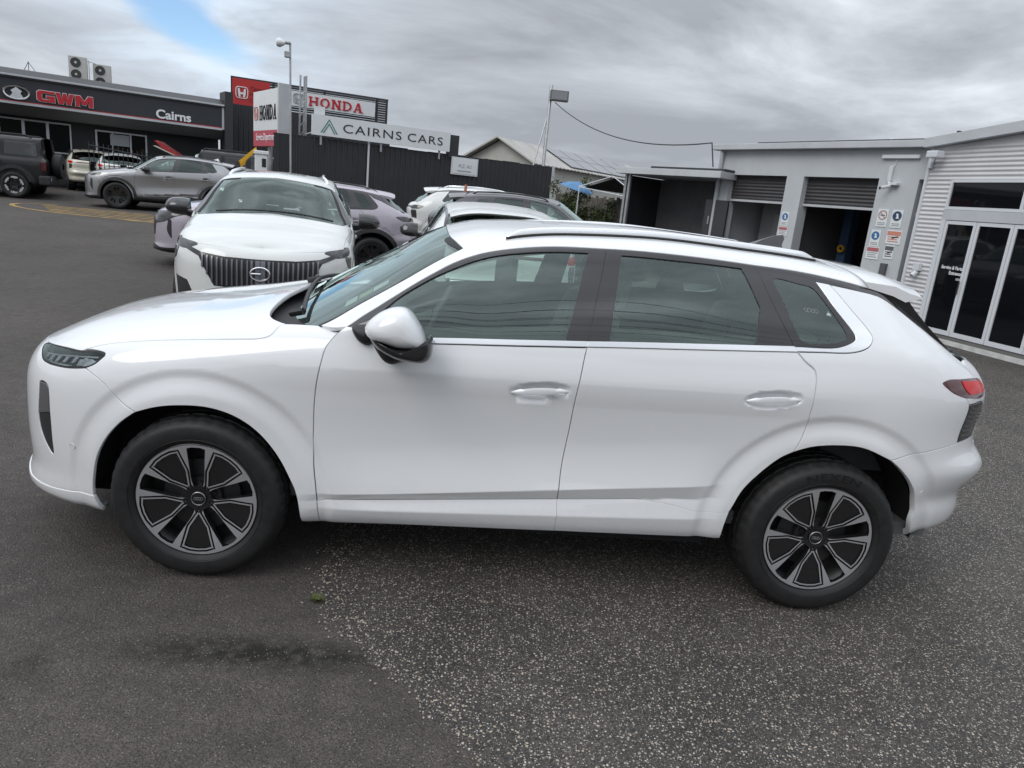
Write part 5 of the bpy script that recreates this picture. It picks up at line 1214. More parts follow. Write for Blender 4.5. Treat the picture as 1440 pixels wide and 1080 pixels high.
def hero():
    car = thing('parked_car', 'large white five door SUV side-on in the foreground, with silver roof rails', 'car')
    car['label'] = 'white SUV in the foreground, seen side-on, filling the frame'
    U = dict(UV); ua = SF.ua; ub = SK.ub; ZC = uv_of(SK, [(x_, .968+.018*(x_+.9)) for x_ in np.linspace(-.80, 1.16, 14)], 'side', ulim=(-1, 1.4), vlim=(6, 10)); Z1 = uv_of(SK, [(x_, .502+.0965*x_) for x_ in np.linspace(-.91, .95, 16)], 'side', ulim=(-1.05, 1.2), vlim=(1, 6)); Z3 = uv_of(SK, [(x_, .3885+.0415*x_) for x_ in np.linspace(-.85, .93, 16)], 'side', ulim=(-1.05, 1.2), vlim=(.5, 4)); vF = SF.n-1; vK = SK.n-1
    sp_ = uv_of(SK, [(x_, .4545+.0735*x_) for x_ in list(np.linspace(-.80, .10, 9))+[.22, .36, .50]], 'side', ulim=(-1.05, 1.2), vlim=(1, 6))
    b_ = uv_of(SK, [(.161, .4545+.0735*.161)], 'side', ulim=(-1.05, 1.2), vlim=(1, 6))[0]
    U['DB'] = U['DB'][:-1]+[b_]; U['DBL'] = [b_, U['DBL'][-1]]; U['SPL1'] = [U['DF'][-1]]+sp_[:9]+[b_]; U['SPL2'] = [b_]+sp_[9:]+U['SPL2'][2:]
    hl = U['LAMP']; hf = hl[1]
    # --- hood
    ce = U['COWL'][-1]
    hood = [rev(U['COWL'])[0:0] or [ce]]
    segs = [U['HS'], U['COWL'], [ce, (-1.085, vF)], [(-1.085, vF), (ua+.002, vF)],
            [(ua+.002, vF), (ua+.002, hf[1]+.25)], [(ua+.002, hf[1]+.25), (-2.4, hf[1]+.22), hf], [hf, hl[2], hl[3], U['HS'][0]]]
    panel('hood', SF, segs, WHITE, car, h=.022, join=True)
    # --- fender
    segs = [U['HS'], U['FTOP'], U['DF_F'], U['DFL_F'], [U['DFL_F'][-1], U['ARF_T'][-1]], rev(U['ARF_T']), rev(U['FBL']), [hl[8], hl[7], hl[6]], [hl[6], hl[5], hl[4], U['HS'][0]]]
    panel('fender', SF, segs, WHITE, car, h=.0125, skirt=.022)
    # --- front bumper and lip
    lipe = U['LIPS'][0]
    segs = [U['FBL'], U['ARF_F'], rev(U['LIPS']), [lipe, (-2.45, 1.95), (ua+.002, 1.9)], [(ua+.002, 1.9), (ua+.002, hf[1]+.25)],
            [(ua+.002, hf[1]+.25), (-2.4, hf[1]+.22), hf], [hf, hl[0], hl[12]], [hl[12], hl[11], hl[10]], [hl[10], hl[9], hl[8]]]
    bump = panel('front_bumper', SF, segs, WHITE, car, h=.0125, holes=[[U['INT']]], skirt=.012, join=True)
    segs = [U['LIPS'], U['ARF_L'], [U['ARF_L'][-1], (-1.80, .06)], [(-1.80, .06), (ua+.002, .06)], [(ua+.002, .06), (ua+.002, 1.88)], [(ua+.002, 1.88), (-2.45, 1.92), lipe]]
    lip = panel('front_lip', SF, segs, WHITE, car, h=.02, off=.004, join=True)
    for b_ in bump: pass
    it = panel('air_intake', SF, [U['INT']], PLASTIC, bump[0], h=.014, off=-.004, skirt=0, closed=True, gap=-.004, sub=bump[1])
    top = [U['INT'][i] for i in (0, 1, 2)]+[U['INT'][7], U['INT'][8]]
    panel('intake_lens', SF, [[*U['INT'][0:3]], [U['INT'][2], U['INT'][7]], [U['INT'][7], U['INT'][8], U['INT'][0]]], mat('grey lamp lens', (.10, .10, .105), rough=.12, coat=1.), bump[0], h=.012, off=.001, sub=bump[1])
    # --- headlights
    hd = panel('headlight', SF, [hl], mat('headlight housing', (.055, .058, .064), rough=.22, metal=.4, coat=.3), car, h=.014, off=-.028, skirt=0, closed=True, gap=-.004)
    panel('lens', SF, [hl], LENS, hd[0], h=.014, off=-.002, skirt=0, closed=True, gap=.003, sub=hd[1])
    panel('seal', SF, [hl], SEAM, hd[0], h=.008, off=-.001, skirt=.02, closed=True, gap=.0, holes=[[list(inset(np.array(hl)*np.array([1, .075]), .006)/np.array([1, .075]))]], sub=hd[1])
    for k in range(6):
        t = k/5; uu = -2.15+.30*t; vv = 8.72+.02*k
        q = [(uu, vv-.14), (uu+.018, vv-.14), (uu+.030, vv+.30), (uu+.012, vv+.30)]
        panel('led_block', SF, [[q[0], q[1]], [q[1], q[2]], [q[2], q[3]], [q[3], q[0]]], LED, hd[0], h=.008, off=-.016, gap=0, roll=.001, skirt=.008, sub=hd[1])
    panel('daytime_bar', SF, [[(-2.14, 9.05), (-1.9, 9.10), (-1.77, 9.05)], [(-1.77, 9.05), (-1.77, 8.98)], [(-1.77, 8.98), (-1.9, 9.02), (-2.14, 8.98)], [(-2.14, 8.98), (-2.14, 9.05)]], LED, hd[0], h=.01, off=-.012, gap=0, roll=.001, skirt=.006, sub=hd[1])
    for q_ in ([(-1.875, 8.50), (-1.80, 8.48), (-1.765, 8.72), (-1.80, 8.92), (-1.87, 8.90)], [(-2.10, 8.50), (-1.93, 8.42), (-1.90, 8.50), (-2.10, 8.60)]):
        panel('lamp_reflector', SF, [[q_[i], q_[(i+1) % len(q_)]] for i in range(len(q_))], LED, hd[0], h=.01, off=-.018, gap=0, roll=.001, skirt=.006, sub=hd[1])
    # --- doors
    door_f = panel('door', SK, [U['DF'][:1]+[(-.70, 9.97), (-.60, 9.93), U['CHB'][0]], U['CHB'], U['DB'], rev(U['SPL1']), rev(U['DF'])], WHITE, car, h=.02, fine=((-.12, 7.6), (.2, 9.0), .0075), label='front door', rows=[Z1, ZC])
    low_f = panel('lower_trim', SK, [U['SPL1'], U['DBL'], rev(U['BOT1']), rev(U['DFL'])], WHITE, door_f[0], h=.012, gap=.0022, sub=door_f[1], rows=[Z3])
    door_r = panel('door', SK, [U['CHB2'], U['DR'], U['ARR_F'], rev(U['SPL2']), rev(U['DB'])], WHITE, car, h=.013, fine=((.84, 7.6), (1.18, 9.0), .0075), skirt=.022, label='rear door', rows=[Z1, ZC])
    panel('lower_trim', SK, [U['SPL2'], U['ARR_FL'], rev(U['BOT2']), rev(U['DBL'])], WHITE, door_r[0], h=.012, gap=.0022, skirt=.022, sub=door_r[1], rows=[Z3])
    # --- door glass, frames, belt trim
    gf = [U['GF'], U['GF_B'], U['GF_C'], U['GF_D']]; gr = [U['GR'], U['GR_B'], U['GR_C'], U['GR_D'], U['GR_E']]
    ff = [U['FT'], U['DBU'], [U['DB'][0], U['CHB'][1], U['CHB'][0]], [U['CHB'][0], (-.60, 9.93), (-.70, 9.97), U['DF'][0]], [U['DF'][0], U['FT'][0]]]
    panel('window_frame', SK, ff, BLACKTRIM, door_f[0], h=.016, off=-.003, holes=[gf], gap=.001, skirt=.012, roll=.0008, sub=door_f[1])
    fr = [U['FT2'], U['DU'], [U['CHT2'][-1], U['DR'][0]], rev(U['CHB2']), rev(U['DBU'])]
    panel('window_frame', SK, fr, BLACKTRIM, door_r[0], h=.016, off=-.003, holes=[gr], gap=.001, skirt=.012, roll=.0008, sub=door_r[1])
    panel('window', SK, gf, SIDEGLASS, door_f[0], h=.03, off=-.009, skirt=0, gap=-.006, sub=door_f[1])
    panel('window', SK, gr, SIDEGLASS, door_r[0], h=.03, off=-.009, skirt=0, gap=-.006, sub=door_r[1])
    panel('belt_trim', SK, [U['CHT'], [U['CHT'][-1], U['CHB'][-1]], rev(U['CHB']), [U['CHB'][0], U['CHT'][0]]], SILVERTRIM, door_f[0], h=.008, off=.004, gap=.0005, sub=door_f[1])
    panel('belt_trim', SK, [U['CHT2'], [U['CHT2'][-1], U['CHB2'][-1]], rev(U['CHB2']), [U['CHB2'][0], U['CHT2'][0]]], SILVERTRIM, door_r[0], h=.008, off=.004, gap=.0005, sub=door_r[1])
    # --- rear quarter with its window
    ql = [U['CHQO'], rev(U['BKL'])[0:0] or [U['CHQO'][-1], U['BKL'][-1]], rev(U['BKL']), [U['BKL'][0], (1.99, 10.15), (2.08, 9.75)], [(2.08, 9.75), (2.15, 9.12), U['TL'][2]],
          [U['TL'][2], U['TL'][1], U['TL'][0]], [U['TL'][0], U['TL'][6], U['TL'][5]], rev(U['QE']), rev(U['RBT']), rev(U['ARR_T']), rev(U['DR'])]
    quarter = panel('rear_quarter', SK, ql, WHITE, car, h=.0125, skirt=.022)
    qf = [U['DU'], U['CHQI'], [U['CHQI'][-1], U['BKL'][-1]], rev(U['BKL'])[0:5], [U['BKL'][1], U['BKL'][0]], [U['BKL'][0], (2.02, 10.55), (1.86, 11.35), (1.62, 11.95), U['FT3'][-1]], rev(U['FT3'])]
    panel('window_surround', SK, qf, BLACKTRIM, quarter[0], h=.014, off=-.002, holes=[[U['GQ']]], gap=.001, roll=.0008, sub=quarter[1])
    panel('window', SK, [U['GQ']], SIDEGLASS, quarter[0], h=.03, off=-.005, skirt=0, gap=-.008, closed=True, sub=quarter[1])
    panel('window_trim', SK, [U['CHQI'], [U['CHQI'][-1], U['CHQO'][-1]], rev(U['CHQO']), [U['CHQO'][0], U['CHQI'][0]]], SILVERTRIM, quarter[0], h=.010, off=.001, gap=.0030, sub=quarter[1])
    # --- roof with the windscreen pillars
    wt = U['WST'][-1]
    segs = [[U['WSN'][-1], (-.80, 10.9), U['FT'][0]], U['FT'], U['FT2'], U['FT3'], [U['FT3'][-1], (1.47, 12.6), (1.44, vK)], [(1.44, vK), (-.425, vK)], [(-.425, vK), wt, U['WST'][1], U['WST'][0]], U['WSN']]
    panel('roof', SK, segs, WHITE, car, h=.02, join=True)
    ws = [rev(U['WSN']), U['WST'], [wt, (-.425, vK)], [(-.425, vK), (-1.055, vK)], [(-1.055, vK), U['WSB'][-1]], rev(U['WSB'])]
    scr = panel('windscreen', SK, ws, SCREEN, car, h=.035, off=-.006, skirt=0, gap=0, join=True)
    band = [rev(U['WSN']), U['WST'], [U['WST'][-1], (-.41, 13.38), (-.335, 12.60)], [(-.335, 12.60), (-.5, 12.42), (-.72, 12.36), (-.885, 12.05)], [(-.885, 12.05), U['WSN'][-1]]]
    panel('seal', SK, band, SEAM, scr[0], h=.012, off=-.003, gap=0, sub=scr[1])
    for uu, vv, w_, h_, mm in ((-.80, 12.62, .045, .22, STICKER_W), (-.745, 12.66, .05, .16, STICKER_G), (-.69, 12.68, .06, .16, STICKER_W)):
        panel('sticker', SK, [[(uu, vv), (uu+w_, vv+.02)], [(uu+w_, vv+.02), (uu+w_, vv+h_)], [(uu+w_, vv+h_), (uu, vv+h_)], [(uu, vv+h_), (uu, vv)]], mm, scr[0], h=.02, off=-.010, gap=0, skirt=0, both=False)
    panel('pillar_lining', SK, [[U['WSN'][-1], (-.80, 10.9), U['FT'][0]], U['FT'][:8], [U['FT'][7], (-.28, 12.7), U['WSN'][0]], U['WSN']], INTERIOR, car, h=.03, off=-.022, gap=.004, skirt=0)
    for seg in (U['DBU'], U['DU']):
        a_ = np.array(seg); l_ = a_+np.array([-.045, 0]); r_ = a_+np.array([.045, 0])
        panel('pillar_lining', SK, [list(map(tuple, l_)), [tuple(l_[-1]), tuple(r_[-1])], list(map(tuple, r_[::-1])), [tuple(r_[0]), tuple(l_[0])]], DARK, car, h=.04, off=-.026, gap=0, skirt=0)
    # --- scuttle, wipers
    sc = [(-1.16, 11.2), (-1.16, vF-.02)]
    pts = []
    V = []; F = []; us = np.linspace(-1.20, -.80, 9); vs = np.linspace(10.3, vF, 14)
    for a in us:
        q = SF.base(np.full(len(vs), a), vs); V += [(x, -w_, z-.030-.05*math.sin((a+1.2)/.4*PI)) for x, w_, z in q]
    for i in range(8):
        for k in range(13): F.append((i*14+k, i*14+k+1, (i+1)*14+k+1, (i+1)*14+k))
    o = ob_fix('scuttle', V, F, PLASTIC, car, 60); mirror_y(o)
    for y0, y1 in ((-.66, .02), (.02, .60)):
        pts_ = []
        for t in np.linspace(0, 1, 12):
            yy = y0+(y1-y0)*t; wv = abs(yy)
            xk = -1.03+.10*(wv/.76)**2-.02; z_ = 1.19-.075*(wv/.76)**2
            pts_.append((xk+.01*math.sin(t*PI), yy, z_+.012))
        wp = MB().tube(pts_, .010, 6).obj('wiper', PLASTIC, car, smooth=60)
        MB().tube([pts_[0], (pts_[0][0]-.06, pts_[0][1]+.03, pts_[0][2]-.02)], .016, 6).obj('wiper_arm', PLASTIC, wp, smooth=60)
    # --- tail: gate, spoiler, lamps, bumper
    gate = panel('tailgate', SK, [[(2.08, 9.75), (2.15, 9.12), U['TL'][2]], [U['TL'][2], U['TL'][3], U['TL'][4]], [U['TL'][4], U['TL'][5]], rev(U['QE'])[:2], U['LL'][0:4], [U['LL'][3], (2.25, 5.9), (ub-.002, 5.9)],
                        [(ub-.002, 5.9), (ub-.002, 10.2)], [(ub-.002, 10.2), (2.3, 10.2), (2.1, 10.05), (2.08, 9.75)]], WHITE, car, h=.022, join=True)
    panel('rear_window', SK, [[(2.0, 10.5), (2.3, 10.25), (ub-.002, 10.25)], [(ub-.002, 10.25), (ub-.002, vK)], [(ub-.002, vK), (1.5, vK)], [(1.5, vK), (1.62, 12.0), (1.86, 11.35), (2.0, 10.5)]], TINT, gate[0], h=.04, off=-.004, skirt=0, gap=0, sub=gate[1], join=True)
    tl = panel('tail_light', SK, [U['TL']], DARKRED, car, h=.012, off=.003, closed=True, gap=.001)
    a, b = np.array(U['TL']), np.array(U['TL']).mean(0)
    panel('red_lens', SK, [[(1.93, 8.94), (2.12, 8.99)], [(2.12, 8.99), (2.19, 8.75), (2.20, 8.36)], [(2.20, 8.36), (1.99, 8.33)], [(1.99, 8.33), (1.95, 8.6), (1.93, 8.94)]], REDLENS, tl[0], h=.010, off=.006, roll=.001, skirt=.004, sub=tl[1])
    ll = panel('rear_reflector', SK, [U['LL'][0:3], U['LL'][2:4], U['LL'][3:5], [U['LL'][4], U['LL'][0]]], SMOKE, car, h=.012, off=.002)
    for k in range(7):
        t = (k+.6)/7.6; a_ = np.array(U['LL'][0])*(1-t)+np.array(U['LL'][4])*t; b_ = np.array(U['LL'][2])*(1-t)+np.array(U['LL'][3])*t
        a2 = a_+(b_-a_)*.12; b2 = a_+(b_-a_)*.9
        panel('reflector_rib', SK, [[tuple(a2), tuple(b2)], [tuple(b2), tuple(b2+np.array([0, .06]))], [tuple(b2+np.array([0, .06])), tuple(a2+np.array([0, .06]))], [tuple(a2+np.array([0, .06])), tuple(a2)]], mat('grey rib', (.10, .10, .105), rough=.25), ll[0], h=.01, off=.004, gap=0, roll=.0008, skirt=.003, sub=ll[1])
    segs = [U['RBT'], [U['RBT'][-1], U['LL'][3]], [U['LL'][3], (2.25, 5.86), (ub-.002, 5.86)], [(ub-.002, 5.86), (ub-.002, .06)], [(ub-.002, .06), (1.83, .06)], [(1.83, .06), U['ARR_R'][-2]], rev(U['ARR_R'])[1:]]
    panel('rear_bumper', SK, segs, WHITE, car, h=.013, skirt=.025, join=True)
    # spoiler over the rear window
    ys = np.linspace(-.66, .66, 27); V = []; F = []
    for y in ys:
        e = abs(y)/.66; drop = .062*e**3.4; xe = 1.765-.05*e**3; x0 = 1.415+.03*e
        zt0 = 1.549-drop*1.02; pts_ = [(x0, zt0-.003), (x0+.14, zt0-.012), (xe-.06, 1.508-drop*.95), (xe, 1.492-drop*.88), (xe-.008, 1.483-drop*.88), (xe-.07, 1.468-drop*.95), (x0+.14, zt0-.055), (x0+.02, zt0-.03)]
        V += [(a_, y, c_) for a_, c_ in pts_]
    for i in range(len(ys)-1):
        for k in range(8): F.append((i*8+k, i*8+(k+1) % 8, (i+1)*8+(k+1) % 8, (i+1)*8+k))
    F += [tuple(range(8)), tuple((len(ys)-1)*8+k for k in range(8))]
    ob_fix('spoiler', V, F, WHITE, car, 55)
    o = MB().prism(FIN, -.652, -.60).obj('spoiler_fin', BLACKTRIM, car); mirror_y(o)
    # --- roof rails
    q = catmull(np.array(U['RAIL']), step=.03); P = SK(q[:, 0], q[:, 1])
    L = np.linspace(0, 1, len(P)); V = []; F = []
    for i, (pp, t) in enumerate(zip(P, L)):
        rise = .038*min(1, t/.07)**.6*min(1, (1-t)/.08)**.6; wd = .030*min(1, t/.03+.25)*min(1, (1-t)/.03+.25)
        x, y, z = pp; y += .012
        prof = [(-.4, -.3), (-.62, .25), (-.5, .72), (-.1, 1.0), (.35, .92), (.6, .5), (.45, -.3)]
        V += [(x, y+a_*wd, z-.004+b_*rise) for a_, b_ in prof]
    m_ = 7
    for i in range(len(P)-1):
        for k in range(m_): F.append((i*m_+k, i*m_+(k+1) % m_, (i+1)*m_+(k+1) % m_, (i+1)*m_+k))
    F += [tuple(range(m_)), tuple((len(P)-1)*m_+k for k in range(m_))]
    o = ob_fix('roof_rail', V, F, mat('rail aluminium', (.82, .83, .84), rough=.2, metal=.65), car, 60); o2 = mirror_y(o)
    gk = MB().tube([(x, y-.006, z+.004) for x, y, z in P[1:-1]], .0055, 5).obj('rail_gasket', SEAM, o); mirror_y(gk, o2)  # thin black tube added as the shadow line between rail and roof
    # --- shark fin
    V = []; F = []
    fin = [(1.135, 1.567, .030), (1.17, 1.584, .034), (1.22, 1.606, .030), (1.28, 1.632, .016), (1.325, 1.640, .010), (1.335, 1.620, .014), (1.318, 1.590, .026), (1.325, 1.560, .034)]
    V = [(x, -.004 if z > 1.6 else -w_, z) for x, z, w_ in fin]+[(x, .004 if z > 1.6 else w_, z) for x, z, w_ in fin]
    nf = len(fin); F = [(k, k+1, nf+k+1, nf+k) for k in range(nf-1)]+[tuple(range(nf)), tuple(range(nf, 2*nf))]
    ob_fix('antenna_fin', V, F, mat('dark grey fin', (.05, .05, .055), rough=.35, coat=.4), car, 30)
    # --- mirrors
    cap = [(-.661, 1.163), (-.628, 1.203), (-.574, 1.233), (-.529, 1.238), (-.505, 1.226), (-.460, 1.168), (-.443, 1.122), (-.446, 1.110), (-.530, 1.100), (-.590, 1.112), (-.654, 1.136)]
    cap = catmull((np.array(cap)-np.array([-.53, 1.15]))*np.array([1.07, 1.10])+np.array([-.525, 1.155]), closed=True, step=.012)
    V, F = inflate(cap, -.965, -1.105, n=9, p=3.0, e=.42, back=.97, centre=(-.53, 1.16)); mc = ob_fix('mirror', V, F, WHITE, car, 60)
    low = catmull(np.array([(-.652, 1.140), (-.590, 1.114), (-.530, 1.104), (-.446, 1.120), (-.412, 1.150), (-.408, 1.075), (-.428, 1.050), (-.515, 1.050), (-.575, 1.068), (-.632, 1.105)]), closed=True, step=.012)
    V, F = inflate(low, -.962, -1.095, n=7, p=2.6, e=.5, back=.97, centre=(-.52, 1.09)); ml = ob_fix('mirror_shell', V, F, BLACKTRIM, mc, 60)
    foot = catmull(np.array([(-.640, 1.105), (-.600, 1.035), (-.575, 1.020), (-.545, 1.020), (-.515, 1.055), (-.56, 1.09)]), closed=True, step=.012)
    V, F = inflate(foot, -.90, -1.02, n=6, p=3, e=.4, back=1.0); mf = ob_fix('mirror_arm', V, F, PLASTIC, mc, 60)
    sail = catmull(np.array([(-.735, 1.140), (-.70, 1.146), (-.655, 1.150), (-.64, 1.10), (-.665, 1.07), (-.70, 1.08), (-.725, 1.11)]), closed=True, step=.012)
    V, F = inflate(sail, -.86, -.925, n=4, p=3, e=.4, back=1.0); ms = ob_fix('mirror_base', V, F, PLASTIC, mc, 60)
    back = [(-.448, -.97, 1.085), (-.434, -.97, 1.085), (-.440, -1.06, 1.09), (-.452, -1.06, 1.09), (-.485, -.975, 1.185), (-.472, -.975, 1.185), (-.475, -1.05, 1.17), (-.487, -1.05, 1.17)]
    mg = ob_fix('mirror_glass', back, [(0,1,2,3),(4,5,6,7),(0,1,5,4),(1,2,6,5),(2,3,7,6),(3,0,4,7)], CHROME, mc, 10)
    mc2 = mirror_y(mc)
    for o in (ml, mf, ms, mg): mirror_y(o, mc2)
    # --- door handles
    for (hx, hz), dd in zip(HANDLES, (door_f, door_r)):
        xs = np.linspace(-.118, .118, 25); V = []; F = []
        for x in xs:
            t = abs(x)/.118; hh = .0140*(1-t**2.6)+.0012; dep_ = .020*(1-t**6)
            zc = hz+.002+.012*x/.135-.006*t**2
            yb = -(.921+.010*(1-t**2))
            top = .9 if t < .62 else 1.25
            for a_, b_ in ((-1, 0), (-.85, -1), (0, -1.25), (.75, -1.0), (top, -.35), (.7, .4), (-.6, .45)):
                V.append((hx+x, yb+b_*dep_*.5, zc+a_*hh))
        for i in range(24):
            for k in range(7): F.append((i*7+k, i*7+(k+1) % 7, (i+1)*7+(k+1) % 7, (i+1)*7+k))
        F += [tuple(range(7)), tuple(24*7+k for k in range(7))]
        o = ob_fix('door_handle', V, F, WHITE, dd[0], 50); mirror_y(o, dd[1])
    # --- parking sensors
    for S_, uv_ in ((SF, (-1.86, 4.35)), (SK, (1.80, 3.55))):
        c = S_(np.array([uv_[0]]), np.array([uv_[1]]))[0]; n_ = -S_.normal(np.array([uv_[0]]), np.array([uv_[1]]))[0]
        n_ = Vector(n_); n_ = n_ if n_.y < 0 else -n_
        mb = MB(); mb.lathe([(.0005, .001), (.0105, .001), (.0108, -.002), (.0125, -.002), (.0125, .001)], n=18)
        o = mb.obj('parking_sensor', WHITE, car, smooth=40); o.matrix_local = Matrix.Translation(Vector(c)) @ n_.to_track_quat('Z', 'Y').to_matrix().to_4x4()
    # --- wheels, arches, underside
    for x in (-1.3405, 1.3405):
        put_wheel(car, 'hero', x, -.912, .358); put_wheel(car, 'hero', x, .912, .358, far=True)
    for x, r_ in ((-1.34, .455), (1.34, .472)):
        for s_ in (1, -1):
            mb = MB(); prof = [(r_, -.835*s_), (r_, -.60*s_), (.10, -.60*s_)]
            mb.lathe(prof, c=(x, 0, .36), axis='y', n=40, a0=0, a1=PI); mb.obj('wheel_arch_liner', DARK, car, smooth=50)
    mb = MB(); mb.box((-1.95, -.60, .24), (1.70, .60, .40)); mb.box((-.88, -.80, .255), (.86, .80, .40)); mb.box((-2.12, -.55, .28), (-1.82, .55, .75)); mb.box((1.82, -.6, .46), (2.08, .6, .8))
    mb.obj('underbody', DARK, car)
    # inner shell: what the shut lines and windows look into
    for S_, us, vlo, vhi, nm in ((SK, np.linspace(-.92, 2.2, 70), 1.2, 9.6, 'inner_panel'), (SF, np.linspace(-2.1, -.86, 34), 1.2, 9.0, 'inner_fender')):
        vs = np.linspace(vlo, vhi, 16); V = []; F = []
        for a_ in us:
            q = S_.base(np.full(16, a_), vs); V += [(x, -(w_-.05), z) for x, w_, z in q]
        Va = np.array(V)
        for i in range(len(us)-1):
            for k in range(15):
                f = (i*16+k, i*16+k+1, (i+1)*16+k+1, (i+1)*16+k); c = Va[list(f)].mean(0)
                if min(math.hypot(c[0]-1.34, c[2]-.36), math.hypot(c[0]+1.34, c[2]-.36)) > .53 and not (c[0] > .85 and c[2] < .92): F.append(f)
        o = obj(nm, V, F, INTERIOR if nm == 'inner_panel' else DARK, car); mirror_y(o)
    us = np.linspace(-.40, 1.75, 30); vs = np.linspace(11.9, vK, 12); V = []; F = []
    for a_ in us:
        q = SK.base(np.full(12, a_), vs); V += [(x, -w_*.97, z-.022) for x, w_, z in q]
    for i in range(29):
        for k in range(11): F.append((i*12+k, i*12+k+1, (i+1)*12+k+1, (i+1)*12+k))
    o = obj('headliner', V, F, LINER, car, True); mirror_y(o)
    mb = MB(); mb.prism([(-1.12, .7), (-1.10, 1.05), (-.95, 1.075), (-.72, 1.05), (-.60, .98), (-.58, .85), (-.70, .7)], -.80, .80); mb.obj('dashboard', INTERIOR, car)
    mb = MB()
    ring = [(0+.185*math.cos(a_), .185*math.sin(a_)) for a_ in np.linspace(0, 2*PI, 33)]
    mb.tube([(-.46+q_[1]*.42, .37+q_[0], 1.0+q_[1]*.9) for q_ in ring], .015, 8, cap=False)
    for a_ in (0.2, PI-.2, -PI/2): mb.tube([(-.47, .37, .995), (-.46+math.sin(a_)*.42*.18, .37+math.cos(a_)*.18, 1.0+math.sin(a_)*.9*.18)], .018, 6)
    mb.tube([(-.47, .37, .995), (-.75, .37, .90)], .04, 8); mb.obj('steering_wheel', INTERIOR, car, smooth=50)
    seats(car, (-.02, .90), z0=.52)
    mb = MB(); mb.box((1.42, -.62, .60), (2.0, .62, .98)); mb.obj('parcel_shelf', INTERIOR, car)
    mb = MB(); mb.box((-1.2, -.8, .36), (1.9, .8, .42)); mb.obj('cabin_floor', INTERIOR, car)
    mb = MB(); mb.box((-.50, -.11, 1.42), (-.47, .11, 1.48), .008); mb.obj('inside_mirror', PLASTIC, car)
    # tyre lettering
    for x in (1.3405,):
        me = text_mesh('NEXEN', 1, .012, 1.12, .0); V = np.array([v.co[:] for v in me.vertices]); lo, hi = V.min(0), V.max(0)
        tx = (V[:, 0]-(lo[0]+hi[0])/2)/(hi[0]-lo[0]); ty = (V[:, 1]-lo[1])/(hi[1]-lo[1])
        an = PI/2-tx*.80-.02; rr = .288+ty*.032
        me.vertices.foreach_set('co', np.stack([rr*np.cos(an), np.full(len(an), -.0140), rr*np.sin(an)], 1).ravel()); me.materials.clear(); me.materials.append(RUBBER_MARK); me.update()
        link('tyre_lettering', me, car, (x, -.912, .358))
    # small badge etched on the quarter glass
    c = SK(np.array([1.15]), np.array([10.95]))[0]
    for k in range(4):
        uu = 1.145+k*.0155; c = SK(np.array([uu, uu+.01, uu]), np.array([10.58, 10.58, 10.63])); e1 = c[1]-c[0]; e1 /= np.linalg.norm(e1); e2 = c[2]-c[0]; e2 -= e1*(e1@e2); e2 /= np.linalg.norm(e2); nn = np.cross(e1, e2)
        V = []; F = []
        for j in range(16):
            a_ = 2*PI*j/16
            for rr in (.0078, .0093): V.append(c[0]+rr*(e1*math.cos(a_)+e2*math.sin(a_))+(nn if nn[1] > 0 else -nn)*.0042)
        F = [(2*j, 2*j+1, (2*j+3) % 32, (2*j+2) % 32) for j in range(16)]
        obj('window_badge', V, F, mat('etched mark', (.30, .33, .32), rough=.6), quarter[0])
    return car
HERO = hero()
# ---------------------------------------------------------------- the other cars
class Scaled:
    def __init__(s, S, k): s.S, s.k, s.ua, s.ub, s.n = S, np.array(k), S.ua, S.ub, S.n
    def __call__(s, u, v): return s.S(u, v)*s.k
    def base(s, u, v): return s.S.base(u, v)*s.k
    normal = Loft.normal
def edges(pts, k=4):
    """closed polygon as straight subdivided edges"""
    out = []; n = len(pts)
    for i in range(n):
        a, b = np.array(pts[i], float), np.array(pts[(i+1) % n], float); out.append([tuple(a+(b-a)*j/k) for j in range(k+1)])
    return out
def poly_panel(name, S, pts, m, parent, mode='side', h=.03, off=.004, both=True, ulim=None, vlim=None, skirt=.01, gap=0., sub=None, k=4, join=False):
    segs = [uv_of(S, e, mode, ulim, vlim) for e in edges(pts, k)]
    for i in range(len(segs)): segs[i][-1] = segs[(i+1) % len(segs)][0]
    return panel(name, S, segs, m, parent, h=h, off=off, gap=gap, skirt=skirt, both=both, roll=.0015, sub=sub, join=join)
def arch_ring(S, car, x, z, r0, r1, m, k=(1, 1, 1), off=.006):
    a = np.linspace(-.18, PI+.18, 26)
    S2 = S
    o = [(x+r1*math.cos(t), z+r1*math.sin(t)) for t in a]; i = [(x+r0*math.cos(t), z+r0*math.sin(t)) for t in a]
    u_o = uv_of(S2, o, 'side', vlim=(0, 9)); u_i = uv_of(S2, i, 'side', vlim=(0, 9))
    return panel('arch_cladding', S2, [u_o, [u_o[-1], u_i[-1]], u_i[::-1], [u_i[0], u_o[0]]], m, car, h=.035, off=off, gap=0, skirt=.02)

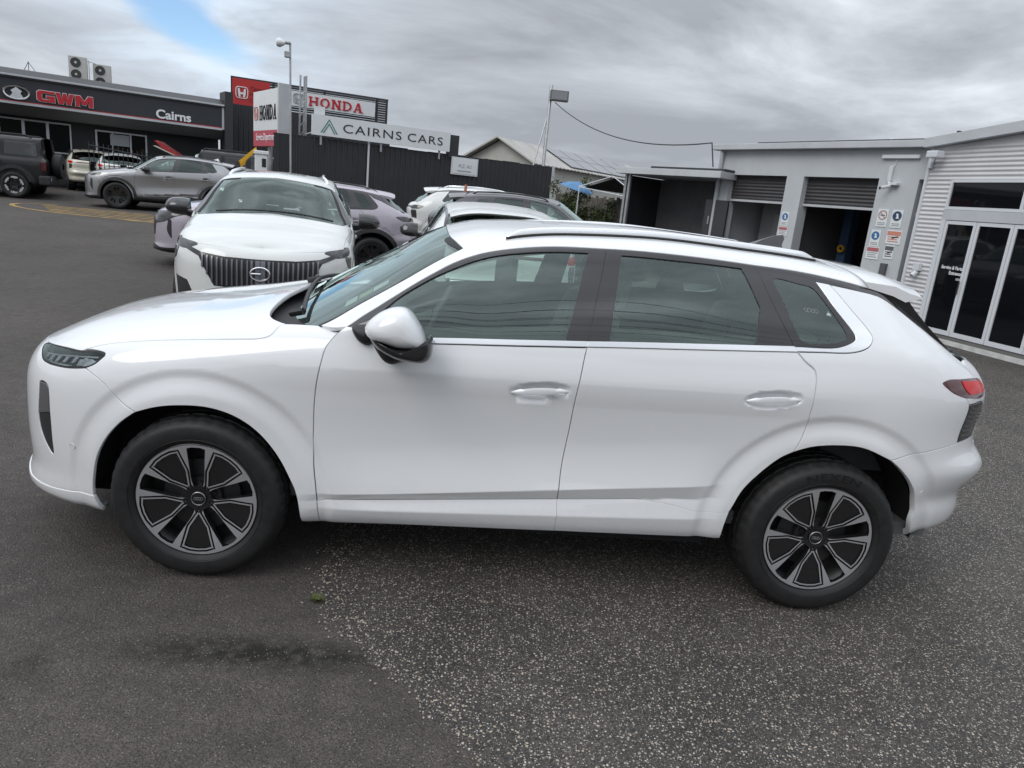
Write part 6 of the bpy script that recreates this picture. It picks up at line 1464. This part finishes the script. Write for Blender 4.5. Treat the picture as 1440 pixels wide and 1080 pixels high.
def suv(label, pm, loc, rz, sx=1., sy=1., sz=1., group=None, rim='dark', clad=False, roofm=None, mirrorm=BLACKTRIM, railm=BLACKTRIM, sg=SIDEGLASS, rg=TINT, h=.045, trim=BLACKTRIM, chrome=None, lampm=SMOKE, tailm=REDLENS, fin=None, front=None, wheelR=None, pillar=None, seal=True, blackpillar=False):
    car = thing('parked_car', label, 'car', loc, rz, group or 'cars parked in the yard')
    U = UV; kk = (sx, sy, sz); F_ = Scaled(SF, kk); K_ = Scaled(SK, kk); ua, ub, vF, vK = SF.ua, SK.ub, SF.n-1, SK.n-1
    hl = U['LAMP']; hf = hl[1]; ce = U['COWL'][-1]; roofm = roofm or pm; chrome = chrome or trim
    panel('hood', F_, [U['HS'], U['COWL'], [ce, (-1.085, vF)], [(-1.085, vF), (ua+.002, vF)], [(ua+.002, vF), (ua+.002, hf[1]+.25)], [(ua+.002, hf[1]+.25), (-2.4, hf[1]+.22), hf], [hf, hl[2], hl[3], U['HS'][0]]], pm, car, h=h, join=True)
    panel('fender', F_, [U['HS'], U['FTOP'], U['DF_F'], U['DFL_F'], [U['DFL_F'][-1], U['ARF_T'][-1]], rev(U['ARF_T']), rev(U['FBL']), [hl[8], hl[7], hl[6]], [hl[6], hl[5], hl[4], U['HS'][0]]], pm, car, h=h)
    lipe = U['LIPS'][0]
    fb = panel('front_bumper', F_, [U['FBL'], U['ARF_F'], rev(U['LIPS']), [lipe, (-2.45, 1.95), (ua+.002, 1.9)], [(ua+.002, 1.9), (ua+.002, hf[1]+.25)], [(ua+.002, hf[1]+.25), (-2.4, hf[1]+.22), hf], [hf, hl[0], hl[12]], [hl[12], hl[11], hl[10]], [hl[10], hl[9], hl[8]]], pm, car, h=h, join=True)
    panel('front_lip', F_, [U['LIPS'], U['ARF_L'], [U['ARF_L'][-1], (-1.80, .06)], [(-1.80, .06), (ua+.002, .06)], [(ua+.002, .06), (ua+.002, 1.88)], [(ua+.002, 1.88), (-2.45, 1.92), lipe]], PLASTIC, car, h=h, join=True)
    if front is None:
        panel('headlight', F_, [hl], lampm, car, h=.03, off=.002, closed=True)
        panel('air_intake', F_, [U['INT']], PLASTIC, fb[0], h=.03, off=.003, closed=True, sub=fb[1])
        poly_panel('grille', F_, [(0, .80*sz), (.52*sy, .78*sz), (.44*sy, .50*sz), (0, .48*sz)], PLASTIC, fb[0], 'end', off=.004, ulim=(ua, -2.0), vlim=(1, 10), sub=fb[1], join=True)
    else: front(F_, car, fb, pm)
    df = panel('door', K_, [U['DF'][:1]+[(-.70, 9.97), (-.60, 9.93), U['CHB'][0]], U['CHB'], U['DB'], rev(U['SPL1']), rev(U['DF'])], pm, car, h=h, label='front door')
    dr = panel('door', K_, [U['CHB2'], U['DR'], U['ARR_F'], rev(U['SPL2']), rev(U['DB'])], pm, car, h=h, label='rear door')
    lm = PLASTIC if clad else pm
    panel('lower_trim', K_, [U['SPL1'], U['DBL'], rev(U['BOT1']), rev(U['DFL'])], lm, df[0], h=h, sub=df[1])
    panel('lower_trim', K_, [U['SPL2'], U['ARR_FL'], rev(U['BOT2']), rev(U['DBL'])], lm, dr[0], h=h, sub=dr[1])
    gf = [U['GF'], U['GF_B'], U['GF_C'], U['GF_D']]; gr = [U['GR'], U['GR_B'], U['GR_C'], U['GR_D'], U['GR_E']]
    panel('window_frame', K_, [U['FT'], U['DBU'], [U['DB'][0], U['CHB'][1], U['CHB'][0]], [U['CHB'][0], (-.60, 9.93), (-.70, 9.97), U['DF'][0]], [U['DF'][0], U['FT'][0]]], trim, df[0], h=h, off=-.003, holes=[gf], gap=.001, sub=df[1])
    panel('window_frame', K_, [U['FT2'], U['DU'], [U['CHT2'][-1], U['DR'][0]], rev(U['CHB2']), rev(U['DBU'])], trim, dr[0], h=h, off=-.003, holes=[gr], gap=.001, sub=dr[1])
    panel('window', K_, gf, sg, df[0], h=.06, off=-.009, skirt=0, gap=-.006, sub=df[1]); panel('window', K_, gr, rg, dr[0], h=.06, off=-.009, skirt=0, gap=-.006, sub=dr[1])
    ql = [U['CHQO'], [U['CHQO'][-1], U['BKL'][-1]], rev(U['BKL']), [U['BKL'][0], (1.99, 10.15), (2.08, 9.75)], [(2.08, 9.75), (2.15, 9.12), U['TL'][2]], [U['TL'][2], U['TL'][1], U['TL'][0]], [U['TL'][0], U['TL'][6], U['TL'][5]], rev(U['QE']), rev(U['RBT']), rev(U['ARR_T']), rev(U['DR'])]
    q = panel('rear_quarter', K_, ql, pm, car, h=h)
    panel('window_surround', K_, [U['DU'], U['CHQI'], [U['CHQI'][-1], U['BKL'][-1]], rev(U['BKL'])[0:5], [U['BKL'][1], U['BKL'][0]], [U['BKL'][0], (2.02, 10.55), (1.86, 11.35), (1.62, 11.95), U['FT3'][-1]], rev(U['FT3'])], trim, q[0], h=h, off=-.002, holes=[[U['GQ']]], gap=.001, sub=q[1])
    panel('window', K_, [U['GQ']], rg, q[0], h=.06, off=-.005, skirt=0, gap=-.008, closed=True, sub=q[1])
    panel('window_trim', K_, [U['CHQI'], [U['CHQI'][-1], U['CHQO'][-1]], rev(U['CHQO']), [U['CHQO'][0], U['CHQI'][0]]], chrome if pillar is None else pillar, q[0], h=.03, off=.001, gap=.0006, sub=q[1])
    if pillar is not None:
        panel('pillar_trim', K_, [U['BKL'], [U['BKL'][-1], (1.36, 11.05)], [(1.36, 11.05), (1.6, 10.62), (1.90, 10.2)], [(1.90, 10.2), U['BKL'][0]]], pillar, q[0], h=h, off=.003, sub=q[1])
    wt = U['WST'][-1]
    panel('roof', K_, [[U['WSN'][-1], (-.80, 10.9), U['FT'][0]], U['FT'], U['FT2'], U['FT3'], [U['FT3'][-1], (1.47, 12.6), (1.44, vK)], [(1.44, vK), (-.425, vK)], [(-.425, vK), wt, U['WST'][1], U['WST'][0]], U['WSN']], roofm, car, h=h, join=True)
    scr = panel('windscreen', K_, [rev(U['WSN']), U['WST'], [wt, (-.425, vK)], [(-.425, vK), (-1.055, vK)], [(-1.055, vK), U['WSB'][-1]], rev(U['WSB'])], SCREEN, car, h=.05, off=-.006, skirt=0, gap=0, join=True)
    if blackpillar:
        panel('pillar_cover', K_, [[U['WSN'][-1], (-.80, 10.9), U['FT'][0]], U['FT'][:7], [U['FT'][6], (-.33, 12.3), U['WSN'][0]], U['WSN']], BLACKTRIM, car, h=.04, off=.004, gap=.004)
        for uu, vv, w_, h_, mm in ((-.80, 12.75, .07, .16, STICKER_W), (-.66, 12.85, .05, .10, STICKER_W)):
            panel('sticker', K_, [[(uu, vv), (uu+w_, vv+.02)], [(uu+w_, vv+.02), (uu+w_, vv+h_)], [(uu+w_, vv+h_), (uu, vv+h_)], [(uu, vv+h_), (uu, vv)]], mm, scr[0], h=.03, off=-.012, gap=0, skirt=0, both=False)
    panel('seal', K_, [rev(U['WSN']), U['WST'], [U['WST'][-1], (-.41, 13.38), (-.335, 12.60)], [(-.335, 12.60), (-.5, 12.50), (-.72, 12.46), (-.885, 12.2)], [(-.885, 12.2), U['WSN'][-1]]], SEAM, scr[0], h=.03, off=-.002, gap=0, sub=scr[1])
    panel('pillar_lining', K_, [[U['WSN'][-1], (-.80, 10.9), U['FT'][0]], U['FT'][:8], [U['FT'][7], (-.28, 12.7), U['WSN'][0]], U['WSN']], INTERIOR, car, h=.06, off=-.022, gap=.004, skirt=0)
    gate = panel('tailgate', K_, [[(2.08, 9.75), (2.15, 9.12), U['TL'][2]], [U['TL'][2], U['TL'][3], U['TL'][4]], [U['TL'][4], U['TL'][5]], rev(U['QE'])[:2], U['LL'][0:4], [U['LL'][3], (2.25, 5.9), (ub-.002, 5.9)], [(ub-.002, 5.9), (ub-.002, 10.2)], [(ub-.002, 10.2), (2.3, 10.2), (2.1, 10.05), (2.08, 9.75)]], pm, car, h=h, join=True)
    panel('rear_window', K_, [[(2.0, 10.5), (2.3, 10.25), (ub-.002, 10.25)], [(ub-.002, 10.25), (ub-.002, vK)], [(ub-.002, vK), (1.5, vK)], [(1.5, vK), (1.62, 12.0), (1.86, 11.35), (2.0, 10.5)]], rg, gate[0], h=.06, off=-.004, skirt=0, gap=0, sub=gate[1], join=True)
    panel('tail_light', K_, [U['TL']], tailm, car, h=.03, off=.004, closed=True, gap=.0)
    panel('rear_reflector', K_, [U['LL'][0:3], U['LL'][2:4], U['LL'][3:5], [U['LL'][4], U['LL'][0]]], SMOKE, car, h=.03, off=.002, gap=0)
    panel('tail_light_bar', K_, [[(2.20, 8.85), (ub-.003, 8.9)], [(ub-.003, 8.9), (ub-.003, 8.45)], [(ub-.003, 8.45), (2.20, 8.40)], [(2.20, 8.40), (2.20, 8.85)]], DARKRED if tailm is REDLENS else tailm, gate[0], h=.03, off=.004, sub=gate[1], join=True)
    panel('rear_bumper', K_, [U['RBT'], [U['RBT'][-1], U['LL'][3]], [U['LL'][3], (2.25, 5.86), (ub-.002, 5.86)], [(ub-.002, 5.86), (ub-.002, .06)], [(ub-.002, .06), (1.83, .06)], [(1.83, .06), U['ARR_R'][-2]], rev(U['ARR_R'])[1:]], pm, car, h=h, join=True)
    ys = np.linspace(-.64, .64, 13); V = []; Fc = []
    for y in ys:
        e = abs(y)/.64; drop = .085*e**3.2; xe = 1.84-.07*e**2.5; x0 = 1.42+.06*e; zt0 = 1.549-drop*1.02
        V += [np.array((a_, y, c_))*kk for a_, c_ in [(x0, zt0+.002), (x0+.14, zt0-.010), (xe-.06, 1.518-drop*.95), (xe, 1.502-drop*.88), (xe-.008, 1.493-drop*.88), (xe-.07, 1.478-drop*.95), (x0+.14, zt0-.055), (x0+.02, zt0-.03)]]
    for i in range(12):
        for k in range(8): Fc.append((i*8+k, i*8+(k+1) % 8, (i+1)*8+(k+1) % 8, (i+1)*8+k))
    Fc += [tuple(range(8)), tuple(12*8+k for k in range(8))]
    ob_fix('spoiler', V, Fc, roofm, car, 55)
    if railm is not None:
        qq = catmull(np.array(U['RAIL']), step=.06); P = K_(qq[:, 0], qq[:, 1]); L = np.linspace(0, 1, len(P))
        pts = [(x, y+.012, z+.036*min(1, t/.08, (1-t)/.08)**.6-.004) for (x, y, z), t in zip(P, L)]
        o = MB().tube(pts, .017, 6).obj('roof_rail', railm, car, smooth=60); mirror_y(o)
    if fin is not None:
        V = [np.array(c_)*kk for c_ in [(1.15, -.03, 1.58), (1.15, .03, 1.58), (1.36, .03, 1.565), (1.36, -.03, 1.565), (1.32, -.006, 1.645), (1.32, .006, 1.645)]]
        ob_fix('antenna_fin', V, [(0,1,2,3),(0,4,5,1),(2,5,4,3),(0,3,4),(1,5,2)], fin, car, 30)
    cap = catmull((np.array([(-.661, 1.150), (-.620, 1.203), (-.560, 1.233), (-.505, 1.226), (-.455, 1.168), (-.435, 1.10), (-.50, 1.07), (-.590, 1.08), (-.645, 1.11)])-np.array([-.55, 1.15]))*1.12+np.array([-.55, 1.15]), closed=True, step=.03)
    V, Fc = inflate(cap, -.955, -1.21, n=6, p=3.0, e=.42, back=.95); V = [np.array(v)*kk for v in V]; mc = ob_fix('mirror', V, Fc, mirrorm, car, 60)
    V, Fc = inflate(catmull(np.array([(-.64, 1.105), (-.60, 1.05), (-.53, 1.05), (-.50, 1.09), (-.56, 1.12)]), closed=True, step=.03), -.86, -1.0, n=4); V = [np.array(v)*kk for v in V]; ma = ob_fix('mirror_arm', V, Fc, PLASTIC, mc, 60)
    mc2 = mirror_y(mc); mirror_y(ma, mc2)
    for dd, (hx, hz) in ((df, HANDLES[0]), (dr, HANDLES[1])):
        o = MB().box(((hx-.11)*sx, -.95*sy, (hz-.012)*sz), ((hx+.11)*sx, -.905*sy, (hz+.014)*sz), .008).obj('door_handle', chrome if chrome is not trim else pm, dd[0]); mirror_y(o, dd[1])
    R = .358*sz; wr = R/.358
    for x in (-1.3405*sx, 1.3405*sx):
        for far in (False, True):
            w_ = put_wheel(car, rim, x, (.905 if far else -.905)*sy, R, far=far); w_.scale = (wr*1.015, 1, wr*1.015)
    for x, r_ in ((-1.34*sx, .455*sz), (1.34*sx, .472*sz)):
        for s_ in (1, -1):
            mb = MB(); mb.lathe([(r_, -.835*s_*sy), (r_, -.60*s_), (.10, -.60*s_)], c=(x, 0, .36*sz), axis='y', n=24, a0=-.25, a1=PI+.25); mb.obj('wheel_arch_liner', DARK, car, smooth=50)
    if clad:
        arch_ring(K_, car, 1.34*sx, .36*sz, .445*sz, .52*sz, PLASTIC); arch_ring(F_, car, -1.34*sx, .36*sz, .425*sz, .50*sz, PLASTIC)
    mb = MB(); mb.box((-2.05*sx, -.60*sy, .22*sz), (2.05*sx, .60*sy, .42)); mb.box((-.88*sx, -.80*sy, .255*sz), (.86*sx, .80*sy, .40)); mb.box((-2.12*sx, -.5*sy, .28), (-1.82*sx, .5*sy, .72*sz)); mb.box((1.82*sx, -.6*sy, .38), (2.1*sx, .6*sy, .85*sz)); mb.obj('underbody', DARK, car)
    for S_, us, vlo, vhi in ((K_, np.linspace(-.92, 2.2, 36), 1.2, 9.6), (F_, np.linspace(-2.1, -.86, 18), 1.2, 9.0)):
        vs = np.linspace(vlo, vhi, 9); V = []; Fc = []
        for a_ in us: V += [(x, -(w_-.05), z) for x, w_, z in S_.base(np.full(9, a_), vs)]
        Va = np.array(V)
        for i in range(len(us)-1):
            for k in range(8):
                f = (i*9+k, i*9+k+1, (i+1)*9+k+1, (i+1)*9+k); c = Va[list(f)].mean(0)
                if min(math.hypot(c[0]-1.34*sx, c[2]-.36*sz), math.hypot(c[0]+1.34*sx, c[2]-.36*sz)) > .55*sz: Fc.append(f)
        o = obj('inner_panel', V, Fc, INTERIOR, car); mirror_y(o)
    mb = MB(); mb.prism([(x*sx, z*sz) for x, z in [(-1.12, .7), (-1.10, 1.05), (-.95, 1.075), (-.72, 1.05), (-.60, .98), (-.58, .85), (-.70, .7)]], -.80*sy, .80*sy); mb.obj('dashboard', INTERIOR, car)
    V = []; Fc = []; us = np.linspace(-1.20, -.80, 6); vs = np.linspace(10.3, vF, 9)
    for a_ in us: V += [(x, -w_, z-.03-.04*math.sin((a_+1.2)/.4*PI)) for x, w_, z in F_.base(np.full(9, a_), vs)]
    for i in range(5):
        for k in range(8): Fc.append((i*9+k, i*9+k+1, (i+1)*9+k+1, (i+1)*9+k))
    o = ob_fix('scuttle', V, Fc, PLASTIC, car, 60); mirror_y(o)
    mb = MB(); mb.tube([(-.46*sx+.42*.185*math.sin(a_), .37+.185*math.cos(a_), (1.0+.9*.185*math.sin(a_))*sz) for a_ in np.linspace(0, 2*PI, 25)], .016, 6, cap=False); mb.tube([(-.47*sx, .37, .995*sz), (-.75*sx, .37, .9*sz)], .04, 6); mb.box((-.50*sx, .2, .97*sz), (-.46*sx, .54, 1.01*sz)); mb.obj('steering_wheel', INTERIOR, car, smooth=50)
    seats(car, (-.02*sx, .90*sx), z0=.50*sz)
    mb = MB(); mb.box((-1.2*sx, -.8*sy, .36), (1.95*sx, .8*sy, .44)); mb.obj('cabin_floor', INTERIOR, car)
    mb = MB(); mb.box((-.50*sx, -.12, 1.41*sz), (-.47*sx, .12, 1.48*sz), .008); mb.obj('inside_mirror', PLASTIC, car)
    for y0, y1 in ((-.66, .02), (.02, .60)):
        pts_ = []
        for t in np.linspace(0, 1, 8):
            yy = (y0+(y1-y0)*t); wv = abs(yy); pts_.append(np.array((-1.03+.10*(wv/.76)**2-.02, yy, 1.19-.075*(wv/.76)**2+.012))*kk)
        MB().tube(pts_, .010, 5).obj('wiper', PLASTIC, car, smooth=60)
    return car

def gac_front(F_, car, fb, pm):
    ua = F_.ua; kw = dict(mode='end', ulim=(ua, -1.72), vlim=(1, 10.4)); q = F_.k[2]; hl = UV['LAMP']
    def Z(pts): return [(a, b*q) for a, b in pts]
    g = poly_panel('grille', F_, Z([(0, .815), (.33, .82), (.60, .845), (.54, .74), (.43, .56), (0, .55)]), mat('grille black', (.012, .012, .013), rough=.35), fb[0], off=.002, sub=fb[1], h=.03, join=True, **kw)
    SL = mat('grille bar', (.20, .20, .225), rough=.25, metal=.7)
    for k in range(13):
        w0 = .022+.046*k; zt = .80+(.03*max(0, w0-.3)/.3); zb = .57 if w0 < .42 else .57+(w0-.42)*1.35
        if zt-zb < .05: continue
        poly_panel('grille_bar', F_, Z([(w0, zt), (w0+.014, zt), (w0+.014, zb), (w0, zb)]), SL, g[0], off=.014, sub=g[1], h=.03, skirt=.012, k=2, **kw)
    lm_ = mat('dark lamp', (.02, .021, .024), rough=.12, coat=.5)
    hd = panel('headlight', F_, [hl], lm_, car, h=.03, off=.003, closed=True, gap=0)
    poly_panel('lamp_blade', F_, Z([(.50, .825), (.70, .885), (.74, .865), (.56, .80)]), lm_, hd[0], off=.005, h=.025, sub=hd[1], **kw)
    poly_panel('lamp_hook', F_, Z([(.80, .86), (.86, .85), (.865, .74), (.835, .76)]), lm_, hd[0], off=.005, h=.025, sub=hd[1], **kw)
    poly_panel('air_intake', F_, Z([(.70, .58), (.83, .60), (.815, .40), (.60, .40)]), PLASTIC, fb[0], off=.004, sub=fb[1], h=.03, **kw)
    poly_panel('lower_grille', F_, Z([(0, .46), (.54, .46), (.50, .34), (0, .34)]), PLASTIC, fb[0], off=.004, sub=fb[1], h=.03, join=True, **kw)
    mb = MB(); c = F_(np.array([ua+.01]), np.array([6.6]))[0]; z0 = .69*q
    mb.tube([(c[0]-.022, .088*math.cos(a), z0+.062*math.sin(a)) for a in np.linspace(0, 2*PI, 33)], .010, 6, cap=False); mb.tube([(c[0]-.022, -.005, z0), (c[0]-.024, .085, z0)], .010, 6); mb.obj('badge', CHROME, fb[0])

suv('white SUV nose-on behind the bonnet of the foreground car, with upright-bar black grille', WHITE2, at(-2.70, 5.62), math.radians(100), sz=1.09, front=gac_front, railm=SILVERTRIM, pillar=WHITE2, h=.03, blackpillar=True)
lil = suv('lilac SUV parked side-on beyond the white one with the barred grille', LILAC, at(-3.62, 10.0), .32, sx=1.0, sz=1.02, clad=True, lampm=BLACKTRIM, tailm=SMOKE, pillar=BLACKTRIM, railm=BLACKTRIM, sg=TINT)
poly_panel('lamp_panel', Scaled(SF, (1, 1, 1.02)), [(-2.20, .90), (-1.95, .93), (-1.70, .95), (-1.66, .92), (-1.92, .84), (-2.10, .74), (-2.24, .70)], BLACKTRIM, lil, 'side', off=.008, ulim=(SF.ua, -1.5), vlim=(4, 11), h=.03)
suv('silver SUV parked side-on in front of the showroom', SILVERP, at(-9.75, 19.95), .25, sx=1.03, sz=1.06, clad=True, mirrorm=BLACKTRIM, railm=BLACKTRIM, fin=CHROME, pillar=SILVERP)
suv('cream SUV with red tail lamp, next to the spare wheel of the black four-wheel drive', CREAM, at(-14.75, 25.0), math.radians(-60), sx=.9, sy=.88, sz=.92, h=.06)
suv('white SUV with red tail lamp beside the cream one', WHITE2, at(-13.35, 24.35), math.radians(-62), sx=.9, sy=.88, sz=.90, h=.06)
suv('white car behind the black picket railing', WHITE2, at(-11.2, 24.6), .25, sx=1.0, sz=.93, railm=None, h=.06)
suv('small white hatchback angled away just behind the foreground car roof', WHITE2, at(-.07, 5.87), math.radians(-84.6), sx=.90, sy=.95, sz=1.01, rg=SIDEGLASS, railm=None, pillar=WHITE2, h=.03)
suv('graphite SUV whose roof and side glass show over the foreground roof', GREYP, at(1.05, 11.1), PI-.06, sz=1.07, railm=BLACKTRIM, pillar=GREYP, tailm=SMOKE)
suv('white SUV with roof spoiler standing behind the graphite one', WHITE2, at(.35, 14.0), PI, sz=1.05, railm=SILVERTRIM, pillar=WHITE2, h=.06, tailm=SMOKE)

# ---- the boxy black four-wheel drives
def box_rails():
    R_ = []
    for w_, z_ in ((.80, .42), (.90, .44), (.925, .55), (.93, .75), (.93, .95), (.925, 1.10), (.895, 1.17), (.87, 1.22), (.85, 1.45), (.825, 1.66), (.79, 1.76), (.70, 1.81), (.40, 1.835), (.0, 1.84)):
        up_ = z_ > 1.2
        R_.append((K5(w_*.99, w_, w_, w_, w_*.99), [(-3, z_), (3, z_)], -2.2, 2.22-(.10 if up_ else 0)-(.03 if z_ > 1.6 else 0), None))
    return R_
SB = Loft(box_rails(), -1.15, XW+US*PI/2-1e-4, er=.16, sm=4)
def box_rails_f():
    R_ = []
    for w_, z_ in ((.80, .42), (.90, .44), (.925, .55), (.93, .75), (.925, .95), (.90, 1.08), (.84, 1.14), (.75, 1.165), (.4, 1.18), (0, 1.185)):
        R_.append((K5(w_, w_, w_, w_, w_), [(-3, z_-.02), (3, z_)], -2.2, 2.2, None))
    return R_
SBF = Loft(box_rails_f(), -XW-US*PI/2+1e-4, -1.10, ef=.2, sm=4)
def boxy(label, loc, rz, pm=BLACKP):
    car = thing('parked_car', label, 'car', loc, rz, 'cars parked in the yard'); ub = SB.ub; n = SB.n-1
    # side and tail, arches cut out
    ar = lambda x: [(x+.47*math.cos(t), .40+.47*math.sin(t)) for t in np.linspace(-.02, PI+.02, 20)]
    a = uv_of(SB, ar(1.38), vlim=(0, 8))
    top = 6.9
    body = panel('body_side', SB, [[(-1.10, .06), (.8, .06), a[-1]], a[::-1], [a[0], (1.9, .06), (ub-.002, .06)], [(ub-.002, .06), (ub-.002, top)], [(ub-.002, top), (-1.10, top)], [(-1.10, top), (-1.10, .06)]], pm, car, h=.06)
    b = uv_of(SBF, ar(-1.38), vlim=(0, 6))
    panel('fender', SBF, [[(SBF.ua+.01, .06), (-2.0, .06), b[-1]], b[::-1], [b[0], (-1.11, .06)], [(-1.11, .06), (-1.11, 9)], [(-1.11, 9), (SBF.ua+.01, 9)], [(SBF.ua+.01, 9), (SBF.ua+.01, .06)]], pm, car, h=.06)
    up_ = panel('roof', SB, [[(-.62, top), (ub-.002, top)], [(ub-.002, top), (ub-.002, n-.01)], [(ub-.002, n-.01), (-.45, n-.01)], [(-.45, n-.01), (-.45, 11.0)], [(-.45, 11.0), (-.62, top)]], pm, car, h=.06, join=True)
    for x0, x1, nm in ((-.50, .22, 'window'), (.30, 1.02, 'window'), (1.16, 2.0, 'window')):
        poly_panel(nm, SB, [(x0, 1.28), (x1, 1.28), (x1-.03, 1.66), (x0+(.12 if x0 < 0 else .02), 1.66)], mat('dark tinted pane', (.03, .033, .035), rough=.05, coat=1.), up_[0], off=.006, vlim=(7, 12), ulim=(-1, 2.0), sub=up_[1], h=.06, skirt=.004)
    V = [(-1.02, -.80, 1.17), (-1.02, .80, 1.17), (-.46, .74, 1.79), (-.46, -.74, 1.79)]
    obj('windscreen', V, [(0, 1, 2, 3)], TINT, car)
    for x in (-.88, .26, 1.10): poly_panel('shut_line', SB, [(x, .50), (x+.012, .50), (x+.012, 1.18), (x, 1.18)], SEAM, body[0], off=.002, vlim=(1, 8), ulim=(-1.1, 2.0), sub=body[1], skirt=.002)
    for x in (.12, .98): o = MB().box((x-.1, -.96, 1.05), (x+.1, -.925, 1.08), .008).obj('door_handle', PLASTIC, car); mirror_y(o)
    for x, S_ in ((1.38, SB), (-1.38, SBF)): arch_ring(S_, car, x, .40, .47, .57, PLASTIC, off=.025)
    MB().box((-.85, -.99, .36), (.85, -.86, .42), .02).obj('side_step', PLASTIC, car)
    MB().box((2.02, -.90, .44), (2.34, .90, .72), .05).obj('rear_bumper', PLASTIC, car); MB().box((-2.32, -.90, .44), (-2.05, .90, .72), .05).obj('front_bumper', PLASTIC, car)
    MB().box((2.325, -.84, .56), (2.345, -.74, .66), .01).obj('reflector', LED, car)
    for s_ in (-1, 1):
        MB().box((2.10, s_*.84-.07, .86), (2.235, s_*.84+.085, 1.13), .02).obj('tail_light', DARKRED, car)
    sp = MB(); sp.lathe([(.05, 0), (.355, 0), (.375, .03), (.38, .06), (.38, .20), (.36, .24), (.1, .25)], c=(2.24, 0, 1.02), axis='x', n=40); sp.obj('spare_wheel', RUBBER, car, smooth=40)
    r_ = MB()
    for s_ in (-.66, .66): r_.tube([(-.4, s_, 1.80), (-.3, s_, 1.87), (1.7, s_, 1.87), (1.85, s_, 1.80)], .022, 6)
    r_.obj('roof_rail', PLASTIC, car, smooth=50)
    for x in (-1.38, 1.38):
        for far in (False, True):
            w_ = put_wheel(car, 'offroad', x, (.93 if far else -.93), .385, far=far); w_.scale = (1.075, 1, 1.075)
        for s_ in (1, -1):
            mb = MB(); mb.lathe([(.49, -.87*s_), (.49, -.55*s_), (.1, -.55*s_)], c=(x, 0, .40), axis='y', n=24, a0=-.1, a1=PI+.1); mb.obj('wheel_arch_liner', DARK, car, smooth=50)
    MB().box((-2.0, -.75, .38), (2.0, .75, .55)).obj('underbody', DARK, car)
    MB().box((-1.5, -.8, .5), (1.9, .8, 1.1)).obj('cabin', INTERIOR, car)
    return car
boxy('black boxy four-wheel drive at the left edge with a spare wheel on its tail', at(-15.75, 19.95), .25)
boxy('black four-wheel drive roof showing over the silver SUV', at(-9.5, 23.3), .25)
